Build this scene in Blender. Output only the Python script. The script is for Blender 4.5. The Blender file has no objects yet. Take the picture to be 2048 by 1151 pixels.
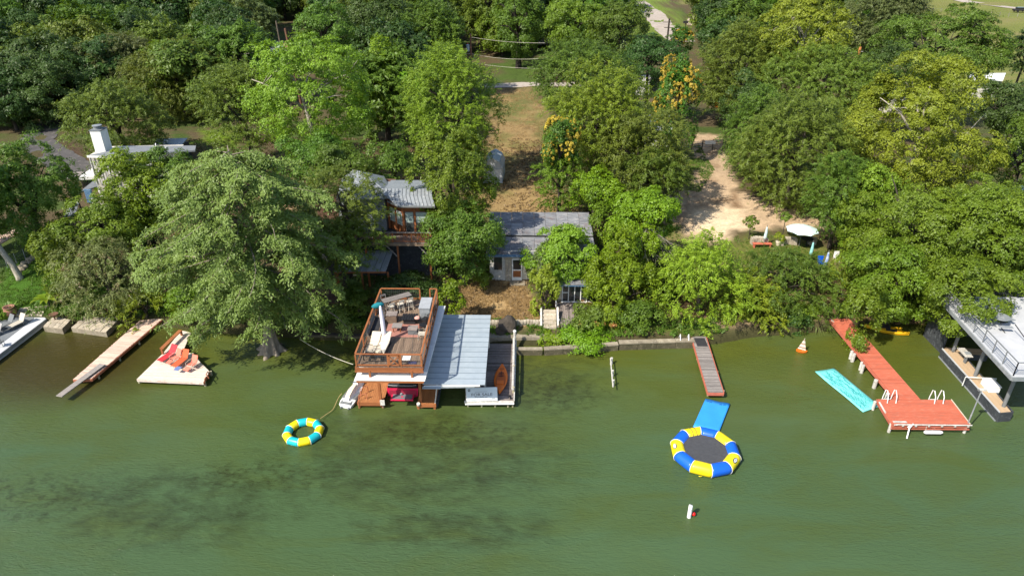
import bpy, bmesh, math, random
import numpy as np
from mathutils import Vector, Matrix

random.seed(7)
rng = np.random.default_rng(7)
scene = bpy.context.scene
C = scene.collection

# ------------------------------------------------------------------ camera
F_PX, PITCH, YAW, CAM_H = 1365.0, math.radians(28.0), math.radians(0.93), 31.5
cam_d = bpy.data.cameras.new('camera')
cam_d.sensor_width = 36.0
cam_d.lens = 36.0 * F_PX / 2048.0
cam_d.clip_start = 0.5
cam_d.clip_end = 4000.0
cam = bpy.data.objects.new('camera', cam_d)
C.objects.link(cam)
cam.location = (0, 0, CAM_H)
cam.rotation_euler = (math.radians(90) - PITCH, 0, YAW)
scene.camera = cam

# ------------------------------------------------------------------ world, sun, exposure
SUN_EL = math.radians(46.0)
SUN_AZ = (-0.743, -0.669)                      # horizontal direction towards the sun
world = bpy.data.worlds.new('World')
scene.world = world
world.use_nodes = True
wn = world.node_tree
wn.nodes.clear()
sky = wn.nodes.new('ShaderNodeTexSky')
sky.sky_type = 'NISHITA'
sky.sun_disc = False
sky.sun_elevation = SUN_EL
sky.sun_rotation = math.atan2(SUN_AZ[0], SUN_AZ[1])
sky.air_density = 1.0
sky.dust_density = 1.2
bg = wn.nodes.new('ShaderNodeBackground')
bg.inputs['Strength'].default_value = 0.14
wo = wn.nodes.new('ShaderNodeOutputWorld')
wn.links.new(sky.outputs[0], bg.inputs['Color'])
wn.links.new(bg.outputs[0], wo.inputs['Surface'])
sun_d = bpy.data.lights.new('sun', 'SUN')
sun_d.energy = 4.9
sun_d.angle = math.radians(0.5)
sun_d.color = (1.0, 0.925, 0.80)
sun = bpy.data.objects.new('sun', sun_d)
C.objects.link(sun)
sd = Vector((SUN_AZ[0] * math.cos(SUN_EL), SUN_AZ[1] * math.cos(SUN_EL), math.sin(SUN_EL)))
sun.rotation_euler = sd.to_track_quat('Z', 'Y').to_euler()
sun.location = sd * 200
vs = scene.view_settings
vs.view_transform = 'Standard'
vs.look = 'None'
vs.exposure = 0.58
vs.gamma = 1.0
vs.use_curve_mapping = False
try:
    scene.cycles.max_bounces = 6
    scene.cycles.transparent_max_bounces = 8
    scene.cycles.diffuse_bounces = 3
    scene.cycles.glossy_bounces = 3
except Exception:
    pass

# ------------------------------------------------------------------ where a picture point lies on the land
def ray(px, py):
    x = (px - 1024) / F_PX
    v = (py - 575.5) / F_PX
    dy = math.cos(PITCH) - v * math.sin(PITCH)
    dz = -math.sin(PITCH) - v * math.cos(PITCH)
    c, s = math.cos(YAW), math.sin(YAW)
    return Vector((x * c - dy * s, x * s + dy * c, dz))

def U(px, py, z=0.0):
    r = ray(px, py)
    t = (z - CAM_H) / r.z
    return Vector((r.x * t, r.y * t, z))

def atY(px, py, Y):
    r = ray(px, py)
    t = Y / r.y
    return Vector((r.x * t, Y, CAM_H + r.z * t))

def ppm(X, Y, Z):
    z = Z - CAM_H
    y = -X * math.sin(YAW) + Y * math.cos(YAW)
    return F_PX / (y * math.cos(PITCH) - z * math.sin(PITCH))

SH = [(-400, 53), (-60, 51.6), (-46, 51.5), (-41, 51.6), (-38, 51.9), (-33, 51.8), (-27, 50.5), (-18, 49.6), (-11, 49.4), (-7, 49.3), (0, 48.9), (8, 48.9), (14, 49.0), (17, 49.6), (20, 50.6), (24, 51.2), (28, 51.9), (33, 53.0), (60, 54), (400, 56)]
PR = [(-60, -6.0), (-8, -3.0), (-2, -1.4), (-0.35, -0.5), (0, 0.3), (0.4, 0.62), (4, 1.05), (8, 1.9), (14, 2.35), (30, 2.8), (60, 3.6), (120, 5.0), (400, 8.0), (1500, 12.0)]
_shx = np.array([a for a, b in SH]); _shy = np.array([b for a, b in SH])
_prx = np.array([a for a, b in PR]); _prz = np.array([b for a, b in PR])

def ground_np(X, Y):
    t = Y - np.interp(X, _shx, _shy)
    z = np.interp(t, _prx, _prz)
    w = np.clip((t - 3) / 12, 0, 1)
    return z + w * (0.16 * np.sin(X * 0.21 + 1.3) * np.cos(Y * 0.17) + 0.10 * np.sin(X * 0.47 + Y * 0.33)) + 0.02 * np.sin(X * 1.7 + Y * 0.9) * np.clip(t, 0, 1)

def gz(x, y):
    return float(ground_np(np.array([x]), np.array([y]))[0])

def G(px, py):
    p = U(px, py, 2.0)
    for _ in range(25):
        p = U(px, py, gz(p.x, p.y))
    return p

# ------------------------------------------------------------------ materials
MATS = {}
def _nt(name):
    m = bpy.data.materials.new(name)
    m.use_nodes = True
    nt = m.node_tree
    for n in list(nt.nodes):
        nt.nodes.remove(n)
    out = nt.nodes.new('ShaderNodeOutputMaterial')
    return m, nt, out

def N(nt, t, **kw):
    n = nt.nodes.new(t)
    for k, v in kw.items():
        setattr(n, k, v)
    return n

def mixc(nt, fac, a, b):
    m = nt.nodes.new('ShaderNodeMix')
    m.data_type = 'RGBA'
    for sock, val in ((0, fac), (6, a), (7, b)):
        if isinstance(val, (int, float)):
            m.inputs[sock].default_value = val
        elif isinstance(val, (tuple, list)):
            m.inputs[sock].default_value = (*val[:3], 1)
        else:
            nt.links.new(val, m.inputs[sock])
    return m.outputs[2]

def mth(nt, op, a, b=None, clamp=False):
    m = nt.nodes.new('ShaderNodeMath')
    m.operation = op
    m.use_clamp = clamp
    for i, val in enumerate((a, b)):
        if val is None:
            continue
        if isinstance(val, (int, float)):
            m.inputs[i].default_value = val
        else:
            nt.links.new(val, m.inputs[i])
    return m.outputs[0]

def noise(nt, vec, scale, detail=4, rough=0.6, dist=0.0):
    n = nt.nodes.new('ShaderNodeTexNoise')
    n.inputs['Scale'].default_value = scale
    n.inputs['Detail'].default_value = detail
    n.inputs['Roughness'].default_value = rough
    n.inputs['Distortion'].default_value = dist
    nt.links.new(vec, n.inputs['Vector'])
    return n.outputs['Fac']

def ramp(nt, fac, lo, hi):
    m = nt.nodes.new('ShaderNodeMapRange')
    m.inputs[1].default_value = lo
    m.inputs[2].default_value = hi
    m.clamp = True
    nt.links.new(fac, m.inputs[0])
    return m.outputs[0]

def coords(nt, stretch=(1, 1, 1), rand=True):
    tc = nt.nodes.new('ShaderNodeTexCoord')
    mp = nt.nodes.new('ShaderNodeMapping')
    mp.inputs['Scale'].default_value = stretch
    nt.links.new(tc.outputs['Object'], mp.inputs['Vector'])
    if rand:
        oi = nt.nodes.new('ShaderNodeObjectInfo')
        cx = nt.nodes.new('ShaderNodeCombineXYZ')
        m = mth(nt, 'MULTIPLY', oi.outputs['Random'], 57.0)
        nt.links.new(m, cx.inputs[0]); nt.links.new(m, cx.inputs[1])
        nt.links.new(cx.outputs[0], mp.inputs['Location'])
        return mp.outputs[0], oi.outputs['Random']
    return mp.outputs[0], None

def mat(name, c1, c2=None, scale=3.0, stretch=(1, 1, 1), rough=0.75, metal=0.0, bump=0.15, spec=0.35, var=0.12, dirt=None, dirt_amt=0.4, c3=None):
    """an everyday surface: two or three tones mixed by noise, each piece a little lighter or darker"""
    if name in MATS:
        return MATS[name]
    m, nt, out = _nt(name)
    v, rnd = coords(nt, stretch)
    b = N(nt, 'ShaderNodeBsdfPrincipled')
    c2 = c2 or tuple(x * 0.8 for x in c1)
    n1 = noise(nt, v, scale, 5, 0.65)
    col = mixc(nt, ramp(nt, n1, 0.36, 0.66), c1, c2)
    if c3:
        n3 = noise(nt, v, scale * 2.7, 4, 0.7)
        col = mixc(nt, ramp(nt, n3, 0.55, 0.66), col, c3)
    if dirt:
        v2, _ = coords(nt, (1, 1, 1))
        n2 = noise(nt, v2, 0.9, 5, 0.7)
        col = mixc(nt, mth(nt, 'MULTIPLY', ramp(nt, n2, 0.5, 0.7), dirt_amt), col, dirt)
    if var:
        hs = N(nt, 'ShaderNodeHueSaturation')
        nt.links.new(col, hs.inputs['Color'])
        nt.links.new(mth(nt, 'ADD', mth(nt, 'MULTIPLY', rnd, 2 * var), 1 - var), hs.inputs['Value'])
        col = hs.outputs[0]
    nt.links.new(col, b.inputs['Base Color'])
    b.inputs['Roughness'].default_value = rough
    b.inputs['Metallic'].default_value = metal
    b.inputs['Specular IOR Level'].default_value = spec
    if bump:
        bp = N(nt, 'ShaderNodeBump')
        bp.inputs['Strength'].default_value = bump
        bp.inputs['Distance'].default_value = 0.03
        nt.links.new(noise(nt, v, scale * 4, 4, 0.7), bp.inputs['Height'])
        nt.links.new(bp.outputs[0], b.inputs['Normal'])
    nt.links.new(b.outputs[0], out.inputs[0])
    MATS[name] = m
    return m

def leaf_mat(name, c1, c2, c3=None, c3_amt=0.0, trans=0.28, rough=0.5, gloss=0.35):
    """foliage: colour varies from leaf to leaf, clump to clump and tree to tree"""
    if name in MATS:
        return MATS[name]
    m, nt, out = _nt(name)
    at = N(nt, 'ShaderNodeAttribute', attribute_name='lv')
    tc = N(nt, 'ShaderNodeTexCoord')
    n1 = noise(nt, tc.outputs['Object'], 0.45, 3, 0.6)
    f = mth(nt, 'ADD', mth(nt, 'MULTIPLY', at.outputs['Fac'], 0.55), mth(nt, 'MULTIPLY', ramp(nt, n1, 0.35, 0.65), 0.45), True)
    col = mixc(nt, f, c1, c2)
    if c3:
        n2 = noise(nt, tc.outputs['Object'], 0.8, 3, 0.6)
        f3 = ramp(nt, mth(nt, 'ADD', n2, mth(nt, 'MULTIPLY', at.outputs['Fac'], 0.12)), 0.70 - c3_amt * 0.35, 0.76 - c3_amt * 0.35)
        col = mixc(nt, f3, col, c3)
    oi = N(nt, 'ShaderNodeObjectInfo')
    hs = N(nt, 'ShaderNodeHueSaturation')
    nt.links.new(col, hs.inputs['Color'])
    nt.links.new(mth(nt, 'ADD', mth(nt, 'MULTIPLY', oi.outputs['Random'], 0.3), 0.85), hs.inputs['Value'])
    nt.links.new(mth(nt, 'ADD', mth(nt, 'MULTIPLY', oi.outputs['Random'], 0.03), 0.485), hs.inputs['Hue'])
    b = N(nt, 'ShaderNodeBsdfPrincipled')
    b.inputs['Roughness'].default_value = rough
    b.inputs['Specular IOR Level'].default_value = gloss
    nt.links.new(hs.outputs[0], b.inputs['Base Color'])
    t = N(nt, 'ShaderNodeBsdfTranslucent')
    tcmix = N(nt, 'ShaderNodeMix', data_type='RGBA', blend_type='MULTIPLY')
    tcmix.inputs[0].default_value = 1.0
    nt.links.new(hs.outputs[0], tcmix.inputs[6])
    tcmix.inputs[7].default_value = (1.5, 1.35, 0.5, 1)
    nt.links.new(tcmix.outputs[2], t.inputs[0])
    mx = N(nt, 'ShaderNodeMixShader')
    mx.inputs[0].default_value = trans
    nt.links.new(b.outputs[0], mx.inputs[1])
    nt.links.new(t.outputs[0], mx.inputs[2])
    nt.links.new(mx.outputs[0], out.inputs[0])
    MATS[name] = m
    return m

# ------------------------------------------------------------------ objects
ORG = {}
def tag(o, label=None, cat=None, group=None, kind=None):
    if label: o['label'] = label
    if cat: o['category'] = cat
    if group: o['group'] = group
    if kind: o['kind'] = kind
    return o

def thing(name, label, cat, loc=(0, 0, 0), group=None, rz=0.0):
    o = bpy.data.objects.new(name, None)
    o.empty_display_size = 0.3
    C.objects.link(o)
    o.location = loc
    o.rotation_euler = (0, 0, rz)
    ORG[o.name] = Vector(loc)
    return tag(o, label, cat, group)

class MB:
    """gathers shapes in world coordinates (or in the thing's own, local=True) into ONE mesh object"""
    def __init__(s):
        s.v = []; s.f = []
    def add(s, vs_, fs_):
        o = len(s.v)
        s.v += [tuple(v) for v in vs_]
        s.f += [tuple(i + o for i in f) for f in fs_]
        return s
    def box(s, c, size, rz=0.0):
        hx, hy, hz = size[0] / 2, size[1] / 2, size[2] / 2
        cs, sn = math.cos(rz), math.sin(rz)
        vs_ = []
        for z in (-hz, hz):
            for x, y in ((-hx, -hy), (hx, -hy), (hx, hy), (-hx, hy)):
                vs_.append((c[0] + x * cs - y * sn, c[1] + x * sn + y * cs, c[2] + z))
        return s.add(vs_, [(3, 2, 1, 0), (4, 5, 6, 7), (0, 1, 5, 4), (1, 2, 6, 5), (2, 3, 7, 6), (3, 0, 4, 7)])
    def b3(s, x0, x1, y0, y1, z0, z1):
        return s.box(((x0 + x1) / 2, (y0 + y1) / 2, (z0 + z1) / 2), (x1 - x0, y1 - y0, z1 - z0))
    def beam(s, a, b, w, h):
        a, b = Vector(a), Vector(b)
        d = (b - a)
        if d.length < 1e-6: return s
        d.normalize()
        side = d.cross(Vector((0, 0, 1)))
        if side.length < 1e-3: side = Vector((1, 0, 0))
        side.normalize()
        up = side.cross(d)
        vs_ = []
        for p in (a, b):
            for i, j in ((-1, -1), (1, -1), (1, 1), (-1, 1)):
                vs_.append(p + side * (i * w / 2) + up * (j * h / 2))
        return s.add(vs_, [(3, 2, 1, 0), (4, 5, 6, 7), (0, 1, 5, 4), (1, 2, 6, 5), (2, 3, 7, 6), (3, 0, 4, 7)])
    def path(s, pts, rad, n=8, cap=True, closed=False):
        pts = [Vector(p) for p in pts]
        if not hasattr(rad, '__len__'): rad = [rad] * len(pts)
        vs_, fs_ = [], []
        m = len(pts)
        prev = None
        for i, p in enumerate(pts):
            if closed:
                d = pts[(i + 1) % m] - pts[i - 1]
            else:
                d = pts[min(i + 1, m - 1)] - pts[max(i - 1, 0)]
            d = d.normalized() if d.length > 1e-9 else Vector((0, 0, 1))
            if prev is None:
                a = Vector((0, 0, 1)) if abs(d.z) < 0.9 else Vector((1, 0, 0))
                u = d.cross(a).normalized()
            else:
                u = (prev - d * prev.dot(d))
                u = u.normalized() if u.length > 1e-6 else d.orthogonal().normalized()
            prev = u
            w = d.cross(u)
            for k in range(n):
                t = 2 * math.pi * k / n
                vs_.append(p + (u * math.cos(t) + w * math.sin(t)) * rad[i])
        rng_ = range(m if closed else m - 1)
        for i in rng_:
            j = (i + 1) % m
            for k in range(n):
                k2 = (k + 1) % n
                fs_.append((i * n + k, i * n + k2, j * n + k2, j * n + k))
        if cap and not closed:
            fs_.append(tuple(range(n - 1, -1, -1)))
            fs_.append(tuple((m - 1) * n + k for k in range(n)))
        return s.add(vs_, fs_)
    def lathe(s, c, prof, n=16):
        vs_, fs_ = [], []
        for r, z in prof:
            for k in range(n):
                t = 2 * math.pi * k / n
                vs_.append((c[0] + r * math.cos(t), c[1] + r * math.sin(t), c[2] + z))
        for i in range(len(prof) - 1):
            for k in range(n):
                k2 = (k + 1) % n
                fs_.append((i * n + k, i * n + k2, (i + 1) * n + k2, (i + 1) * n + k))
        fs_.append(tuple(range(n - 1, -1, -1)))
        fs_.append(tuple((len(prof) - 1) * n + k for k in range(n)))
        return s.add(vs_, fs_)
    def prism(s, poly, z0, z1):
        n = len(poly)
        a = sum(poly[i][0] * poly[(i + 1) % n][1] - poly[(i + 1) % n][0] * poly[i][1] for i in range(n))
        if a < 0: poly = poly[::-1]
        f0 = z0 if callable(z0) else (lambda x, y: z0)
        f1 = z1 if callable(z1) else (lambda x, y: z1)
        vs_ = [(p[0], p[1], f0(p[0], p[1])) for p in poly] + [(p[0], p[1], f1(p[0], p[1])) for p in poly]
        fs_ = [tuple(range(n - 1, -1, -1)), tuple(range(n, 2 * n))]
        for i in range(n):
            j = (i + 1) % n
            fs_.append((i, j, n + j, n + i))
        return s.add(vs_, fs_)
    def slab(s, corners, th):
        """a sheet through any 3D corners with thickness downwards"""
        n = len(corners)
        cs_ = [Vector(c) for c in corners]
        nrm = Vector((0, 0, 0))
        for i in range(n):
            nrm += cs_[i].cross(cs_[(i + 1) % n])
        if nrm.z < 0: cs_ = cs_[::-1]
        vs_ = [c for c in cs_] + [c - Vector((0, 0, th)) for c in cs_]
        fs_ = [tuple(range(n)), tuple(range(2 * n - 1, n - 1, -1))]
        for i in range(n):
            j = (i + 1) % n
            fs_.append((j, i, n + i, n + j))
        return s.add(vs_, fs_)
    def loft(s, secs, closed=True, cap=True):
        n = len(secs[0]); vs_ = [p for sc in secs for p in sc]; fs_ = []
        for i in range(len(secs) - 1):
            for k in range(n if closed else n - 1):
                k2 = (k + 1) % n
                fs_.append((i * n + k, i * n + k2, (i + 1) * n + k2, (i + 1) * n + k))
        if cap:
            fs_.append(tuple(range(n - 1, -1, -1)))
            fs_.append(tuple((len(secs) - 1) * n + k for k in range(n)))
        return s.add(vs_, fs_)
    def mesh(s, name, m, org=(0, 0, 0), smooth=False):
        me = bpy.data.meshes.new(name)
        ox, oy, oz = org
        me.from_pydata([(v[0] - ox, v[1] - oy, v[2] - oz) for v in s.v], [], s.f)
        if m: me.materials.append(m)
        if smooth:
            me.polygons.foreach_set('use_smooth', [True] * len(me.polygons))
        me.update()
        return me
    def build(s, name, m, parent=None, loc=None, local=False, smooth=False, label=None, cat=None, group=None, kind=None, bevel=0.0):
        """world coordinates: the parent's place is taken off; local=True: as they are"""
        if parent is not None:
            org = Vector((0, 0, 0)) if local else ORG[parent.name]
        else:
            org = Vector(loc) if loc is not None else Vector((0, 0, 0))
            if local: org = Vector((0, 0, 0))
        me = s.mesh(name, m, org, smooth)
        o = bpy.data.objects.new(name, me)
        C.objects.link(o)
        if parent is not None:
            o.parent = parent
            ORG[o.name] = ORG[parent.name]
        else:
            o.location = Vector(loc) if loc is not None else (0, 0, 0)
            ORG[o.name] = Vector(o.location)
        if bevel:
            b = o.modifiers.new('bevel', 'BEVEL'); b.width = bevel; b.segments = 2; b.limit_method = 'ANGLE'
        return tag(o, label, cat, group, kind)

def kids(o):
    return [c for c in bpy.data.objects if c.parent == o]

def copy_tree(o, loc, rz=None, label=None, parent=None):
    def cp(src, par):
        c = src.copy(); C.objects.link(c)
        if par is not None: c.parent = par
        for k in src.children: cp(k, c)
        return c
    r = cp(o, None)
    r.location = loc
    ORG[r.name] = Vector(loc)
    if rz is not None: r.rotation_euler = (0, 0, rz)
    if label: r['label'] = label
    return r

_BC = {}
def boards(parent, poly, ang, pitch, th, ztop, m, name='plank', gap=0.012, jz=0.004, ends=0.0, zf=None):
    """planks laid side by side to fill a convex outline; each one an object of its own"""
    org = ORG[parent.name]
    ca, sa = math.cos(ang), math.sin(ang)
    loc = [(p[0] * ca + p[1] * sa, -p[0] * sa + p[1] * ca) for p in poly]    # u along the plank, v across
    v0, v1 = min(p[1] for p in loc), max(p[1] for p in loc)
    n = max(1, round((v1 - v0) / pitch)); pt = (v1 - v0) / n
    out = []
    for i in range(n):
        spans = []
        for vv in (v0 + pt * (i + 0.06), v0 + pt * (i + 0.5), v0 + pt * (i + 0.94)):
            xs = []
            for k in range(len(loc)):
                a, b = loc[k], loc[(k + 1) % len(loc)]
                if (a[1] - vv) * (b[1] - vv) < 0:
                    xs.append(a[0] + (b[0] - a[0]) * (vv - a[1]) / (b[1] - a[1]))
            if len(xs) >= 2: spans.append((min(xs), max(xs)))
        if not spans: continue
        va, vb = v0 + pt * i + gap / 2, v0 + pt * (i + 1) - gap / 2
        a0, a1 = (spans[0][0], spans[0][1]); b0, b1 = spans[-1]
        e0, e1 = random.uniform(-ends, ends), random.uniform(-ends, ends)
        cu, cv = (a0 + a1 + b0 + b1) / 4, (va + vb) / 2
        key = (name, round(a0 - cu, 2), round(a1 - cu, 2), round(b0 - cu, 2), round(b1 - cu, 2), round(vb - va, 3), th, m.name)
        if key not in _BC:
            q = MB()
            q.add([(a0 - cu, va - cv, -th), (a1 - cu, va - cv, -th), (b1 - cu, vb - cv, -th), (b0 - cu, vb - cv, -th),
                   (a0 - cu, va - cv, 0), (a1 - cu, va - cv, 0), (b1 - cu, vb - cv, 0), (b0 - cu, vb - cv, 0)],
                  [(3, 2, 1, 0), (4, 5, 6, 7), (0, 1, 5, 4), (1, 2, 6, 5), (2, 3, 7, 6), (3, 0, 4, 7)])
            _BC[key] = q.mesh(name, m)
        o = bpy.data.objects.new(name, _BC[key]); C.objects.link(o)
        o.parent = parent
        cu += e0
        wx, wy = cu * ca - cv * sa, cu * sa + cv * ca
        zt = ztop if zf is None else zf(wx, wy)
        o.location = (wx - org.x, wy - org.y, zt - org.z + random.uniform(-jz, jz))
        o.rotation_euler = (0, 0, ang)
        out.append(o)
    return out

def copies(parent, name, me, places):
    """alike pieces of one thing that share a mesh; places are world (x, y, z) or (x, y, z, rz)"""
    org = ORG[parent.name]
    for p in places:
        o = bpy.data.objects.new(name, me); C.objects.link(o); o.parent = parent
        o.location = (p[0] - org.x, p[1] - org.y, p[2] - org.z)
        if len(p) > 3: o.rotation_euler = (0, 0, p[3])

def text_obj(parent, name, body, size, m, loc, rot, ext=0.003):
    """flat lettering turned into a mesh"""
    cu = bpy.data.curves.new(name, 'FONT')
    cu.body = body; cu.size = size; cu.extrude = ext; cu.align_x = 'CENTER'; cu.align_y = 'CENTER'
    t = bpy.data.objects.new(name + '_tmp', cu); C.objects.link(t)
    dg = bpy.context.evaluated_depsgraph_get(); dg.update()
    me = bpy.data.meshes.new_from_object(t.evaluated_get(dg))
    bpy.data.objects.remove(t)
    me.materials.clear(); me.materials.append(m)
    o = bpy.data.objects.new(name, me); C.objects.link(o)
    o.parent = parent
    o.location = Vector(loc) - ORG[parent.name]
    o.rotation_euler = rot
    return o

# ------------------------------------------------------------------ numpy noise and outlines on the land
_perm = rng.random((257, 257))
def vnoise(x, y):
    xi = np.floor(x).astype(int); yi = np.floor(y).astype(int)
    fx = x - xi; fy = y - yi
    fx = fx * fx * (3 - 2 * fx); fy = fy * fy * (3 - 2 * fy)
    a = _perm[xi % 256, yi % 256]; b = _perm[(xi + 1) % 256, yi % 256]
    c = _perm[xi % 256, (yi + 1) % 256]; d = _perm[(xi + 1) % 256, (yi + 1) % 256]
    return (a * (1 - fx) + b * fx) * (1 - fy) + (c * (1 - fx) + d * fx) * fy
def fbm(x, y, o=4):
    s = 0; a = 0.5
    for i in range(o):
        s = s + a * vnoise(x * 2 ** i + 17 * i, y * 2 ** i + 31 * i); a *= 0.5
    return s / (1 - 0.5 ** o)

def sdist(X, Y, poly):
    """signed distance, inside positive"""
    ins = np.zeros(X.shape, bool); dmin = np.full(X.shape, 1e9)
    n = len(poly)
    for i in range(n):
        x0, y0 = poly[i][0], poly[i][1]; x1, y1 = poly[(i + 1) % n][0], poly[(i + 1) % n][1]
        if y0 != y1:
            cr = ((y0 > Y) != (y1 > Y)) & (X < (x1 - x0) * (Y - y0) / (y1 - y0) + x0)
            ins ^= cr
        ex, ey = x1 - x0, y1 - y0
        t = np.clip(((X - x0) * ex + (Y - y0) * ey) / (ex * ex + ey * ey + 1e-9), 0, 1)
        dmin = np.minimum(dmin, np.hypot(X - x0 - t * ex, Y - y0 - t * ey))
    return np.where(ins, dmin, -dmin)

def gp(*pts):
    return [tuple(G(x, y)[:2]) for x, y in pts]

# name, outline, colour, softness, ragged
LAND = [
    ('lawn_left', gp((0, 525), (60, 500), (150, 520), (260, 560), (310, 590), (300, 625), (150, 632), (0, 632)), (0.050, 0.115, 0.012), 0.5, 0.5),
    ('lawn_under_cypress', gp((330, 560), (480, 600), (610, 625), (700, 600), (740, 640), (720, 668), (560, 676), (440, 655)), (0.070, 0.120, 0.014), 0.6, 1.0),
    ('dry_lawn', gp((905, 570), (950, 552), (1035, 556), (1062, 590), (1090, 640), (1078, 652), (990, 656), (975, 640), (925, 640)), (0.345, 0.235, 0.110), 0.4, 0.7),
    ('dry_yard', gp((985, 176), (1070, 172), (1096, 225), (1090, 290), (1062, 330), (1090, 375), (1150, 420), (1150, 445), (960, 430), (930, 380), (960, 300), (975, 250)), (0.275, 0.190, 0.085), 1.5, 2.2),
    ('yard_grass', gp((1000, 205), (1050, 205), (1060, 235), (1010, 240)), (0.110, 0.125, 0.035), 2.0, 2.0),
    ('lawn_right', gp((1300, 455), (1385, 470), (1420, 495), (1480, 470), (1610, 466), (1690, 500), (1720, 560), (1700, 625), (1640, 640), (1560, 640), (1480, 610), (1300, 640), (1230, 670), (1230, 600), (1300, 560)), (0.120, 0.130, 0.030), 0.9, 1.4),
    ('driveway_verge', gp((1310, 300), (1400, 290), (1430, 340), (1400, 385), (1330, 370)), (0.115, 0.120, 0.035), 1.2, 2.0),
    ('dirt_driveway', gp((1392, 268), (1442, 272), (1450, 320), (1490, 380), (1560, 410), (1660, 440), (1655, 462), (1560, 456), (1490, 458), (1450, 478), (1395, 490), (1372, 450), (1300, 440), (1330, 395), (1385, 375), (1410, 330), (1388, 300)), (0.480, 0.350, 0.225), 0.6, 1.5),
    ('pale_sand', gp((1400, 425), (1480, 410), (1500, 450), (1440, 475), (1385, 462)), (0.680, 0.530, 0.350), 0.9, 1.0),
    ('mud_patch', gp((1455, 375), (1480, 378), (1486, 415), (1462, 415)), (0.200, 0.125, 0.070), 0.4, 0.6),
    ('boat_ramp', gp((1425, 635), (1490, 632), (1520, 650), (1500, 662), (1425, 660)), (0.260, 0.190, 0.115), 0.4, 0.5),
    ('bare_earth_right', gp((1650, 600), (1700, 590), (1710, 640), (1670, 655), (1640, 640)), (0.240, 0.170, 0.100), 0.5, 0.9),
    ('shore_grass', gp((1232, 645), (1392, 650), (1392, 676), (1232, 680)), (0.095, 0.135, 0.020), 0.3, 0.4),
    ('meadow', [(70, 118), (66, 140), (74, 165), (80, 200), (60, 260), (50, 420), (600, 420), (600, 118)], (0.150, 0.170, 0.038), 3.0, 6.0),
    ('roadside_grass', [(22, 190), (26, 210), (34, 240), (42, 320), (70, 420), (48, 230), (46, 190)], (0.130, 0.180, 0.030), 3.0, 4.0),
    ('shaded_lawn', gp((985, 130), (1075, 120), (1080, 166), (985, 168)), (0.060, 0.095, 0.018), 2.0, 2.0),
    ('sand_patio', gp((515, 378), (575, 372), (580, 462), (520, 470)), (0.520, 0.330, 0.200), 0.8, 1.0),
    ('garden_left', gp((400, 262), (470, 255), (470, 290), (400, 285)), (0.110, 0.170, 0.012), 1.0, 1.5),
    ('terrace_left', gp((60, 275), (165, 285), (175, 320), (95, 330)), (0.075, 0.048, 0.030), 1.0, 1.0),
]
gx = np.concatenate([-np.geomspace(900, 66, 42), np.arange(-64, 64.01, 0.5), np.geomspace(66, 900, 42)])
gy = np.concatenate([np.arange(46, 112, 0.5), np.arange(112, 170, 1.2), np.geomspace(171, 1400, 60)])
GX, GY = np.meshgrid(gx, gy)
GZ = ground_np(GX, GY) + (fbm(GX * 1.3, GY * 1.3) - 0.5) * 0.10 * np.clip((GY - np.interp(GX, _shx, _shy)) / 2, 0, 1)
T_ = GY - np.interp(GX, _shx, _shy)
nz = fbm(GX * 0.35, GY * 0.35); nz2 = fbm(GX * 1.9 + 40, GY * 1.9); nz3 = fbm(GX * 0.12 + 9, GY * 0.12)
base = np.array([0.095, 0.072, 0.038])[None, None, :] * np.ones(GX.shape + (1,))
gcol = np.array([0.055, 0.085, 0.018])
w = np.clip((nz - 0.42) * 5, 0, 1)[..., None]
base = base * (1 - w) + gcol * w
owner = np.full(GX.shape, -1)
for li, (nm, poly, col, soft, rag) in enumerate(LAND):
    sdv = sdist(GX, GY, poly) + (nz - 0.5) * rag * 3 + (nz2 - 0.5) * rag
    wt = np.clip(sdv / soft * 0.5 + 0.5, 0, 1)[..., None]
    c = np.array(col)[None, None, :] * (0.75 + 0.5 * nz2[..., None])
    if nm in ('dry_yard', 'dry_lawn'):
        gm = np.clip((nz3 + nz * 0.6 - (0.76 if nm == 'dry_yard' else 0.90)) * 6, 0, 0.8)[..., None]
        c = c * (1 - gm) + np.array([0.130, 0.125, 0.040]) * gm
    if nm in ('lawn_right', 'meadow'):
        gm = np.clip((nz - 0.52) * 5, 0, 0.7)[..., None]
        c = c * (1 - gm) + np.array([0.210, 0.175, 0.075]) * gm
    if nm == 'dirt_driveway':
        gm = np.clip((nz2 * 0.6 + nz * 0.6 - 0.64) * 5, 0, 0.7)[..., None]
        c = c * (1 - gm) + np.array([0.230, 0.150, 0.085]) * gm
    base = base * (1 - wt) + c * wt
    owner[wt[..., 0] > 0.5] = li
mud = np.clip(1 - (T_ - 0.2) / 0.9, 0, 1)[..., None]
base = base * (1 - mud) + np.array([0.048, 0.046, 0.018]) * mud

mg, nt, out = _nt('ground')
at = N(nt, 'ShaderNodeAttribute', attribute_name='gcol')
tc = N(nt, 'ShaderNodeTexCoord')
n1 = noise(nt, tc.outputs['Object'], 2.6, 6, 0.75)
n2 = noise(nt, tc.outputs['Object'], 9.0, 4, 0.7)
hs = N(nt, 'ShaderNodeHueSaturation')
nt.links.new(at.outputs['Color'], hs.inputs['Color'])
nt.links.new(mth(nt, 'ADD', mth(nt, 'MULTIPLY', n1, 1.1), mth(nt, 'MULTIPLY', n2, 0.9)), hs.inputs['Value'])
b = N(nt, 'ShaderNodeBsdfPrincipled')
nt.links.new(hs.outputs[0], b.inputs['Base Color'])
b.inputs['Roughness'].default_value = 0.95
b.inputs['Specular IOR Level'].default_value = 0.15
bp = N(nt, 'ShaderNodeBump'); bp.inputs['Strength'].default_value = 0.7; bp.inputs['Distance'].default_value = 0.12
nt.links.new(mth(nt, 'ADD', n1, n2), bp.inputs['Height'])
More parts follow.
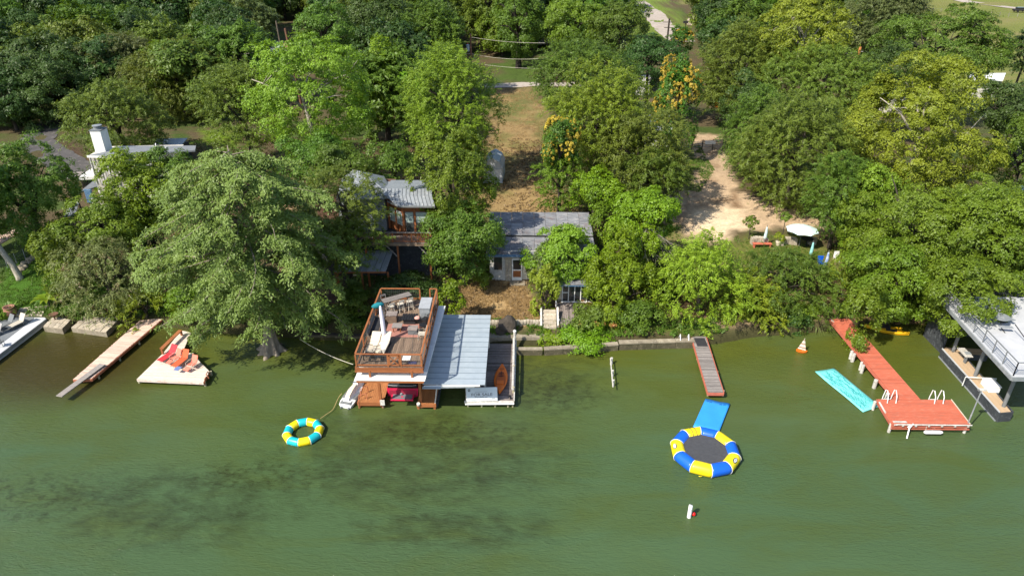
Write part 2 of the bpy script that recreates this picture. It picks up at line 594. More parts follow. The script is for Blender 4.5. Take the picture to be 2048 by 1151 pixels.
nt.links.new(bp.outputs[0], b.inputs['Normal'])
nt.links.new(b.outputs[0], out.inputs[0])

def grid_obj(name, mask):
    """the cells of the land sheet that belong to one piece of ground"""
    nx = GX.shape[1]
    jj, ii = np.nonzero(mask)
    quads = np.stack([jj * nx + ii, jj * nx + ii + 1, (jj + 1) * nx + ii + 1, (jj + 1) * nx + ii], 1)
    used, inv = np.unique(quads.ravel(), return_inverse=True)
    me = bpy.data.meshes.new(name)
    nq = len(quads)
    me.vertices.add(len(used)); me.loops.add(nq * 4); me.polygons.add(nq)
    co = np.stack([GX.ravel()[used], GY.ravel()[used], GZ.ravel()[used]], 1).astype(np.float32)
    me.vertices.foreach_set('co', co.ravel())
    me.loops.foreach_set('vertex_index', inv.astype(np.int32))
    me.polygons.foreach_set('loop_start', (np.arange(nq) * 4).astype(np.int32))
    me.polygons.foreach_set('use_smooth', np.ones(nq, bool))
    me.update(calc_edges=True)
    a = me.attributes.new('gcol', 'FLOAT_COLOR', 'POINT')
    cc = np.concatenate([base.reshape(-1, 3)[used], np.ones((len(used), 1))], 1).astype(np.float32)
    a.data.foreach_set('color', cc.ravel())
    me.materials.append(mg)
    o = bpy.data.objects.new(name, me); C.objects.link(o)
    o['kind'] = 'structure'
    return o
own = owner[:-1, :-1]
JOIN = {'pale_sand': 'dirt_driveway', 'mud_patch': 'dirt_driveway', 'yard_grass': 'dry_yard', 'driveway_verge': 'ground', 'shaded_lawn': 'lawn_far', 'garden_left': 'lawn_far',
        'lawn_under_cypress': 'lawn_under_cypress', 'terrace_left': 'ground', 'roadside_grass': 'meadow'}
names = np.array([JOIN.get(nm, nm) for nm, *_ in LAND] + ['ground'])
lab = names[own]
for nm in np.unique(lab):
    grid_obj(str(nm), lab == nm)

def drape(name, poly, m, lift=0.03, cell=0.5, kind='structure'):
    """a road or path lying on the land: a strip between two edges (lists of equal length)"""
    L, R = poly
    q = MB(); rows = []
    for a, b_ in zip(L, R):
        k = 6
        rows.append([(a[0] + (b_[0] - a[0]) * t / k, a[1] + (b_[1] - a[1]) * t / k) for t in range(k + 1)])
    vs_ = [(x, y, gz(x, y) + lift) for r in rows for x, y in r]
    fs_ = []
    for i in range(len(rows) - 1):
        for j in range(6):
            fs_.append((i * 7 + j, i * 7 + j + 1, (i + 1) * 7 + j + 1, (i + 1) * 7 + j))
    q.add(vs_, fs_)
    return q.build(name, m, kind=kind, smooth=True)

def strip(pts, w, step=1.5):
    """centre line and width to the two edges"""
    P_ = [Vector((p[0], p[1], 0)) for p in pts]
    fine = []
    for i in range(len(P_) - 1):
        n = max(1, int((P_[i + 1] - P_[i]).length / step))
        for k in range(n): fine.append(P_[i].lerp(P_[i + 1], k / n))
    fine.append(P_[-1])
    L, R = [], []
    for i, p in enumerate(fine):
        d = (fine[min(i + 1, len(fine) - 1)] - fine[max(i - 1, 0)]).normalized()
        s_ = Vector((-d.y, d.x, 0)) * w / 2
        j = random.uniform(0.93, 1.07)
        L.append(p + s_ * j); R.append(p - s_ * j)
    return L, R

M_road = mat('road_gravel', (0.42, 0.37, 0.32), (0.34, 0.29, 0.25), scale=0.6, c3=(0.25, 0.21, 0.17), rough=0.95, bump=0.3, var=0)
M_asph = mat('asphalt', (0.085, 0.08, 0.078), (0.06, 0.056, 0.055), scale=0.5, c3=(0.13, 0.12, 0.11), rough=0.95, bump=0.3, var=0)
drape('road', strip([G(x, y) for x, y in ((1365, 84), (1335, 62), (1308, 30), (1286, 13), (1272, 3))], 7.0, 3.0), M_road, 0.06)
drape('path', strip([G(x, y) for x, y in ((1890, -4), (1935, 4), (1985, 11), (2060, 19))], 5.0, 3.0), M_road, 0.06)
drape('cross_road', strip([G(x, y) for x, y in ((960, 172), (1010, 171), (1090, 169), (1160, 168))], 3.2, 1.0), M_road, 0.05)
drape('asphalt_drive', strip([G(x, y) for x, y in ((120, 232), (88, 262), (72, 285), (110, 312), (150, 335), (168, 352))], 4.6, 1.0), M_asph, 0.06)

# ------------------------------------------------------------------ water
mw, nt, out = _nt('lake_water')
tc = N(nt, 'ShaderNodeTexCoord')
ob = tc.outputs['Object']
def mapped(scale, rot=0.0):
    mp = N(nt, 'ShaderNodeMapping'); mp.inputs['Scale'].default_value = scale
    mp.inputs['Rotation'].default_value = (0, 0, rot)
    nt.links.new(ob, mp.inputs['Vector']); return mp.outputs[0]
sx = N(nt, 'ShaderNodeSeparateXYZ'); nt.links.new(ob, sx.inputs[0])
big = noise(nt, mapped((1, 1.5, 1)), 0.07, 3, 0.55)
shore = ramp(nt, mth(nt, 'ADD', sx.outputs[1], mth(nt, 'MULTIPLY', big, 16.0)), 42.0, 56.0)
col = mixc(nt, shore, (0.054, 0.094, 0.038), (0.076, 0.090, 0.014))
murk = noise(nt, mapped((0.7, 2.0, 1), 0.2), 0.16, 5, 0.6, 0.8)
col = mixc(nt, mth(nt, 'MULTIPLY', ramp(nt, murk, 0.42, 0.68), 0.55), col, (0.058, 0.076, 0.012))
pale = noise(nt, mapped((0.5, 1.2, 1), -0.3), 0.11, 4, 0.6, 0.6)
col = mixc(nt, mth(nt, 'MULTIPLY', ramp(nt, pale, 0.50, 0.70), 0.5), col, (0.066, 0.112, 0.048))
# weed beds growing up from the lake bed: where they lie, and their tufts
def zone(cx, cy, rx, ry, soft=0.5):
    a = mth(nt, 'POWER', mth(nt, 'DIVIDE', mth(nt, 'SUBTRACT', sx.outputs[0], cx), rx), 2)
    b2 = mth(nt, 'POWER', mth(nt, 'DIVIDE', mth(nt, 'SUBTRACT', sx.outputs[1], cy), ry), 2)
    d = mth(nt, 'ADD', a, b2)
    mr = N(nt, 'ShaderNodeMapRange'); mr.inputs[1].default_value = 1.3; mr.inputs[2].default_value = 0.2; mr.clamp = True
    nt.links.new(d, mr.inputs[0]); return mr.outputs[0]
za = zone(-37, 46, 10, 6.5)
zb = zone(-7, 35, 13, 6.5); zc = zone(1, 43.5, 7.5, 5.5); zd = zone(-21, 30.5, 10, 4.5); ze = zone(-4, 29, 8, 2.2); zf_ = zone(-16, 47.2, 6, 1.8)
zn = mth(nt, 'MAXIMUM', mth(nt, 'MAXIMUM', za, zb), mth(nt, 'MAXIMUM', zc, mth(nt, 'MAXIMUM', zd, mth(nt, 'MAXIMUM', ze, zf_))))
tuft = noise(nt, mapped((1, 1.7, 1), 0.3), 0.55, 9, 0.74, 0.35)
wmask = ramp(nt, mth(nt, 'ADD', tuft, mth(nt, 'MULTIPLY', zn, 0.20)), 0.58, 0.84)
wm = mth(nt, 'MULTIPLY', wmask, mth(nt, 'MULTIPLY', zn, 0.85), True)
col = mixc(nt, mth(nt, 'MULTIPLY', wm, 0.85), col, (0.022, 0.027, 0.010))
col = mixc(nt, mth(nt, 'MULTIPLY', za, 0.95, True), col, (0.042, 0.034, 0.008))
tuft2 = noise(nt, mapped((1, 1.5, 1), 0.2), 1.5, 6, 0.7, 0.4)
zbc = mth(nt, 'MAXIMUM', zone(-5, 37.5, 9, 2.2), mth(nt, 'MAXIMUM', zone(2.5, 42.5, 5.5, 3.2), mth(nt, 'MAXIMUM', zone(-17, 33, 7, 2.0), zone(-30, 31, 6, 3.0))))
col = mixc(nt, mth(nt, 'MULTIPLY', ramp(nt, mth(nt, 'ADD', tuft2, mth(nt, 'MULTIPLY', zbc, 0.16)), 0.62, 0.80), mth(nt, 'MULTIPLY', zbc, 0.6)), col, (0.018, 0.019, 0.006))
speck = noise(nt, mapped((1, 1, 1)), 6.0, 3, 0.6)
col = mixc(nt, mth(nt, 'MULTIPLY', ramp(nt, speck, 0.65, 0.72), mth(nt, 'MULTIPLY', za, 0.8)), col, (0.16, 0.12, 0.03))
b = N(nt, 'ShaderNodeBsdfPrincipled')
nt.links.new(col, b.inputs['Base Color'])
b.inputs['Roughness'].default_value = 0.06
b.inputs['IOR'].default_value = 1.33
b.inputs['Specular IOR Level'].default_value = 0.5
w1 = noise(nt, mapped((0.8, 2.6, 1), -0.42), 1.9, 5, 0.6, 0.8)
w2 = noise(nt, mapped((1, 3.0, 1), 0.25), 3.6, 4, 0.6, 0.4)
calm = noise(nt, mapped((0.6, 1.3, 1), 0.4), 0.09, 3, 0.5)
hgt = mth(nt, 'ADD', mth(nt, 'MULTIPLY', w1, 0.7), mth(nt, 'MULTIPLY', w2, 0.32))
w3 = noise(nt, mapped((1, 2.4, 1), -0.5), 9.0, 3, 0.6, 0.3)
hgt = mth(nt, 'ADD', hgt, mth(nt, 'MULTIPLY', w3, 0.13))
amp = ramp(nt, calm, 0.36, 0.66)
hgt = mth(nt, 'MULTIPLY', hgt, mth(nt, 'ADD', mth(nt, 'MULTIPLY', amp, 0.75), 0.3))
bp = N(nt, 'ShaderNodeBump'); bp.inputs['Strength'].default_value = 0.95; bp.inputs['Distance'].default_value = 0.13
nt.links.new(hgt, bp.inputs['Height'])
nt.links.new(bp.outputs[0], b.inputs['Normal'])
nt.links.new(b.outputs[0], out.inputs[0])
q = MB()
q.add([(-900, -700, 0), (900, -700, 0), (900, 58, 0), (-900, 58, 0)], [(0, 1, 2, 3)])
q.build('water', mw, kind='structure')

# ------------------------------------------------------------------ foliage
def unit(v):
    return v / (np.linalg.norm(v, axis=-1, keepdims=True) + 1e-9)

def leaf_mesh(name, c, nrm, tan, L, W, lv, m):
    """pointed leaves"""
    n = len(c)
    nrm = unit(nrm); tan = unit(tan - nrm * np.sum(tan * nrm, 1, keepdims=True)); side = np.cross(nrm, tan)
    L = L[:, None]; W = W[:, None]
    v0 = c + tan * L * 0.62 - nrm * L * 0.08
    v1 = c - tan * L * 0.38 + side * W * 0.5
    v2 = c - tan * L * 0.38 - side * W * 0.5
    co = np.stack([v0, v1, v2], 1).astype(np.float32)
    me = bpy.data.meshes.new(name)
    me.vertices.add(3 * n); me.loops.add(3 * n); me.polygons.add(n)
    me.vertices.foreach_set('co', co.ravel())
    me.loops.foreach_set('vertex_index', np.arange(3 * n, dtype=np.int32))
    me.polygons.foreach_set('loop_start', (np.arange(n) * 3).astype(np.int32))
    me.update(calc_edges=True)
    a = me.attributes.new('lv', 'FLOAT', 'FACE')
    a.data.foreach_set('value', lv.astype(np.float32))
    me.materials.append(m)
    return me

def sph(n, r):
    v = r.normal(size=(n, 3)); return unit(v)

def crown_pts(r, rad, nl, ncl, nleaf, lobe=0.42, spread=0.16, low=-0.55, flat=0.6, holes=0.0):
    """leaf places: lobes round the crown, clumps over each lobe, leaves in each clump"""
    rad = np.array(rad, float)
    d = sph(nl * 6, r)
    d = d[d[:, 2] > low][:nl]
    # spread the lobes apart
    for _ in range(12):
        dd = d[:, None] - d[None]; di = np.linalg.norm(dd, axis=2) + np.eye(len(d)) * 9
        d = unit(d + 0.06 * np.sum(dd / di[..., None] ** 3 * (di[..., None] < 1.2), 1))
    lr = lobe * r.uniform(0.6, 1.25, len(d))
    lc = d * (1.0 - lr[:, None]) * r.uniform(0.80, 1.22, (len(d), 1))
    lc = np.vstack([lc, [[0, 0, 0.1]]]); lr = np.append(lr, 0.55)
    k = r.choice(len(lc), ncl, p=lr ** 2 / np.sum(lr ** 2))
    cd = unit(sph(ncl, r) + 0.75 * unit(lc[k] + 1e-6) + np.array([0, 0, 0.25]))
    cc = lc[k] + cd * lr[k][:, None] * r.uniform(0.62, 1.06, (ncl, 1))
    keep = np.linalg.norm(cc, axis=1) > 0.30
    cc = cc[keep]; cd = cd[keep]; k = k[keep]
    m = len(cc)
    csz = spread * np.exp(r.normal(size=m) * 0.32)
    ltone = r.uniform(0, 1, len(lc))
    ctone = np.clip(0.5 * r.uniform(0, 1, m) + 0.5 * ltone[k], 0, 1)
    idx = np.repeat(np.arange(m), nleaf)
    # each clump is a little dome: leaves on its outer, upper side
    pd = unit(sph(len(idx), r) + 0.75 * cd[idx] + np.array([0, 0, 0.45]))
    if flat < 0.99:
        pd[:, 2] *= flat + 0.25
    p = pd * (csz[idx] * r.uniform(0.25, 1.0, len(idx)) ** 0.45)[:, None]
    pos = (cc[idx] + p) * rad
    outw = unit(pd * 0.9 + cd[idx] * 0.45)
    lv = np.clip(ctone[idx] * 0.6 + r.uniform(0, 0.4, len(idx)), 0, 1)
    return pos, outw, lv

def broad_crown(seed, rad, m, nl=14, ncl=420, nleaf=45, L=0.26, W=0.16, lobe=0.42, spread=0.13, low=-0.55, flat=0.6, tilt=0.6, name='crown'):
    r = np.random.default_rng(seed)
    pos, ow, lv = crown_pts(r, rad, nl, ncl, nleaf, lobe, spread, low, flat)
    n = len(pos)
    nrm = unit(ow * 0.9 + np.array([0, 0, 0.35]) + r.normal(size=(n, 3)) * tilt * 0.75)
    tan = unit(ow + np.array([0, 0, -0.5]) + r.normal(size=(n, 3)) * 0.8)
    return leaf_mesh(name, pos, nrm, tan, L * r.uniform(0.6, 1.35, n), W * r.uniform(0.6, 1.35, n), lv, m)

def feather_crown(seed, rad, m, nl=12, ntw=700, nleaf=36, L=0.30, W=0.07, tw=0.9, droop=0.7, lobe=0.42, low=-0.5, name='crown'):
    """sprays of narrow leaflets along arching twigs"""
    r = np.random.default_rng(seed)
    rad = np.array(rad, float)
    base_, ow, tone = crown_pts(r, rad, nl, ntw, 1, lobe, 0.10, low, 1.0)
    nt_ = len(base_)
    dirs = unit(ow * np.array([1, 1, 0.5]) + np.array([0, 0, 0.25]) + r.normal(size=(nt_, 3)) * 0.35)
    ln = tw * r.uniform(0.6, 1.4, nt_)
    idx = np.repeat(np.arange(nt_), nleaf)
    t = r.uniform(0, 1, len(idx))
    pos = base_[idx] + dirs[idx] * (t * ln[idx])[:, None] - np.array([0, 0, 1.0]) * (droop * ln[idx] * t ** 2)[:, None]
    pos += r.normal(size=pos.shape) * 0.07 * tw
    n = len(pos)
    axis = unit(dirs[idx] - np.array([0, 0, 1.0]) * (2 * droop * t)[:, None])
    tan = unit(axis * 0.8 + r.normal(size=(n, 3)) * 0.5)
    nrm = unit(np.array([-0.1, -0.1, 0.9]) + ow[idx] * 0.35 + r.normal(size=(n, 3)) * 0.5)
    lv = np.clip(tone[idx] * 0.6 + r.uniform(0, 0.4, n), 0, 1)
    return leaf_mesh(name, pos, nrm, tan, L * r.uniform(0.7, 1.3, n), W * r.uniform(0.7, 1.3, n), lv, m)

LM = {
    'dark':   leaf_mat('leaves_dark', (0.024, 0.054, 0.010), (0.062, 0.116, 0.018)),
    'mid':    leaf_mat('leaves_mid', (0.054, 0.108, 0.011), (0.135, 0.222, 0.022)),
    'bright': leaf_mat('leaves_bright', (0.074, 0.132, 0.008), (0.180, 0.262, 0.018)),
    'lime':   leaf_mat('leaves_lime', (0.098, 0.172, 0.008), (0.235, 0.345, 0.026)),
    'yellow': leaf_mat('leaves_yellow', (0.120, 0.178, 0.010), (0.285, 0.365, 0.030)),
    'vivid':  leaf_mat('leaves_vivid', (0.085, 0.165, 0.006), (0.215, 0.345, 0.012)),
    'olive':  leaf_mat('leaves_olive', (0.076, 0.120, 0.012), (0.178, 0.236, 0.030)),
    'grey':   leaf_mat('leaves_grey', (0.080, 0.110, 0.032), (0.175, 0.215, 0.070)),
    'blue':   leaf_mat('leaves_blue', (0.034, 0.074, 0.013), (0.084, 0.148, 0.026)),
    'cypress': leaf_mat('leaves_cypress', (0.098, 0.155, 0.028), (0.230, 0.320, 0.074)),
    'fresh':  leaf_mat('leaves_fresh', (0.135, 0.205, 0.010), (0.280, 0.370, 0.024)),
    'brown':  leaf_mat('leaves_brownish', (0.115, 0.145, 0.040), (0.210, 0.250, 0.080), (0.22, 0.17, 0.10), 0.15),
    'flower': leaf_mat('leaves_flower', (0.044, 0.106, 0.010), (0.100, 0.195, 0.018)),
    'orange': leaf_mat('pods_orange', (0.36, 0.235, 0.025), (0.48, 0.36, 0.05), trans=0.15),
    'gold':   leaf_mat('pods_gold', (0.46, 0.36, 0.03), (0.60, 0.50, 0.07), trans=0.15),
    'sick':   leaf_mat('leaves_sick', (0.080, 0.120, 0.014), (0.150, 0.200, 0.024), (0.34, 0.14, 0.05), 0.10),
    'reed':   leaf_mat('reeds', (0.140, 0.170, 0.050), (0.240, 0.260, 0.100)),
    'lawn':   leaf_mat('weeds', (0.060, 0.120, 0.012), (0.120, 0.200, 0.022)),
}
M_bark = mat('bark_grey', (0.16, 0.13, 0.10), (0.09, 0.07, 0.05), scale=3, stretch=(1, 1, 0.25), rough=0.95, bump=0.6)
M_barkd = mat('bark_dark', (0.055, 0.045, 0.035), (0.035, 0.028, 0.022), scale=3, stretch=(1, 1, 0.25), rough=0.95, bump=0.6)
M_barkw = mat('bark_pale', (0.45, 0.41, 0.34), (0.28, 0.25, 0.20), scale=2.2, stretch=(1, 1, 0.5), rough=0.9, bump=0.3, c3=(0.16, 0.14, 0.10))
M_barkc = mat('bark_cypress', (0.27, 0.23, 0.18), (0.15, 0.12, 0.095), scale=5, stretch=(1, 1, 0.15), rough=0.95, bump=0.7)

def trunk_mesh(r, rad, height_to_centre, tr, m, nlimb=7, reach=0.72, multi=1, twigs=2, name='trunk'):
    """tapered trunk with limbs up into the lobes; origin at the crown's centre"""
    q = MB(); H = height_to_centre
    for k in range(multi):
        off = Vector((r.uniform(-1, 1), r.uniform(-1, 1), 0)) * (0.4 * (multi > 1))
        lean = Vector((r.uniform(-0.12, 0.12), r.uniform(-0.12, 0.12), 0)) * H
        b0 = Vector((0, 0, -H - 0.3)) + off
        p1 = b0 + Vector((0, 0, H * 0.25)) - lean * 0.1
        fork = Vector((0, 0, -rad[2] * 0.45)) + lean * 0.3 + off
        top = Vector((r.uniform(-.2, .2) * rad[0], r.uniform(-.2, .2) * rad[1], rad[2] * 0.6))
        t_ = tr / (1 + 0.4 * (multi - 1))
        q.path([b0, b0.lerp(p1, 0.5) + Vector((0.02, 0, 0)), p1, fork, fork.lerp(top, 0.5) + Vector((r.uniform(-.3, .3), r.uniform(-.3, .3), 0)), top], [t_ * 1.35, t_ * 1.05, t_ * 0.95, t_ * 0.75, t_ * 0.4, t_ * 0.1], 8)
        for i in range(nlimb):
            az = 2 * math.pi * (i + r.uniform(-0.3, 0.3)) / nlimb
            el = r.uniform(-0.1, 0.75)
            tgt = Vector((math.cos(az) * rad[0] * reach * math.cos(el), math.sin(az) * rad[1] * reach * math.cos(el), rad[2] * reach * math.sin(el) * 1.1))
            st = fork.lerp(top, r.uniform(0.0, 0.45))
            md = st.lerp(tgt, 0.5) + Vector((r.uniform(-.3, .3), r.uniform(-.3, .3), 0.12 * rad[2]))
            q.path([st, md, tgt], [t_ * 0.5, t_ * 0.33, t_ * 0.1], 6)
            for _ in range(twigs):
                e = md.lerp(tgt, r.uniform(0.1, 0.7))
                d = Vector((r.uniform(-1, 1), r.uniform(-1, 1), r.uniform(-0.1, 0.9))) * rad[0] * 0.33
                q.path([e, e + d * 0.6 + Vector((0, 0, 0.1)), e + d], [t_ * 0.2, t_ * 0.12, t_ * 0.04], 5)
    return q.mesh(name, m, smooth=True)

def place_tree(name, label, cat, centre, crown_me, trunk_me, gzz=None, scale=(1, 1, 1), rz=0.0, group=None, extra=()):
    g = gz(centre[0], centre[1]) if gzz is None else gzz
    t = thing(name, label, cat, (centre[0], centre[1], g), group)
    for nm, me in (('trunk', trunk_me), ('crown', crown_me)) + tuple(extra):
        if me is None: continue
        o = bpy.data.objects.new(nm, me); C.objects.link(o); o.parent = t
        o.location = (0, 0, centre[2] - g)
        o.scale = scale; o.rotation_euler = (0, 0, rz)
        ORG[o.name] = ORG[t.name]
    return t

def boxed(x0, y0, x1, y1, Y, depth=1.0):
    """crown centre and radii from its extent in the photograph and its distance"""
    c = atY((x0 + x1) / 2, (y0 + y1) / 2, Y)
    k = ppm(*c)
    rx = (x1 - x0) / 2 / k
    th = math.atan2(CAM_H - c.z, Y)
    hv = (y1 - y0) / 2 / k
    ry = rx * depth
    rz2 = hv * hv - (ry * math.sin(th)) ** 2
    rz = math.sqrt(max(rz2, (0.45 * hv) ** 2)) / math.cos(th)
    return c, (rx, ry, rz)

# ------------------------------------------------------------------ trees one can tell apart
LEAFN = 0
def grow(name, label, style, mt, box, Y, bark=None, low=-0.45, depth=1.0, tr=None, cs=0.75, lobe=0.42, dens=1.0, L=None, nl=None, cat='tree', multi=1, reach=0.72, accent=None, group=None, trunk=True, nlimb=7, droop=0.6, seed=None, zmin=None, fl=0.6, W=None):
    global LEAFN
    c, rad = boxed(*box, Y, depth)
    if zmin is not None and c.z < zmin: c.z = zmin
    sd_ = seed or (hash((box, Y)) % 99991)
    r = np.random.default_rng(sd_)
    rm = (rad[0] * rad[1] * rad[2]) ** (1 / 3)
    Lf = L or (0.20 + 0.0016 * max(0, Y - 50))
    lobes = nl or int(np.clip(rm * 3.2, 6, 30))
    if style == 'broad':
        area = 12.6 * rm * rm * 0.8
        cs *= 0.92
        ncl = int(np.clip(area / (2.0 * cs * cs) * 1.7, 26, 1600))
        lA = Lf * Lf * 0.62 * 0.5
        nleaf = int(np.clip(3.1 * cs * cs / lA * 0.80 * dens, 14, 150))
        me = broad_crown(sd_, rad, LM[mt], lobes, ncl, nleaf, Lf, W or Lf * 0.62, lobe, cs / rm, low, fl)
        LEAFN += ncl * nleaf
    else:
        area = 12.6 * rm * rm * 0.8
        ntw = int(np.clip(area * 4.3 * dens, 60, 2600))
        nleaf = 30
        me = feather_crown(sd_, rad, LM[mt], lobes, ntw, nleaf, Lf * 1.35, W or Lf * 0.36, min(1.3, 0.25 * rm + 0.35), droop, lobe, low)
        LEAFN += ntw * nleaf
    g = gz(c.x, c.y)
    tm = trunk_mesh(r, rad, c.z - g, tr or (0.05 * rm + 0.06), bark or M_barkd, nlimb, reach, multi) if trunk else None
    extra = []
    if accent:
        am, an, aw = accent                      # blossom or seed pods on the upper, sunny side
        pos, ow, lv = crown_pts(r, np.array(rad) * 1.04, lobes, int(an), 26, lobe, 0.055, -0.2, 0.7)
        keep = (pos[:, 2] / rad[2] + 0.35 * -pos[:, 0] / rad[0] + r.uniform(-.25, .25, len(pos))) > aw
        pos, ow, lv = pos[keep], ow[keep], lv[keep]
        extra.append(('seed_pods', leaf_mesh('seed_pods', pos, ow + r.normal(size=pos.shape) * 0.6, r.normal(size=pos.shape), np.full(len(pos), Lf * 0.8), np.full(len(pos), Lf * 0.55), lv, LM[am])))
    return place_tree(name, label, cat, c, me, tm, g, extra=extra, group=group)

T = grow
# left bank
T('shade_tree', 'dark round tree at the left edge beside the stepped roofs', 'broad', 'mid', (-40, 285, 145, 500), 64, low=-0.7)
T('shade_tree', 'light green leafy tree hiding the front of the white house', 'broad', 'vivid', (198, 300, 362, 470), 61, low=-0.8, cs=0.65)
T('shade_tree', 'smaller green tree below the leafy one in front of the white house', 'broad', 'bright', (135, 385, 285, 520), 57.5, low=-0.8, cs=0.6)
T('shade_tree', 'dense green shrub-like tree above the banana plant on the left bank', 'broad', 'bright', (82, 445, 195, 600), 55.5, low=-0.9, cs=0.55)
T('willow_tree', 'brownish drooping willow between the banana plant and the tall cypress', 'feather', 'brown', (125, 470, 290, 620), 53.5, low=-0.8, droop=1.0)
T('shore_shrub', 'yellow-green willow shrub leaning over the long pink pier', 'feather', 'fresh', (232, 575, 345, 650), 52.2, low=-0.9, cat='shrub', droop=0.5)
T('shore_shrub', 'green shrub at the water behind the triangular dock', 'broad', 'bright', (330, 560, 450, 640), 51.6, low=-0.9, cat='shrub', cs=0.5)
T('shade_tree', 'olive green tree behind the chimney of the white house', 'feather', 'olive', (150, 165, 320, 320), 88, low=-0.9, droop=0.4)
T('live_oak', 'large blue-green layered tree left of the asphalt drive', 'broad', 'blue', (18, 112, 182, 262), 108, low=-0.5, cs=1.1, lobe=0.3, nl=24)
T('cedar_elm', 'wide grey-green tree in the middle of the upper left woods', 'feather', 'grey', (165, 78, 320, 200), 118, low=-0.8, droop=0.5)
T('cedar_elm', 'wide olive tree right of the grey-green one in the upper left woods', 'feather', 'olive', (265, 88, 452, 240), 112, low=-0.8, droop=0.5)
T('shade_tree', 'olive tree left of the bright sycamore', 'feather', 'olive', (402, 130, 572, 300), 86, low=-0.9, droop=0.3)
T('sycamore_tree', 'tall bright sycamore with pale forked branches behind the cypress', 'broad', 'lime', (495, 82, 745, 305), 79, bark=M_barkw, low=-0.9, cs=0.85, lobe=0.36, nl=24, tr=0.36, reach=0.9, dens=0.85)
T('shade_tree', 'low green tree under the bright sycamore', 'broad', 'mid', (560, 265, 700, 370), 71, low=-0.8)
T('shade_tree', 'narrow saturated green tree right of the sycamore', 'broad', 'vivid', (725, 82, 808, 250), 98, low=-0.9, cs=0.8)
T('shade_tree', 'small saturated green tree between the narrow tree and the elm', 'broad', 'vivid', (798, 142, 862, 225), 95, low=-0.8, cs=0.7)
T('cedar_elm', 'broad light green elm left of the dry yard', 'feather', 'lime', (812, 105, 1000, 345), 80, low=-0.9, droop=0.25, dens=1.1)
T('shade_tree', 'bushy dark tree behind the metal roofs of the cedar house', 'broad', 'mid', (735, 285, 835, 380), 70, low=-0.8)
T('shade_tree', 'tall dense green tree between the cedar house and the derelict house', 'broad', 'bright', (822, 262, 990, 500), 59.5, low=-0.9, cs=0.7, tr=0.3)
T('shade_tree', 'dark lower tree hanging over the dry lawn beside the derelict house', 'broad', 'mid', (846, 400, 1008, 562), 56.6, low=-0.6, cs=0.7)
T('live_oak', 'spreading live oak with a dark leaning trunk in front of the cedar house', 'feather', 'olive', (606, 345, 760, 478), 54.8, low=-0.7, lobe=0.36, nl=16, droop=0.35, dens=1.15, tr=0.34)
T('live_oak', 'low grey-green oak bough above the awning of the cedar house', 'feather', 'olive', (600, 440, 760, 542), 53.4, low=-0.9, lobe=0.34, nl=14, droop=0.4, dens=1.2, tr=0.2)
T('garden_shrub', 'dark green shrub behind the boathouse deck', 'broad', 'dark', (745, 535, 880, 612), 52.6, low=-0.9, cat='shrub', cs=0.5)
T('garden_shrub', 'leafy shrub left of the boathouse deck by the brown terrace', 'broad', 'mid', (668, 568, 760, 630), 52.0, low=-0.9, cat='shrub', cs=0.45)
T('garden_shrub', 'bright upright shrub right of the boathouse deck', 'broad', 'vivid', (878, 560, 930, 640), 50.6, low=-0.9, cat='shrub', cs=0.4)
T('garden_shrub', 'small rounded bush against the white wall of the derelict house', 'broad', 'bright', (948, 540, 985, 575), 55.8, low=-0.9, cat='shrub', cs=0.4)
# middle
T('shade_tree', 'light green tree growing over the roof of the derelict house', 'broad', 'lime', (1052, 448, 1196, 568), 57.0, low=-0.8, cs=0.6, dens=1.2)
T('shade_tree', 'grey-green leafy tree at the corner of the derelict house', 'broad', 'grey', (1060, 488, 1136, 592), 56.0, low=-0.8, cs=0.6)
T('juniper_tree', 'leaning yellow-green juniper at the top of the wooden ramp', 'broad', 'yellow', (1058, 520, 1120, 660), 52.6, bark=M_barkd, low=-0.9, cs=0.32, depth=0.9, tr=0.14)
T('shore_shrub', 'low bright bush on the seawall left of the wooden ramp', 'broad', 'vivid', (1066, 652, 1128, 696), 49.8, low=-0.95, cat='shrub', cs=0.35)
T('shore_shrub', 'bright leafy bush hanging over the water right of the wooden ramp', 'broad', 'vivid', (1112, 640, 1225, 718), 49.3, low=-0.95, cat='shrub', cs=0.45)
T('sick_shrub', 'shrub with rusty brown foliage behind the bush at the water', 'broad', 'sick', (1135, 608, 1232, 690), 50.6, low=-0.9, cat='shrub', cs=0.45)
T('vine_tree', 'bright green tree standing over the sunroom, lower of the pair', 'broad', 'vivid', (1166, 475, 1312, 690), 53.2, low=-0.95, cs=0.55, dens=1.35)
T('vine_tree', 'bright green tree top above the grey dead branches', 'broad', 'vivid', (1225, 368, 1368, 490), 58.5, low=-0.6, cs=0.6, dens=1.35)
T('vine_tree', 'leafy column joining the two bright trees by the derelict house', 'broad', 'vivid', (1200, 430, 1312, 565), 56.0, low=-0.9, cs=0.55, dens=1.35)
T('juniper_tree', 'dark juniper behind the bright tree at the sunroom', 'feather', 'dark', (1282, 500, 1372, 655), 56.5, low=-0.95, droop=0.3)
T('shade_tree', 'saturated green tree beside the corner of the derelict roof', 'broad', 'vivid', (1140, 335, 1240, 425), 68, low=-0.9, cs=0.7)
T('garden_shrub', 'small leafy tree at the end of the derelict roof', 'broad', 'bright', (1180, 412, 1222, 485), 63, low=-0.9, cat='shrub', cs=0.5)
T('pecan_tree', 'largest feathery green pecan right of the dry yard', 'feather', 'lime', (1095, 145, 1305, 345), 78, low=-0.9, droop=0.3, dens=1.15, tr=0.4)
T('pecan_tree', 'feathery pecan left of the dirt driveway', 'feather', 'olive', (1180, 225, 1375, 405), 73, low=-0.9, droop=0.35, dens=1.1, tr=0.35)
T('pecan_tree', 'dark foliage of the pecan beside the mouth of the driveway', 'feather', 'mid', (1245, 300, 1365, 425), 69, low=-0.9, droop=0.35)
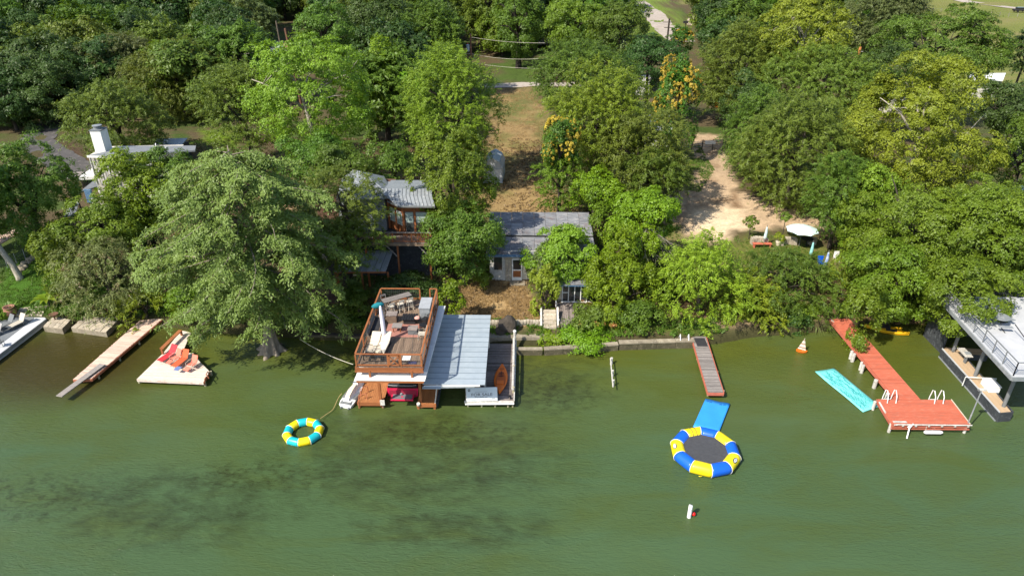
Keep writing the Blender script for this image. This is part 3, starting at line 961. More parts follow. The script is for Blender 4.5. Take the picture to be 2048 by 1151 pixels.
T('pecan_tree', 'rounded green pecan behind the largest pecan', 'feather', 'mid', (1065, 85, 1262, 240), 97, low=-0.9, droop=0.3)
T('fine_leaved_tree', 'drooping light green tree at the right of the dry yard', 'feather', 'bright', (1072, 300, 1165, 420), 70, low=-0.9, droop=0.6)
T('goldenrain_tree', 'green tree with clusters of yellow seed pods beside the dry yard', 'broad', 'flower', (1082, 228, 1162, 350), 69.5, low=-0.9, cs=0.55, accent=('gold', 420, -0.3))
T('goldenrain_tree', 'green tree crowned with orange seed pods left of the driveway', 'broad', 'flower', (1308, 115, 1402, 300), 90, low=-0.9, cs=0.7, accent=('orange', 620, 0.0))
T('goldenrain_tree', 'distant small tree with orange pods by the road end', 'broad', 'flower', (1335, 55, 1385, 110), 135, low=-0.9, cs=0.8, accent=('orange', 160, 0.0))
T('bald_cypress', 'young lime green cypress left of the middle pier', 'feather', 'fresh', (1325, 478, 1480, 665), 52.9, low=-0.95, cs=0.5, droop=0.45, dens=1.15, lobe=0.34, nl=18)
T('bald_cypress', 'lime green cypress boughs over the boat ramp', 'feather', 'fresh', (1440, 540, 1560, 660), 53.3, low=-0.9, droop=0.5, lobe=0.32, nl=12)
T('mesquite_tree', 'dark feathery mesquite in front of the picnic lawn', 'feather', 'mid', (1482, 492, 1662, 640), 55.3, low=-0.9, droop=0.7, lobe=0.34, nl=20, dens=1.1)
T('shore_shrub', 'bright shrub below the mesquite near the water', 'broad', 'bright', (1570, 600, 1645, 655), 53.2, low=-0.95, cat='shrub', cs=0.4)
T('shore_shrub', 'dark shrub on the bank left of the reeds', 'broad', 'dark', (1540, 615, 1620, 672), 52.6, low=-0.95, cat='shrub', cs=0.4)
T('shore_shrub', 'dark green shrub on the grass behind the pale seawall', 'broad', 'mid', (1228, 596, 1322, 668), 51.0, low=-0.95, cat='shrub', cs=0.45)
T('shore_shrub', 'lime shrub spilling over the bank between the boat ramp and the reeds', 'feather', 'fresh', (1502, 606, 1572, 668), 52.0, low=-0.95, cat='shrub', droop=0.5)
T('shore_shrub', 'low shrub at the shore end of the slanting log', 'broad', 'mid', (1672, 600, 1712, 646), 53.6, low=-0.95, cat='shrub', cs=0.35)
T('shade_tree', 'green tree filling the gap behind the cedar house roofs', 'broad', 'mid', (630, 285, 745, 372), 67, low=-0.9, cs=0.7)
T('shade_tree', 'rounded tree against the right side of the white house', 'broad', 'mid', (300, 305, 392, 420), 63, low=-0.9, cs=0.7)
T('shade_tree', 'dark tree at the foot of the white house beside its parapet', 'broad', 'dark', (225, 400, 330, 520), 60, low=-0.9, cs=0.6)
# right bank
T('willow_tree', 'drooping green willow right of the dirt driveway', 'feather', 'mid', (1452, 175, 1580, 345), 84, low=-0.9, droop=0.6)
T('cedar_elm', 'olive elm right of the driveway above the picnic lawn', 'feather', 'olive', (1490, 195, 1695, 425), 74, low=-0.9, droop=0.45, dens=1.1, tr=0.35)
T('cedar_elm', 'green elm beside the large pale umbrella', 'feather', 'mid', (1622, 312, 1745, 470), 64.5, low=-0.9, droop=0.4)
T('cedar_elm', 'olive green elm at the top of the driveway', 'feather', 'olive', (1400, 60, 1570, 235), 108, low=-0.9, droop=0.35)
T('live_oak', 'dark blue-green oak at the bend of the driveway', 'broad', 'blue', (1438, 155, 1550, 290), 95, low=-0.9, cs=0.9)
T('sycamore_tree', 'tall sycamore with a white trunk right of the road', 'broad', 'yellow', (1510, -10, 1700, 150), 108, bark=M_barkw, low=-0.9, cs=0.95, lobe=0.34, nl=22, tr=0.34, reach=0.8, dens=0.85)
T('cedar_elm', 'wide green elm between the white-trunked sycamore and the orange pole', 'feather', 'olive', (1520, 100, 1760, 250), 98, low=-0.9, droop=0.4)
T('sycamore_tree', 'large yellow-green sycamore, brightest tree on the right', 'broad', 'yellow', (1695, 112, 1990, 400), 74, bark=M_barkw, low=-0.95, cs=0.85, lobe=0.34, nl=30, tr=0.36, reach=0.70)
T('sycamore_tree', 'yellow-green tree below the large sycamore over the picnic lawn', 'broad', 'lime', (1672, 330, 1800, 530), 63, low=-0.95, cs=0.65)
T('cottonwood_tree', 'huge green tree above the red dock, widest on the right bank', 'broad', 'bright', (1700, 320, 2060, 640), 57.5, low=-0.95, cs=0.8, lobe=0.34, nl=34, tr=0.5, dens=1.0)
T('cottonwood_tree', 'green boughs reaching down over the red pier', 'broad', 'bright', (1700, 480, 1890, 648), 52.6, low=-0.9, cs=0.6, lobe=0.34, nl=18)
T('cottonwood_tree', 'green boughs shading the deck with the picnic table', 'broad', 'bright', (1850, 440, 2075, 650), 53.4, low=-0.75, cs=0.7, lobe=0.34, nl=20, zmin=8.0)
T('cottonwood_tree', 'low leafy bough hanging right over the red pier', 'broad', 'bright', (1686, 560, 1764, 704), 48.6, low=-0.9, cs=0.5, lobe=0.36, trunk=False, zmin=3.0)
T('shade_tree', 'dark bluish tree below the white roof at the field', 'broad', 'blue', (1950, 160, 2075, 262), 88, low=-0.9, cs=0.9)
T('cottonwood_tree', 'green bough hanging over the corner of the white upper deck', 'broad', 'bright', (1850, 500, 2012, 668), 47.6, low=-0.9, cs=0.55, lobe=0.36, trunk=False, zmin=6.0)
T('shade_tree', 'olive-brown shrub tree at the right of the picnic lawn', 'broad', 'yellow', (1665, 480, 1745, 590), 58, low=-0.95, cs=0.5)
T('chinaberry_tree', 'layered green tree in front of the mown field', 'broad', 'mid', (1760, 18, 2000, 172), 112, low=-0.9, cs=1.1, lobe=0.3, nl=30)
T('live_oak', 'dark blue-green tree beside the orange pole', 'broad', 'blue', (1720, 95, 1830, 190), 98, low=-0.9, cs=0.9)
T('juniper_tree', 'grey-green juniper left of the field', 'feather', 'grey', (1690, -25, 1845, 110), 135, low=-0.9, droop=0.3)
T('shade_tree', 'dark green tree at the right edge below the white roof', 'broad', 'blue', (1992, 168, 2100, 285), 92, low=-0.9, cs=0.9)
T('shade_tree', 'green tree at the right edge beside the big sycamore', 'broad', 'mid', (1985, 225, 2110, 430), 72, low=-0.9, cs=0.8)
T('juniper_tree', 'dark juniper at the far right edge of the field', 'feather', 'dark', (2022, 62, 2085, 145), 118, low=-0.95, droop=0.3)
# upper middle
T('live_oak', 'big dark-trunked oak above the shaded lawn', 'broad', 'mid', (985, -20, 1090, 110), 150, low=-0.5, cs=1.2, tr=0.6, reach=0.9)
T('shade_tree', 'bright green tree left of the road end', 'broad', 'bright', (1088, -5, 1210, 95), 140, low=-0.9, cs=1.1)
T('shade_tree', 'green tree at the left kerb of the road', 'broad', 'mid', (1180, 5, 1300, 118), 132, low=-0.9, cs=1.1)
T('shade_tree', 'dark low tree behind the orange-crowned tree', 'broad', 'dark', (1235, 78, 1365, 175), 108, low=-0.9, cs=0.9)
T('shade_tree', 'dark rounded tree right of the road', 'broad', 'dark', (1392, -10, 1480, 60), 165, low=-0.9, cs=1.2)
T('juniper_tree', 'grey juniper right of the dark rounded tree by the road', 'feather', 'grey', (1450, -20, 1520, 45), 170, low=-0.9, droop=0.2)
T('vine_tree', 'tree draped in vines behind the leaning poles', 'broad', 'mid', (590, 10, 705, 120), 118, low=-0.9, cs=1.0)
T('cedar_elm', 'dark elm with a pale trunk left of the transformer pole', 'feather', 'mid', (815, 10, 925, 150), 124, low=-0.9, droop=0.4)
T('vine_tree', 'blue-green bushy tree above the narrow green tree', 'broad', 'blue', (690, -10, 830, 100), 128, low=-0.9, cs=1.1)
# background woods: prototypes copied, each tree its own object
PROT = []
for i, (st, mt) in enumerate((('broad', 'dark'), ('broad', 'mid'), ('broad', 'blue'), ('feather', 'olive'), ('feather', 'mid'), ('broad', 'olive'), ('feather', 'grey'), ('broad', 'bright'), ('broad', 'dark'))):
    rad = (4.6, 4.6, 4.2)
    if st == 'broad':
        me = broad_crown(500 + i, rad, LM[mt], 14, 330, 48, 0.36, 0.23, 0.40, 0.18, -0.8)
    else:
        me = feather_crown(500 + i, rad, LM[mt], 14, 560, 32, 0.50, 0.15, 1.4, 0.4, 0.40, -0.8)
    tm = trunk_mesh(np.random.default_rng(900 + i), rad, 5.6, 0.28, M_barkd, 6, 0.75, 1, 1)
    PROT.append((me, tm))
KINDN = ['dark green', 'mid green', 'blue-green', 'olive', 'green feathery', 'olive rounded', 'grey-green', 'bright green', 'deep green']

CLEAR = [(1270, -50, 1400, 88), (1845, -80, 2400, 172), (985, 120, 1090, 420), (1372, 260, 1640, 480), (60, 250, 165, 350), (300, 255, 480, 300), (170, 260, 390, 460), (700, 140, 760, 200), (1090, 40, 1130, 75), (325, 25, 352, 80), (525, 82, 605, 112), (1500, -10, 1545, 10), (925, 60, 962, 128), (535, 40, 592, 110), (1930, 140, 2010, 165), (1780, 165, 1840, 195), (1370, 195, 1450, 300)]
def blocked(px, py, m=14):
    return any(a - m < px < c_ + m and b_ - m < py < d + m for a, b_, c_, d in CLEAR)
def project(X, Y, Z):
    c, s = math.cos(YAW), math.sin(YAW)
    x = X * c + Y * s; y = -X * s + Y * c; z = Z - CAM_H
    zc = y * math.cos(PITCH) - z * math.sin(PITCH); yc = y * math.sin(PITCH) + z * math.cos(PITCH)
    return 1024 + F_PX * x / zc, 575.5 - F_PX * yc / zc
def WOODREG(px, py):
    cols = ((160, 'at the far left'), (320, 'left of the pale gabled roof'), (470, 'right of the pale gabled roof'), (600, 'around the leaning poles'), (760, 'above the bright sycamore'), (920, 'left of the transformer pole'), (1100, 'behind the dark-trunked oak'), (1280, 'left of the road end'), (1460, 'right of the road'), (1640, 'behind the white-trunked sycamore'), (1850, 'left of the mown field'), (9999, 'at the far right'))
    rows = ((-8, 'at the top'), (45, 'in the upper woods'), (120, 'in the middle woods'), (999, 'at the near woods edge'))
    return next(n for v, n in rows if py < v) + ' ' + next(n for v, n in cols if px < v)
placed = []
rr = random.Random(11)
def wood(px, py, sc=None, k=None):
    p = G(px, py)
    if p.y > 300 or p.y < 55: return
    if abs(px - 1024) > 1150: return
    s_ = sc or rr.uniform(0.95, 1.5) * (1.0 if p.y < 170 else 1.25)
    for (x, y, r_) in placed:
        if (x - p.x) ** 2 + (y - p.y) ** 2 < (3.1 * (s_ + r_) * 0.90) ** 2: return
    tx, ty = project(p.x, p.y, p.z + 9.5 * s_)
    for fx in (tx - 4.0 * s_ * ppm(*p), tx, tx + 4.0 * s_ * ppm(*p)):
        for fy in (ty, (ty + py) / 2, py):
            if blocked(fx, fy, 0): return
    placed.append((p.x, p.y, s_))
    k = rr.choices(range(9), (5, 1.8, 3, 1.2, 1.8, 0.8, 0.9, 0.3, 5) if px < 560 else (3, 3, 2, 2, 2.4, 1.6, 1.2, 0.8, 3) if px < 900 else (1.5, 3, 1.5, 3, 3, 2, 1.5, 1.5, 1.5))[0] if k is None else k  # darker kinds weighted at the left: a cloud's shadow put into the leaf colours
    me, tm = PROT[k]
    cz = p.z + 5.4 * s_
    reg = WOODREG(px, py)
    szn = 'smaller ' if s_ < 1.15 else 'large ' if s_ < 1.5 else 'very broad '
    place_tree('woodland_tree', szn + KINDN[k] + ' tree ' + reg, 'tree', (p.x, p.y, cz), me, tm, p.z, (s_ * rr.uniform(.9, 1.1), s_ * rr.uniform(.9, 1.1), s_ * rr.uniform(0.9, 1.15)), rr.uniform(0, 6.28), group=szn + KINDN[k] + ' trees ' + reg)
# rows of trunks through the woods, nearest first
for py in list(range(300, 120, -13)) + list(range(120, 40, -7)) + list(range(40, -60, -4)):
    for k in range(70):
        px = rr.uniform(-140, 2190)
        inside = (py < 128 and px < 1010) or (px < 560 and py < 235) or (py < 100 and px < 1300) or (1390 < px < 1860 and py < 120) or (1400 < px < 1500 and 60 < py < 200) or (px < 60 and py < 270) or (330 < px < 520 and py < 240) or (760 < px < 830 and py < 290)  or (py < -14)
        if inside: wood(px, py)
print('leaves', LEAFN, 'woodland', len(placed))

# ------------------------------------------------------------------ materials for built things
M_cedar = mat('cedar', (0.34, 0.125, 0.045), (0.25, 0.085, 0.030), scale=2, stretch=(1, 1, 6), rough=0.7, bump=0.2)
M_cedarx = mat('cedar_boards', (0.40, 0.165, 0.060), (0.28, 0.105, 0.038), scale=2.5, stretch=(1, 9, 1), rough=0.7, bump=0.2, c3=(0.48, 0.25, 0.11))
M_deck = mat('deck_boards', (0.225, 0.160, 0.110), (0.145, 0.100, 0.072), scale=2.5, stretch=(1, 9, 1), rough=0.85, var=0.22)
M_grey = mat('weathered_planks', (0.26, 0.235, 0.215), (0.15, 0.13, 0.12), scale=2.5, stretch=(0.6, 9, 1), rough=0.9, var=0.3, c3=(0.36, 0.33, 0.30), bump=0.4)
M_greyw = mat('dark_weathered_planks', (0.22, 0.185, 0.165), (0.105, 0.085, 0.078), scale=2.0, stretch=(0.6, 9, 1), rough=0.9, var=0.35, c3=(0.34, 0.30, 0.27), bump=0.4)
M_pinkp = mat('peeling_pink_planks', (0.58, 0.36, 0.27), (0.66, 0.55, 0.46), scale=1.6, stretch=(0.7, 12, 1), rough=0.85, var=0.16, c3=(0.40, 0.17, 0.11))
M_whitep = mat('peeling_white_planks', (0.60, 0.49, 0.41), (0.67, 0.60, 0.53), scale=1.6, stretch=(0.7, 12, 1), rough=0.85, var=0.10, c3=(0.46, 0.29, 0.21))
M_redp = mat('red_painted_planks', (0.52, 0.135, 0.075), (0.44, 0.105, 0.058), scale=1.5, stretch=(0.5, 6, 1), rough=0.7, var=0.12, c3=(0.58, 0.24, 0.16), dirt=(0.30, 0.12, 0.08), dirt_amt=0.5)
M_redb = mat('red_painted_beam', (0.50, 0.14, 0.085), (0.40, 0.11, 0.07), scale=2, rough=0.7)
M_rust = mat('rust_paint', (0.46, 0.17, 0.09), (0.36, 0.12, 0.065), scale=2, rough=0.75)
M_tan = mat('tan_composite', (0.44, 0.32, 0.20), (0.38, 0.27, 0.17), scale=2, stretch=(1, 6, 1), rough=0.8)
M_white = mat('white_paint', (0.78, 0.78, 0.76), (0.70, 0.70, 0.68), scale=2, rough=0.5, bump=0.05, dirt=(0.35, 0.33, 0.28), dirt_amt=0.3)
M_whitec = mat('white_plastic', (0.80, 0.80, 0.79), (0.76, 0.76, 0.75), scale=3, rough=0.35, bump=0, var=0.02)
M_offw = mat('weathered_white', (0.60, 0.58, 0.54), (0.40, 0.38, 0.34), scale=4, rough=0.85, c3=(0.25, 0.23, 0.20))
M_cream = mat('cream_siding', (0.66, 0.62, 0.54), (0.60, 0.56, 0.48), scale=1.5, rough=0.8, dirt=(0.3, 0.27, 0.2), dirt_amt=0.3)
M_metroof = mat('blue_grey_metal', (0.36, 0.415, 0.455), (0.29, 0.345, 0.39), scale=0.8, rough=0.45, spec=0.5, bump=0.03, dirt=(0.28, 0.33, 0.37), dirt_amt=0.5, var=0.03)
M_galv = mat('galvanised_metal', (0.25, 0.27, 0.285), (0.19, 0.21, 0.225), scale=1.2, rough=0.45, spec=0.5, bump=0.08, var=0.08, c3=(0.33, 0.34, 0.345))
M_steel = mat('grey_steel_paint', (0.17, 0.18, 0.185), (0.13, 0.14, 0.145), scale=2, rough=0.5, bump=0.03)
M_black = mat('black_metal', (0.018, 0.018, 0.020), (0.012, 0.012, 0.013), scale=3, rough=0.5, bump=0.02)
M_dark = mat('dark_cushion', (0.030, 0.030, 0.033), (0.020, 0.020, 0.022), scale=4, rough=0.9)
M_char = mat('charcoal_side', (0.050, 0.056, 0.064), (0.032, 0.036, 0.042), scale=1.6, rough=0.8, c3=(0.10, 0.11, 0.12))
M_glass = mat('dark_glass', (0.020, 0.026, 0.028), (0.035, 0.042, 0.042), scale=0.8, rough=0.08, spec=0.8, bump=0.0, var=0)
M_sheet = mat('pale_blinds', (0.42, 0.50, 0.46), (0.30, 0.38, 0.36), scale=2, rough=0.3, bump=0)
M_roofo = mat('old_roofing', (0.24, 0.245, 0.255), (0.11, 0.12, 0.14), scale=1.1, stretch=(.5, 2.2, 1), rough=0.95, c3=(0.36, 0.35, 0.34), bump=0.4, dirt=(0.16, 0.10, 0.085), dirt_amt=0.6)
M_shing = mat('grey_shingle', (0.175, 0.19, 0.205), (0.14, 0.155, 0.17), scale=1.2, rough=0.9, bump=0.2, var=0.05)
M_blued = mat('blue_fascia', (0.045, 0.115, 0.22), (0.07, 0.15, 0.25), scale=3, rough=0.8, c3=(0.3, 0.3, 0.3))
M_stone = mat('limestone', (0.46, 0.40, 0.31), (0.34, 0.29, 0.22), scale=2.2, rough=0.95, c3=(0.56, 0.51, 0.42), bump=0.6, var=0.15)
M_stoned = mat('old_concrete', (0.30, 0.26, 0.19), (0.20, 0.17, 0.125), scale=1.8, rough=0.95, c3=(0.38, 0.34, 0.26), bump=0.5, var=0.12)
M_conc = mat('dock_coating', (0.50, 0.51, 0.52), (0.43, 0.44, 0.46), scale=0.8, rough=0.7, bump=0.05, dirt=(0.36, 0.37, 0.38), dirt_amt=0.5)
M_terra = mat('terracotta', (0.30, 0.15, 0.10), (0.22, 0.11, 0.075), scale=3, rough=0.85)
M_yel = mat('yellow_vinyl', (0.82, 0.66, 0.012), (0.78, 0.60, 0.010), scale=2, rough=0.33, spec=0.5, bump=0.02, var=0.02)
M_blu = mat('blue_vinyl', (0.008, 0.115, 0.62), (0.008, 0.10, 0.54), scale=2, rough=0.33, spec=0.5, bump=0.02, var=0.02)
M_teal = mat('teal_vinyl', (0.012, 0.46, 0.50), (0.010, 0.40, 0.46), scale=2, rough=0.33, spec=0.5, bump=0.02, var=0.02)
M_tramp = mat('trampoline_mesh', (0.060, 0.062, 0.068), (0.045, 0.047, 0.052), scale=5, rough=0.8, bump=0.05)
M_bluf = mat('blue_foam', (0.035, 0.29, 0.72), (0.03, 0.25, 0.66), scale=0.7, rough=0.45, bump=0.08, var=0)
M_tealf = mat('teal_foam', (0.20, 0.68, 0.64), (0.16, 0.60, 0.58), scale=1.5, rough=0.5, bump=0.1, var=0)
M_tealw = mat('teal_wet', (0.055, 0.36, 0.36), (0.04, 0.30, 0.32), scale=3, rough=0.2, bump=0, var=0)
M_bluw = mat('blue_wet', (0.015, 0.14, 0.42), (0.012, 0.11, 0.36), scale=3, rough=0.2, bump=0, var=0)
M_pink = mat('pink_gelcoat', (0.62, 0.022, 0.085), (0.56, 0.018, 0.07), scale=1, rough=0.2, spec=0.6, bump=0, var=0)
M_orange = mat('orange_plastic', (0.72, 0.165, 0.015), (0.64, 0.135, 0.012), scale=2, rough=0.4, bump=0.03, var=0)
M_orangd = mat('orange_plastic_worn', (0.48, 0.10, 0.014), (0.38, 0.085, 0.014), scale=3, rough=0.5, bump=0.03, var=0)
M_yelk = mat('yellow_plastic', (0.75, 0.42, 0.012), (0.68, 0.36, 0.012), scale=2, rough=0.4, bump=0.03, var=0.05)
M_crm = mat('cream_cushion', (0.66, 0.58, 0.45), (0.60, 0.52, 0.40), scale=3, rough=0.9, bump=0.1)
M_red = mat('crimson_sling', (0.52, 0.035, 0.045), (0.44, 0.03, 0.04), scale=4, rough=0.8)
M_coral = mat('coral_sling', (0.68, 0.19, 0.13), (0.60, 0.16, 0.11), scale=4, rough=0.8)
M_osling = mat('orange_sling', (0.60, 0.120, 0.045), (0.52, 0.10, 0.04), scale=4, rough=0.8)
M_wick = mat('pale_frame', (0.50, 0.46, 0.38), (0.40, 0.36, 0.30), scale=4, rough=0.6)
M_tealc = mat('teal_cloth', (0.010, 0.18, 0.22), (0.008, 0.14, 0.17), scale=5, rough=0.85)
M_aqua = mat('pale_aqua_cloth', (0.60, 0.74, 0.72), (0.52, 0.68, 0.67), scale=2, rough=0.8, bump=0.05)
M_rug = mat('pink_rug', (0.36, 0.17, 0.13), (0.28, 0.12, 0.095), scale=1, stretch=(12, 1, 1), rough=0.95)
M_print = mat('print_ink', (0.035, 0.040, 0.045), rough=0.6, bump=0, var=0)
M_banner = mat('banner_vinyl', (0.58, 0.63, 0.66), (0.54, 0.59, 0.62), scale=0.8, rough=0.5, bump=0.02, var=0)
M_wire = mat('wire_mesh', (0.20, 0.20, 0.19), rough=0.5, metal=0.4, bump=0, var=0)
M_rope = mat('rope', (0.62, 0.58, 0.48), rough=0.9, bump=0, var=0)
M_ropey = mat('yellow_rope', (0.50, 0.36, 0.16), rough=0.9, bump=0, var=0)
M_buoyr = mat('red_plastic', (0.72, 0.012, 0.010), (0.65, 0.01, 0.01), scale=2, rough=0.3, bump=0, var=0)
M_algae = mat('pile_wood', (0.42, 0.38, 0.27), (0.24, 0.22, 0.12), scale=3, rough=0.95, bump=0.4)
M_trunkbr = mat('brown_rust', (0.16, 0.08, 0.05), (0.10, 0.05, 0.03), scale=5, rough=0.9)
M_poleo = mat('new_pole', (0.52, 0.20, 0.06), (0.44, 0.16, 0.05), scale=2, stretch=(1, 1, .2), rough=0.9)
M_poleb = mat('old_pole', (0.20, 0.095, 0.060), (0.14, 0.07, 0.045), scale=2, stretch=(1, 1, .2), rough=0.9)
M_gal2 = mat('transformer_grey', (0.36, 0.42, 0.46), rough=0.5, bump=0, var=0)
M_drywood = mat('dry_branches', (0.34, 0.30, 0.25), (0.24, 0.21, 0.17), scale=4, rough=0.95)
M_pal = mat('peach_wall', (0.62, 0.42, 0.26), (0.56, 0.37, 0.22), scale=1, rough=0.9)
M_brdeck = mat('brown_terrace_boards', (0.15, 0.082, 0.052), (0.105, 0.056, 0.036), scale=2.5, stretch=(1, 8, 1), rough=0.8, var=0.15)

def unitbox(name, sx, sy, sz, m, bottom=False):
    q = MB(); q.box((0, 0, sz / 2 if bottom else 0), (sx, sy, sz)); return q.mesh(name, m)

# ------------------------------------------------------------------ the boathouse with a roof deck
ZR, ZF = 5.9, 4.89                                  # top of the railing, deck floor
dx0, dx1, dy0, dy1 = -11.30, -6.72, 38.42, 47.95
bh = thing('boathouse', 'two-level cedar boathouse with railed roof deck and blue-grey metal side roof', 'boathouse', (-9.0, 44.0, 0.0))
boards(bh, [(dx0 + .02, dy0 + .02), (dx1 - .02, dy0 + .02), (dx1 - .02, dy1 - .02), (dx0 + .02, dy1 - .02)], math.radians(90), 0.142, 0.04, ZF, M_deck, name='deck_plank', gap=0.014, jz=0.002)
def P(mb, name, m, parent=bh, **k): return mb.build(name, m, parent, **k)
q = MB()
for z in (ZF - 0.17,):
    q.beam((dx0 - .03, dy0 - .02, z), (dx1 + .03, dy0 - .02, z), 0.05, 0.24)
P(q, 'front_fascia', M_cedar)
q = MB().beam((dx0 - .06, dy0 - .09, ZF - 0.33), (dx1 + .06, dy0 - .09, ZF - 0.33), 0.05, 0.12); P(q, 'lower_fascia', M_cedar)
q = MB().beam((dx0 - .03, dy0 + .01, ZF - 0.17), (dx0 - .03, dy1, ZF - 0.17), 0.05, 0.24); P(q, 'side_fascia', M_cedar)
q = MB().beam((dx1 + .03, dy0 + .01, ZF - 0.17), (dx1 + .03, dy1, ZF - 0.17), 0.05, 0.24); P(q, 'side_fascia', M_cedar)
q = MB()
for i in range(9):
    y = dy0 + 0.5 + i * 1.1
    q.beam((dx0, y, ZF - 0.16), (dx1, y, ZF - 0.16), 0.06, 0.2)
P(q, 'joist_frame', M_cedar)
# railing: posts, top rail, bottom rail, wire mesh
def rail(parent, a, b, n, m=M_cedar, h=1.01, skip=(), posts=True, wire=True, cap=0.115, mid=True):
    a, b = Vector(a), Vector(b)
    for i in range(n + 1):
        if not posts or i in skip: continue
        p = a.lerp(b, i / n)
        q = MB().box((p.x, p.y, p.z + h / 2 - 0.02), (0.10, 0.10, h - 0.06)); q.build('rail_post', m, parent)
    q = MB().beam(a + Vector((0, 0, h)), b + Vector((0, 0, h)), cap, 0.045); q.build('top_rail', m, parent)
    q = MB().beam(a + Vector((0, 0, 0.12)), b + Vector((0, 0, 0.12)), 0.05, 0.09); q.build('bottom_rail', m, parent)
    if wire:
        q = MB(); L = (b - a).length; k = int(L / 0.16)
        for i in range(1, k):
            p = a.lerp(b, i / k); q.beam(p + Vector((0, 0, 0.16)), p + Vector((0, 0, h - 0.03)), 0.007, 0.007)
        for i in range(1, 6):
            z = 0.14 + i * (h - 0.18) / 6; q.beam(a + Vector((0, 0, z)), b + Vector((0, 0, z)), 0.007, 0.007)
        q.build('wire_panel', M_wire, parent)
e = 0.06
xg0, xg1 = dx0 + 2.24, dx0 + 3.12
rail(bh, (dx0 + e, dy0 + e, ZF), (xg0, dy0 + e, ZF), 1)
rail(bh, (xg1, dy0 + e, ZF), (dx1 - e, dy0 + e, ZF), 1)
q = MB().beam((xg0, dy0 + e, ZF + 1.01), (xg1, dy0 + e, ZF + 1.01), 0.14, 0.045); P(q, 'top_rail', M_cedar)
gt = MB().beam((xg0 + .06, dy0 + .03, ZF + .14), (xg1 - .06, dy0 + .03, ZF + .14), 0.05, 0.09)
gt.beam((xg0 + .06, dy0 + .03, ZF + .90), (xg1 - .06, dy0 + .03, ZF + .90), 0.05, 0.09)
gt.beam((xg0 + .10, dy0 + .03, ZF + .1), (xg0 + .10, dy0 + .03, ZF + .95), 0.09, 0.05).beam((xg1 - .10, dy0 + .03, ZF + .1), (xg1 - .10, dy0 + .03, ZF + .95), 0.09, 0.05)
gt.beam((xg0 + .1, dy0 + .0, ZF + .16), (xg1 - .1, dy0 + .0, ZF + .88), 0.05, 0.07).beam((xg0 + .1, dy0 - .035, ZF + .88), (xg1 - .1, dy0 - .035, ZF + .16), 0.05, 0.07)
g_ = P(gt, 'gate', M_cedar)
rail(bh, (dx0 + e, dy0 + e + .075, ZF), (dx0 + e, dy1 - e - .075, ZF), 4, h=1.007, skip=(0, 4))
rail(bh, (dx1 - e, dy0 + e + .075, ZF), (dx1 - e, dy1 - e - .075, ZF), 4, h=1.007, skip=(0, 4))
rail(bh, (dx0 + e, dy1 - e, ZF), (dx0 + 3.15, dy1 - e, ZF), 1)
rail(bh, (dx1 - 0.62, dy1 - e, ZF), (dx1 - e, dy1 - e, ZF), 1)
# white roof under the deck
A = U(709, 758, 4.12); B = U(848.5, 753.5, 4.12)
P(MB().slab([(A.x, A.y - .02, 4.12), (B.x + 0.1, A.y - .02, 4.12), (-6.15, 47.9, 4.35), (-11.2, 47.9, 4.35)], 0.10), 'white_roof', M_white)
P(MB().beam((A.x + .1, A.y + .04, 3.92), (B.x, A.y + .04, 3.92), 0.06, 0.16), 'eave_board', M_cedar)
q = MB()
for x in (dx0 + .95, dx1 - .75):
    q.beam((x, A.y + .3, 4.12), (x, A.y + .3, ZF - .25), 0.14, 0.14)
P(q, 'bracket', M_cedar)
# metal side roof: sheets across, seams between
rx0, rx1 = -6.95, -2.55
ry0, ry1 = 39.28, 48.85
zr = lambda y: 2.85 + (y - ry0) * 0.012
nP = 14
me = unitbox('roof_panel', rx1 - rx0, (ry1 - ry0) / nP - 0.03, 0.04, M_metroof)
copies(bh, 'roof_panel', me, [((rx0 + rx1) / 2, ry0 + (i + .5) * (ry1 - ry0) / nP, zr(ry0 + (i + .5) * (ry1 - ry0) / nP)) for i in range(nP)])
me = unitbox('roof_seam', rx1 - rx0 - 0.02, 0.045, 0.05, mat('seam_metal', (0.20, 0.245, 0.28), rough=0.5, bump=0, var=0))
copies(bh, 'roof_seam', me, [((rx0 + rx1) / 2, ry0 + i * (ry1 - ry0) / nP, zr(ry0 + i * (ry1 - ry0) / nP) + 0.012) for i in range(1, nP)])
P(MB().beam((rx0 + .1, ry0 - .03, 2.72), (rx1 - .35, ry0 - .03, 2.80), 0.05, 0.13), 'roof_fascia', M_white)
P(MB().beam((rx0 + .05, ry0 + .12, 2.48), (-3.3, ry0 + .12, 2.60), 0.10, 0.10), 'gutter', M_white)
P(MB().b3(rx0, rx0 + 1.3, 38.95, ry0 - .02, 2.70, 2.74), 'roof_apron', M_metroof)
q = MB().b3(-2.78, -2.62, 41.6, 41.76, .5, 2.8); P(q, 'roof_post', M_offw)
q = MB().b3(-2.78, -2.62, 47.6, 47.76, .5, 2.8); P(q, 'roof_post', M_offw)
q = MB().b3(-6.9, -6.74, 47.6, 47.76, .5, 2.8); P(q, 'roof_post', M_offw)
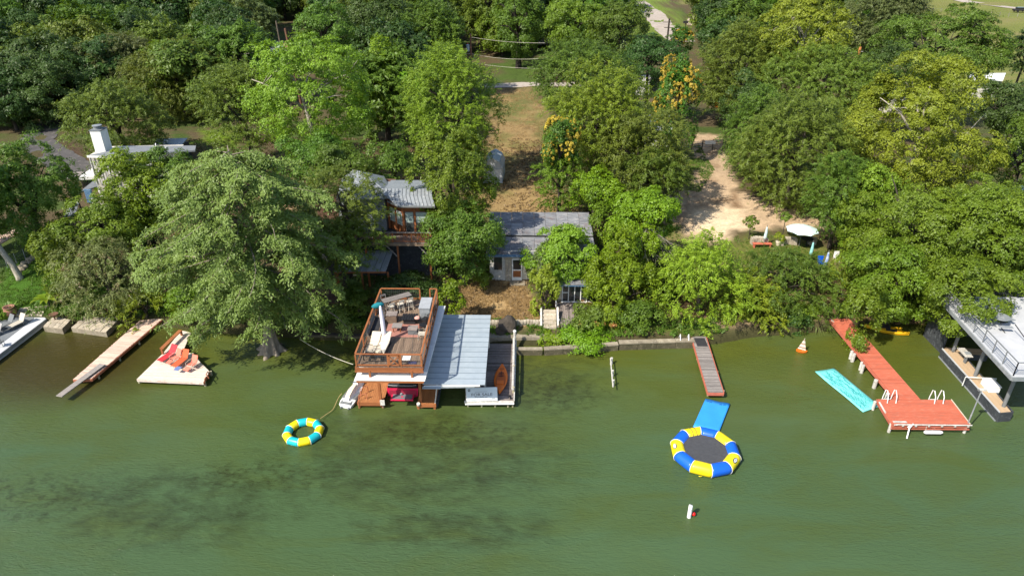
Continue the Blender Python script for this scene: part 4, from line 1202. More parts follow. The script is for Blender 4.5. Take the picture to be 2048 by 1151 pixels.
# posts and catwalks
for (x, y) in ((-10.35, 40.45), (-7.35, 40.3), (-11.9, 47.6), (-10.3, 47.2), (-7.5, 47.4), (-10.35, 44), (-7.45, 44)):
    P(MB().b3(x - .09, x + .09, y - .09, y + .09, -.6, 4.05), 'post', M_cedar)
boards(bh, [(-11.95, 40.2), (-10.1, 40.2), (-10.1, 48.8), (-11.95, 48.8)], math.radians(90), 0.14, 0.045, 0.52, M_cedarx, name='catwalk_plank')
boards(bh, [(-7.62, 40.1), (-6.25, 40.1), (-6.25, 48.8), (-7.62, 48.8)], math.radians(90), 0.14, 0.045, 0.52, M_cedarx, name='catwalk_plank')
P(MB().b3(-11.98, -10.07, 40.13, 40.19, .25, .53), 'catwalk_skirt', M_cedar)
P(MB().b3(-7.65, -6.22, 40.03, 40.09, .25, .53), 'catwalk_skirt', M_cedar)
P(MB().b3(-12.04, -11.98, 40.13, 48.8, .3, .53), 'catwalk_skirt', M_cedar)
q = MB()
for x, y in ((-11.9, 40.3), (-10.2, 40.3), (-7.55, 40.2), (-6.35, 40.2), (-11.9, 44), (-6.35, 44)):
    q.b3(x - .08, x + .08, y - .08, y + .08, -1, .45)
P(q, 'pile_group', M_cedar)
P(MB().path([(-11.93, 40.16, -.5), (-11.93, 40.12, .65)], .035, 6), 'ladder_rail', M_rust)
P(MB().path([(-11.93, 40.9, .5), (-11.93, 41.0, 1.1), (-11.5, 41.4, 1.1), (-11.5, 41.5, .5)], .03, 6), 'grab_rail', M_rust)
P(MB().path([(-11.93, 40.3, .5), (-11.93, 40.4, 1.0), (-11.4, 40.6, 1.0), (-11.4, 40.6, .5)], .03, 6), 'grab_rail', M_rust)
P(MB().path([(-6.3, 40.2, .5), (-6.05, 41.3, 2.6)], .05, 6), 'diagonal_brace', M_offw)
P(MB().path([(-7.5, 40.05, .45), (-7.5, 39.98, .62)], .13, 10), 'corner_bumper', M_offw)
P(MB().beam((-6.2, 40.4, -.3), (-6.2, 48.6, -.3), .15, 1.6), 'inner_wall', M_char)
lf = thing('box_sign', 'small white sign box on the corner post of the orange catwalk', 'sign', (-10.12, 40.05, .5))
MB().box((-10.15, 40.05, .62), (.34, .05, .46), 0).build('sign_board', M_offw, lf)
MB().path([(-10.15, 40.1, 0.1), (-10.15, 40.1, .5)], .03, 6).build('sign_stake', M_steel, lf)
cb = thing('dock_box', 'white cooler box on the orange catwalk behind its post', 'box', (-10.6, 42.6, .52))
MB().box((-10.55, 43.0, .82), (.9, .6, .55)).build('box_body', M_crm, cb)
MB().box((-10.55, 43.0, 1.12), (.94, .64, .06)).build('lid', M_white, cb)

# weathered dock with the banner
wd = thing('weathered_dock', 'dark weathered plank dock with white rails beside the metal roof', 'dock', (-2.2, 44, 0))
boards(wd, [(-4.1, 40.5), (-.55, 40.5), (-.55, 48.3), (-4.1, 48.3)], 0, 0.155, 0.045, 0.55, M_greyw, name='plank', gap=0.016, jz=0.006, ends=0.03)
MB().b3(-4.15, -.5, 40.36, 40.47, .40, .58).build('front_beam', M_offw, wd)
MB().path([(-4.1, 40.3, .35), (-.5, 40.33, .42)], .06, 8).build('bumper_rail', M_white, wd)
for x in (-3.9, -2.9, -1.9, -.95, -.6):
    MB().path([(x, 40.5, -1), (x, 40.5, .42)], .07, 8).build('pile', M_algae, wd)
MB().path([(-.62, 41.4, .95), (-.60, 44.2, 1.0)], .10, 7).build('side_rail', M_offw, wd)
MB().path([(-.60, 44.3, .98), (-.62, 48.4, 1.0)], .10, 7).build('side_rail', M_offw, wd)
MB().path([(-.50, 40.5, .6), (-.45, 48.4, .72)], .05, 7).build('edge_rail', M_offw, wd)
for y in (41.5, 44.3, 48.35):
    MB().path([(-.56, y, -.8), (-.56, y, 1.08 if y < 48 else 1.7)], .09 if y < 48 else .12, 8).build('rail_post', M_algae if y < 48 else M_offw, wd)
MB().lathe((-.56, 48.35, 1.7), [(.15, 0), (.14, .08), (.05, .16)], 10).build('post_cap', M_white, wd)
for x, y in ((-1.85, 40.75), (-.75, 40.75), (-.85, 41.0)):
    MB().box((x, y, .60), (.16, .12, .12)).build('cleat', M_black, wd)
bn = thing('sale_banner', 'pale FOR SALE banner hung on the front corner of the weathered dock', 'banner', (-3.0, 40.55, .6))
def bp_(px, py, Y=40.62): return atY(px, py, Y)
c4 = [atY(933.5, 802, 40.36), atY(995, 800, 40.36), atY(993.5, 773.5, 40.72), atY(932, 775.5, 40.72)]
q = MB(); q.add(c4 + [c + Vector((0, .02, .0)) for c in c4], [(0, 1, 2, 3), (7, 6, 5, 4), (0, 4, 5, 1), (1, 5, 6, 2), (2, 6, 7, 3), (3, 7, 4, 0)])
q.build('banner_sheet', M_banner, bn)
MB().path([c4[3] + Vector((0, .03, -.02)), c4[0] + Vector((0, .03, -.3))], .05, 7).build('banner_pole', M_offw, bn)
MB().path([c4[2] + Vector((0, .03, -.02)), c4[1] + Vector((0, .03, -.3))], .035, 7).build('banner_pole', M_offw, bn)
ux = (c4[1] - c4[0]).normalized(); uy = (c4[3] - c4[0]); Lh = uy.length; uy = (uy - ux * uy.dot(ux)).normalized(); un = ux.cross(uy)
R3 = Matrix((ux, uy, un)).transposed().to_euler()
def bt(body, u, v, size, name='lettering'):
    p = c4[0] + ux * u + uy * v + un * .006
    return text_obj(bn, name, body, size, M_print, p, R3, 0.002)
Wd = (c4[1] - c4[0]).length
t1 = bt('FOR SALE', Wd * .50, Lh * .47, .30)
t1.scale = (1.22, 1, 1)
for u0, u1, v, h_ in ((.27, .33, .29, .05), (.35, .39, .29, .05), (.42, .58, .29, .05), (.60, .68, .29, .05), (.28, .68, .69, .022), (.08, .30, .075, .03)):
    a_ = c4[0] + ux * (Wd * u0) + uy * (Lh * v) + un * .006; b2_ = c4[0] + ux * (Wd * u1) + uy * (Lh * v) + un * .006
    q = MB(); q.add([a_ - uy * h_ / 2, b2_ - uy * h_ / 2, b2_ + uy * h_ / 2, a_ + uy * h_ / 2], [(0, 1, 2, 3)]); q.build('print_line', mat('faint_print', (0.20, 0.22, 0.24), rough=0.6, bump=0, var=0), bn)
bt('|: KM', Wd * .84, Lh * .13, .15)
MB().box((0, 0, 0), (.16, .19, .004)).build('emblem', M_print, bn, local=True)
em = bpy.data.objects[[o.name for o in bn.children if o.name.startswith('emblem')][0]]
em.location = c4[0] + ux * .21 + uy * (Lh * .82) + un * .006 - ORG[bn.name]; em.rotation_euler = R3
MB().box((0, 0, 0), (.07, .09, .004)).build('emblem_centre', M_banner, bn, local=True)
em = [o for o in bn.children if o.name.startswith('emblem_centre')][0]
em.location = c4[0] + ux * .21 + uy * (Lh * .82) + un * .010 - ORG[bn.name]; em.rotation_euler = R3

# ------------------------------------------------------------------ things on the roof deck
def dk(px, py, z=ZF): return U(px, py, z)
def four_legs(x, y, z0, z1, hw, hd, r, m, par, rz=0):
    cs, sn = math.cos(rz), math.sin(rz)
    for a, b_ in ((-1, -1), (1, -1), (1, 1), (-1, 1)):
        X_, Y_ = a * hw, b_ * hd
        MB().path([(X_, Y_, z0), (X_, Y_, z1)], r, 6).build('leg', m, par, local=True)
tb = thing('bar_table', 'long grey wooden bar table at the back of the roof deck', 'table', (-9.75, 46.45, ZF), rz=math.radians(33))
for i in range(4):
    MB().b3(-1.15, 1.15, -.34 + i * .17, -.18 + i * .17, .98, 1.03).build('table_plank', M_grey, tb, local=True)
four_legs(0, 0, 0, .98, 1.0, .26, .04, M_greyw, tb)
MB().beam((-1, 0, .25), (1, 0, .25), .06, .08).build('stretcher', M_greyw, tb, local=True)
def stool(label, x, y, rz, m=M_wick, back=True):
    t = thing('bar_stool', label, 'stool', (x, y, ZF), 'bar stools at the long table', rz)
    MB().box((0, 0, .72), (.42, .40, .05)).build('seat', m, t, local=True)
    for a, b_ in ((-1, -1), (1, -1), (1, 1), (-1, 1)):
        MB().beam((a * .20, b_ * .19, 0), (a * .17, b_ * .16, .70), .045, .045).build('leg', m, t, local=True)
    for z in (.28, .5):
        MB().beam((-.19, -.18, z), (.19, -.18, z), .03, .04).beam((-.19, .18, z), (.19, .18, z), .03, .04).build('footrest', m, t, local=True)
    if back:
        MB().beam((-.19, -.20, .72), (-.19, -.26, 1.12), .04, .04).beam((.19, -.20, .72), (.19, -.26, 1.12), .04, .04).build('back_post', m, t, local=True)
        MB().box((0, -.26, 1.05), (.42, .03, .14)).build('backrest', m, t, local=True)
    return t
c1, s1 = math.cos(math.radians(33)), math.sin(math.radians(33))
stool('front left wooden bar stool at the grey bar table', -9.75 - .75 * c1 + .62 * s1, 46.45 - .75 * s1 - .62 * c1, math.radians(33))
stool('middle wooden bar stool on the near side of the bar table', -9.75 + .05 * c1 + .62 * s1, 46.45 + .05 * s1 - .62 * c1, math.radians(33))
stool('right wooden bar stool on the near side of the bar table', -9.75 + .8 * c1 + .62 * s1, 46.45 + .8 * s1 - .62 * c1, math.radians(33))
stool('grey bar stool behind the left end of the bar table', -9.75 - .8 * c1 - .55 * s1, 46.45 - .8 * s1 + .55 * c1, math.radians(213), M_grey)
p = dk(842, 622); cbn = thing('storage_cabinet', 'large pale grey storage cabinet at the right rail of the deck', 'cabinet', (-7.2, 45.5, ZF))
MB().b3(-7.75, -6.98, 44.75, 46.35, ZF + .01, ZF + .98).build('cabinet_body', M_galv, cbn)
MB().b3(-7.80, -6.94, 44.70, 46.40, ZF + .985, ZF + 1.05).build('lid', mat('cabinet_lid', (0.34, 0.36, 0.38), rough=0.6), cbn)
cbn = thing('storage_cabinet', 'brown storage chest left of the rug below the stools', 'cabinet', (-9.9, 44.6, ZF))
MB().b3(-10.2, -9.45, 44.25, 44.85, ZF + .01, ZF + .62).build('cabinet_body', M_deck, cbn)
MB().b3(-10.24, -9.41, 44.21, 44.89, ZF + .625, ZF + .67).build('lid', M_greyw, cbn)
rg = thing('outdoor_rug', 'faded pink striped rug under the stools in mid deck', 'rug', (-8.7, 43.2, ZF))
MB().b3(-10.05, -7.45, 42.25, 44.1, ZF + .006, ZF + .018).build('rug', M_rug, rg)
for lab, x, y, m in (('grey square stool standing on the pink rug', -9.2, 43.15, M_grey), ('dark grey square ottoman on the pink rug beside the fire table', -8.0, 42.85, M_greyw)):
    t = thing('side_table', lab, 'stool', (x, y, ZF))
    MB().b3(x - .36, x + .36, y - .33, y + .33, ZF + .42, ZF + .47).build('table_top', m, t)
    if m is M_grey:
        for a, b_ in ((-1, -1), (1, -1), (1, 1), (-1, 1)):
            MB().beam((x + a * .25, y + b_ * .22, ZF + .02), (x + a * .28, y + b_ * .25, ZF + .42), .05, .05).build('leg', M_cedar, t)
    else:
        MB().b3(x - .33, x + .33, y - .30, y + .30, ZF + .02, ZF + .41).build('base_box', M_steel, t)
t = thing('fire_table', 'black slatted fire table strewn with cushions in mid deck', 'table', (-8.45, 44.4, ZF))
for i in range(6):
    MB().box((-8.95 + i * .2, 44.4, ZF + .46), (.17, .95, .03)).build('slat', M_black, t)
MB().b3(-8.9, -8.0, 44.05, 44.75, ZF + .02, ZF + .44).build('base', M_dark, t)
MB().lathe((-7.85, 44.15, ZF + .45), [(.15, 0), (.22, .08), (.16, .16)], 10).build('pink_cushion', mat('pink_cushion', (0.62, 0.32, 0.26), rough=0.9), t)
def metal_chair(label, x, y, rz, m=M_black, cush=None):
    t = thing('patio_chair', label, 'chair', (x, y, ZF), None, rz)
    MB().box((0, 0, .43), (.52, .50, .04)).build('seat', cush or m, t, local=True)
    q = MB()
    for k in range(6): q.beam((-.22 + k * .088, -.25, .45), (-.22 + k * .088, -.38, .98), .02, .02)
    q.beam((-.26, -.38, .98), (.26, -.38, .98), .03, .03); q.build('backrest', m, t, local=True)
    for a in (-1, 1):
        MB().path([(a * .27, .24, 0), (a * .27, .22, .64), (a * .27, -.28, .64), (a * .27, -.3, 0)], .018, 6).build('armrest', m, t, local=True)
        for b_ in (-.2, .2): MB().beam((a * .24, b_, 0), (a * .24, b_, .43), .03, .03).build('leg', m, t, local=True)
    return t
metal_chair('black metal chair at the right rail beside the fire table', -7.25, 44.2, math.radians(60))
metal_chair('black metal chair nearer the viewer at the right rail', -7.3, 43.3, math.radians(110))
metal_chair('yellowish wire chair at the right rail by the rug', -7.25, 42.1, math.radians(90), M_wick)
metal_chair('black wire chair in the front left corner of the deck', -10.6, 39.35, math.radians(170))
metal_chair('black wire chair left of the deck gate', -9.85, 39.2, math.radians(200))
t = thing('drying_rack', 'thin black folding rack near the right rail of the deck', 'rack', (-7.6, 40.4, ZF))
MB().path([(-8.3, 40.7, ZF + .9), (-7.0, 40.7, ZF + .9)], .015, 5).path([(-7.65, 39.9, ZF + .02), (-7.65, 41.0, ZF + 1.05), (-7.1, 41.5, ZF + 1.3)], .015, 5).path([(-8.2, 39.9, ZF + .3), (-7.2, 39.9, ZF + .3)], .015, 5).path([(-8.3, 40.7, ZF + .9), (-8.2, 39.8, ZF + .02)], .012, 5).path([(-7.0, 40.7, ZF + .9), (-7.1, 39.8, ZF + .02)], .012, 5).build('rack_frame', M_black, t)
t = thing('towel', 'white towel lying on the deck behind the front rail', 'towel', (-8.0, 39.3, ZF))
MB().b3(-8.25, -7.7, 39.25, 39.75, ZF + .006, ZF + .05).build('cloth', M_white, t)
t = thing('towel', 'dark blue towel in front of the white towel on the deck', 'towel', (-7.6, 39.0, ZF))
MB().b3(-7.8, -7.2, 38.8, 39.1, ZF + .006, ZF + .05).build('cloth', mat('navy_cloth', (0.05, 0.05, 0.12), rough=0.9), t)
t = thing('deck_bench', 'dark wooden bench along the left rail of the deck', 'bench', (-10.85, 42.9, ZF))
MB().b3(-11.05, -10.45, 41.6, 44.3, ZF + .38, ZF + .44).build('seat', M_dark, t)
MB().b3(-11.13, -11.06, 41.6, 44.3, ZF + .45, ZF + .8).build('backrest', M_grey, t)
MB().b3(-10.44, -10.38, 41.6, 44.3, ZF + .05, ZF + .44).build('front_panel', M_deck, t)
MB().b3(-11.1, -10.38, 41.5, 41.58, ZF + .02, ZF + .55).build('side_panel', M_deck, t)
MB().b3(-11.1, -10.38, 44.32, 44.4, ZF + .02, ZF + .55).build('side_panel', M_deck, t)
# teal cushion on the rail, white closed umbrella, two cream loungers
t = thing('market_umbrella', 'folded teal umbrella leaning on the left rail of the deck', 'umbrella', (-10.95, 44.9, ZF))
MB().loft([[(-11.35 + 0.9 * f, 44.75 + .25 * f + r_ * math.sin(a), ZF + 1.12 + .1 * f + r_ * math.cos(a)) for a in [k * math.pi / 5 for k in range(10)]] for f, r_ in ((0, .06), (.2, .20), (.5, .24), (.8, .19), (1, .05))]).build('folded_canopy', M_tealc, t, smooth=True)
MB().path([(-10.5, 45.0, ZF), (-10.5, 45.0, ZF + 1.15)], .03, 6).build('pole', M_steel, t)
t = thing('market_umbrella', 'tall closed white umbrella standing behind the cream loungers', 'umbrella', (-9.85, 41.4, ZF))
b0 = dk(771, 672); b0 = Vector((-9.88, 41.6, ZF)); 
MB().path([(-9.88, 41.6, ZF), (-9.95, 41.65, ZF + 2.9)], .025, 6).build('pole', M_wick, t)
MB().path([(-9.88, 41.6, ZF + .45), (-9.885, 41.6, ZF + .9), (-9.90, 41.62, ZF + 1.7), (-9.93, 41.64, ZF + 2.4), (-9.95, 41.65, ZF + 2.85), (-9.95, 41.65, ZF + 2.95)], [.17, .15, .16, .13, .09, .04], 9).build('folded_canopy', mat('lilac_white_cloth', (0.70, 0.67, 0.74), (0.62, 0.58, 0.68), scale=4, rough=0.85), t, smooth=True)
MB().lathe((-9.6, 41.35, ZF), [(.25, 0), (.25, .1), (.06, .16), (.05, .3)], 12).build('base', M_black, t)
def lounger(name, label, x, y, z, rz, m_cush, m_frame, back=40, L=1.9, W=.66, thick=.10, cat='lounger', group=None, legz=.30, frame=True):
    t = thing(name, label, cat, (x, y, z), group, rz)
    a = math.radians(back); Lb = L * .38; Ls = L - Lb
    def cush(p0, p1, w, th):
        d = (Vector(p1) - Vector(p0)); q = MB(); q.beam(p0, p1, w, th); return q
    q = MB()
    secs = []
    q.beam((0, -Ls, legz + thick / 2), (0, 0, legz + thick / 2), W, thick)
    q.build('seat', m_cush, t, local=True, bevel=thick * .3)
    q = MB().beam((0, 0.02, legz + thick / 2 + .01), (0, Lb * math.cos(a), legz + thick / 2 + Lb * math.sin(a)), W, thick)
    q.build('backrest', m_cush, t, local=True, bevel=thick * .3)
    if frame:
        for s in (-1, 1):
            MB().path([(s * W * .5, -Ls, legz - .02), (s * W * .5, .1, legz - .02)], .022, 6).build('side_rail', m_frame, t, local=True)
            for yy in (-Ls * .82, -.02): MB().beam((s * W * .47, yy, 0), (s * W * .47, yy, legz), .035, .035).build('leg', m_frame, t, local=True)
    return t
lounger('sun_lounger', 'left cream cushioned lounger at the front of the deck', -10.45, 41.0, ZF, math.radians(-5), M_crm, M_black, 28, 2.3, .68, .12, group='cream loungers on the deck')
lounger('sun_lounger', 'right cream cushioned lounger beside the umbrella base', -9.73, 41.05, ZF, math.radians(-5), M_crm, M_black, 28, 2.3, .68, .12, group='cream loungers on the deck')

# ------------------------------------------------------------------ boat, jet ski, kayak
bt_ = thing('speedboat', 'pink and black motorboat moored stern first under the boathouse roof', 'boat', (-8.95, 43, 0))
def hull(t, x, y0, y1, w, zb, zt, m, name='hull', n=10, bow=.35):
    secs = []
    for i in range(n):
        f = i / (n - 1); y = y0 + (y1 - y0) * f
        ww = w / 2 * (1 if f < .45 else max(.03, 1 - ((f - .45) / .55) ** 2.2))
        zz = zt + .18 * f * f
        secs.append([(x - ww, y, zz), (x - ww * .96, y, zb + (zt - zb) * .35), (x - ww * .45, y, zb), (x + ww * .45, y, zb), (x + ww * .96, y, zb + (zt - zb) * .35), (x + ww, y, zz)])
    q = MB().loft(secs, closed=True)
    return q.build(name, m, t, smooth=False)
hull(bt_, -8.9, 41.55, 47.6, 2.35, -.25, .78, M_pink)
MB().b3(-9.75, -8.02, 40.85, 41.55, .16, .28).build('swim_platform', M_pink, bt_, bevel=.03)
MB().b3(-9.62, -8.15, 40.93, 41.50, .285, .30).build('platform_pad', mat('grey_pad', (0.16, 0.16, 0.18), rough=0.9), bt_)
MB().box((-8.9, 41.2, .305), (.16, .13, .01)).build('emblem', M_pink, bt_)
MB().b3(-9.9, -7.9, 41.50, 41.545, .05, .66).build('transom', mat('dark_pink', (0.34, 0.03, 0.06), rough=0.3), bt_)
q = MB().prism([(-10.02, 41.6), (-7.80, 41.6), (-7.82, 44.5), (-8.3, 46.6), (-9.5, 46.6), (-10.0, 44.5)], .80, .95); q.build('gunwale', M_black, bt_)
MB().prism([(-9.8, 41.75), (-8.0, 41.75), (-8.05, 42.6), (-9.75, 42.6)], .955, 1.05).build('engine_cover', M_dark, bt_)
MB().path([(-10.0, 41.7, 1.0), (-9.6, 41.6, 1.02), (-8.2, 41.6, 1.02), (-7.85, 41.7, 1.0)], .035, 7).build('stern_rail', M_galv, bt_)
for x in (-9.55, -8.3): MB().b3(x - .3, x + .3, 43.0, 43.6, .96, 1.4).build('seat', M_dark, bt_)
MB().path([(-9.8, 43.8, 1.0), (-9.6, 44.0, 2.3), (-8.2, 44.0, 2.3), (-8.0, 43.8, 1.0)], .04, 7).build('tow_tower', M_black, bt_)
MB().lathe((-9.0, 41.48, .35), [(.1, 0), (.12, .05), (.04, .1)], 8).build('ski_eye', M_galv, bt_)

js = thing('jet_ski', 'white and beige jet ski tied at the left corner of the boathouse', 'jet ski', (-12.6, 41.6, 0), rz=math.radians(-14))
secs = []
for f, w, zt in ((0, .48, .34), (.12, .56, .42), (.5, .56, .52), (.75, .46, .62), (.92, .24, .70), (1.0, .05, .72)):
    y = -1.5 + 3.1 * f
    secs.append([(-w, y, zt * .75), (-w * .8, y, -.05), (w * .8, y, -.05), (w, y, zt * .75), (w * .55, y, zt), (-w * .55, y, zt)])
MB().loft(secs).build('hull', M_whitec, js, local=True)
secs = []
for f, w, zt in ((0, .20, .60), (.3, .26, .86), (.55, .22, .84), (.62, .24, .98), (.75, .30, 1.02), (.95, .16, .78)):
    y = -1.2 + 2.6 * f
    secs.append([(-w, y, .45), (w, y, .45), (w * .8, y, zt), (-w * .8, y, zt)])
MB().loft(secs).build('cowl', M_white, js, local=True)
secs = []
for f, w, zt in ((0, .20, .74), (.4, .22, .92), (1, .16, .95)):
    y = -1.0 + 1.25 * f
    secs.append([(-w, y, .6), (w, y, .6), (w * .8, y, zt), (-w * .8, y, zt)])
MB().loft(secs).build('seat', M_crm, js, local=True)
MB().path([(-.36, .28, 1.08), (0, .38, 1.05), (.36, .28, 1.08)], .028, 6).build('handlebar', M_black, js, local=True)
MB().b3(-.42, .42, -1.48, -1.05, .35, .40).build('rear_mat', M_steel, js, local=True)
for s in (-1, 1): MB().lathe((s * .3, -1.56, .05), [(.07, -.05), (.09, .02), (.07, .08)], 8).build('rear_nozzle', M_steel, js, local=True)
MB().b3(-.54, -.3, -.9, .5, .44, .465).build('foot_well', M_steel, js, local=True); MB().b3(.3, .54, -.9, .5, .44, .465).build('foot_well', M_steel, js, local=True)

ky = thing('kayak', 'orange sit-on kayak lying on the weathered dock behind the banner', 'kayak', (-1.55, 42.95, .56), rz=math.radians(-2))
def kayak_mesh(L, W, H_):
    secs = []
    for i in range(13):
        f = -1 + 2 * i / 12; w = W / 2 * max(.02, (1 - abs(f) ** 2.3)); rise = .12 * abs(f) ** 3
        secs.append([(-w, f * L / 2, H_ * .75 + rise), (-w * .75, f * L / 2, .03 + rise), (0, f * L / 2, rise * .8), (w * .75, f * L / 2, .03 + rise), (w, f * L / 2, H_ * .75 + rise), (w * .72, f * L / 2, H_ + rise), (-w * .72, f * L / 2, H_ + rise)])
    return MB().loft(secs)
kayak_mesh(3.7, 1.02, .30).build('hull', M_orange, ky, local=True, smooth=False)
secs = []
for i in range(9):
    f = -1 + 2 * i / 8; w = .36 * (1 - abs(f) ** 2.6) + .02
    secs.append([(-w, -.35 + f * 1.25, .305), (w, -.35 + f * 1.25, .305), (w, -.35 + f * 1.25, .315), (-w, -.35 + f * 1.25, .315)])
MB().loft(secs).build('cockpit_well', M_orangd, ky, local=True)
MB().b3(-.26, .26, -.85, -.40, .316, .36).build('seat_pad', M_orange, ky, local=True)
q = MB()
for y in (.15, .38, .62): q.b3(-.2, .2, y, y + .05, .316, .34)
q.b3(-.02, .02, .1, .8, .318, .345); q.build('foot_brace', M_dark, ky, local=True)
MB().lathe((0, 1.15, .31), [(.17, 0), (.17, .03), (.02, .035)], 12).build('hatch', M_orangd, ky, local=True)
MB().path([(0, 1.7, .38), (0, 1.8, .46), (0, 1.85, .42)], .02, 5).build('carry_handle', M_black, ky, local=True)

# ------------------------------------------------------------------ inflatables and floats
def ring_float(name, label, cat, c, R_, r, ms, n=10, rot=0.0, seam=M_whitec, zc=None):
    t = thing(name, label, cat, (c[0], c[1], 0)); zc = zc or r * .72
    pts = []
    for k in range(n):
        a = rot + 2 * math.pi * k / n
        pts.append(Vector((c[0] + R_ * math.cos(a), c[1] + R_ * math.sin(a), zc)))
    for k in range(n):
        a, b_ = pts[k], pts[(k + 1) % n]
        am, bm = rot + 2 * math.pi * k / n, rot + 2 * math.pi * (k + 1) / n
        secs = []
        for f in (0, .06, .25, .5, .75, .94, 1):
            p = a.lerp(b_, f); ang = am + (bm - am) * f if f not in (0, 1) else (am if f == 0 else bm)
            d = (b_ - a).normalized(); out_ = Vector((math.cos(am), math.sin(am), 0)) if f == 0 else Vector((math.cos(bm), math.sin(bm), 0)) if f == 1 else Vector((d.y, -d.x, 0))
            sw = 1 / math.cos(math.pi / n) if f in (0, 1) else 1.0
            if f in (.06, .94): sw = 1.0
            bul = 1.0 if f in (0, 1) else 1.015 if f in (.06, .94) else 1.035
            secs.append([p + (out_ * math.cos(t_) * sw + Vector((0, 0, 1)) * math.sin(t_)) * r * bul for t_ in [2 * math.pi * j / 20 for j in range(20)]])
        MB().loft(secs).build('tube_segment', ms[k % 2], t, smooth=True)
        d0 = Vector((math.cos(am), math.sin(am), 0))
        MB().path([a + (d0 * math.cos(t_) / math.cos(math.pi / n) + Vector((0, 0, 1)) * math.sin(t_)) * (r + .004) for t_ in [2 * math.pi * j / 24 for j in range(24)]], .016, 5, closed=True).build('seam', seam, t)
    return t, pts
c_ = U(606.5, 862, .25)
rf, _ = ring_float('ring_float', 'yellow and teal inflatable ring floating left of the boathouse', 'inflatable ring', c_, 1.12, .285, [M_yel, M_teal], 10, math.radians(-161))
c_ = U(1410.5, 900, .42)
tr, tpts = ring_float('water_trampoline', 'blue and yellow inflatable water trampoline with dark jump mat', 'water trampoline', c_, 1.87, .425, [M_yel, M_blu], 10, math.radians(-128 + 0), zc=.36)
a10 = [(c_.x + 1.70 * math.cos(math.radians(-128 + 36 * k)), c_.y + 1.70 * math.sin(math.radians(-128 + 36 * k))) for k in range(10)]
MB().prism(a10, .53, .55).build('jump_mat', M_tramp, tr)
for idx in (2, 8):
    a = math.radians(-128 + 36 * (idx + .5)); ca, sa = math.cos(a), math.sin(a)
    mid = Vector((c_.x + 1.87 * math.cos(math.pi / 10) * ca, c_.y + 1.87 * math.cos(math.pi / 10) * sa, .36))
    el = math.radians(52)
    n_ = Vector((ca * math.cos(el), sa * math.cos(el), math.sin(el)))
    u_ = Vector((-sa, ca, 0)); v_ = n_.cross(u_)
    base_ = mid + n_ * .447
    q = MB(); ring = [base_ + u_ * (.27 * math.cos(t_)) + v_ * (.15 * math.sin(t_)) - n_ * (.0 + .17 * (math.sin(t_) * .125) ** 2 / .1) for t_ in [2 * math.pi * j / 20 for j in range(20)]]
    q.add(ring + [p + n_ * .006 for p in ring], [tuple(range(20, 40))] + [(i, (i + 1) % 20, 20 + (i + 1) % 20, 20 + i) for i in range(20)])
    q.build('oval_badge', M_print, tr)
    ring = [base_ + n_ * .010 + u_ * (.21 * math.cos(t_)) + v_ * (.095 * math.sin(t_)) for t_ in [2 * math.pi * j / 20 for j in range(20)]]
    q = MB(); q.add(ring + [p + n_ * .004 for p in ring], [tuple(range(20, 40))] + [(i, (i + 1) % 20, 20 + (i + 1) % 20, 20 + i) for i in range(20)])
    q.build('badge_field', M_whitec, tr)
    Rm = Matrix((u_, -v_ if False else v_, u_.cross(v_))).transposed().to_euler()
    uu = u_ if idx == 2 else u_
    R_m = Matrix((uu, n_.cross(uu), n_)).transposed().to_euler()
    text_obj(tr, 'badge_lettering', 'RAVE', .125, M_print, base_ + n_ * .018, R_m, 0.002)
for x, y in ((c_.x - .75, c_.y + 1.45), (c_.x + .62, c_.y - 1.42)):
    MB().box((x, y, .565), (.2, .12, .03), .3).build('label_patch', M_whitec, tr)
for k in (0, 3, 6):
    a = math.radians(-128 + 36 * (k + .5))
    MB().path([(c_.x + 2.27 * math.cos(a) - .1, c_.y + 2.27 * math.sin(a), .14), (c_.x + 2.33 * math.cos(a), c_.y + 2.33 * math.sin(a), .17), (c_.x + 2.27 * math.cos(a) + .1, c_.y + 2.27 * math.sin(a), .14)], .022, 5).build('handle', M_yel, tr)
a = math.radians(-128 + 36 * 6.5)
for f in (.38, .62):
    p0 = tpts[6].lerp(tpts[7], f)
    o_ = Vector((math.cos(a), math.sin(a), 0))
    MB().path([p0 + (o_ * math.cos(t_) + Vector((0, 0, 1)) * math.sin(t_)) * .45 for t_ in [math.radians(v) for v in range(-10, 191, 20)]], .02, 5).build('strap', M_dark, tr)

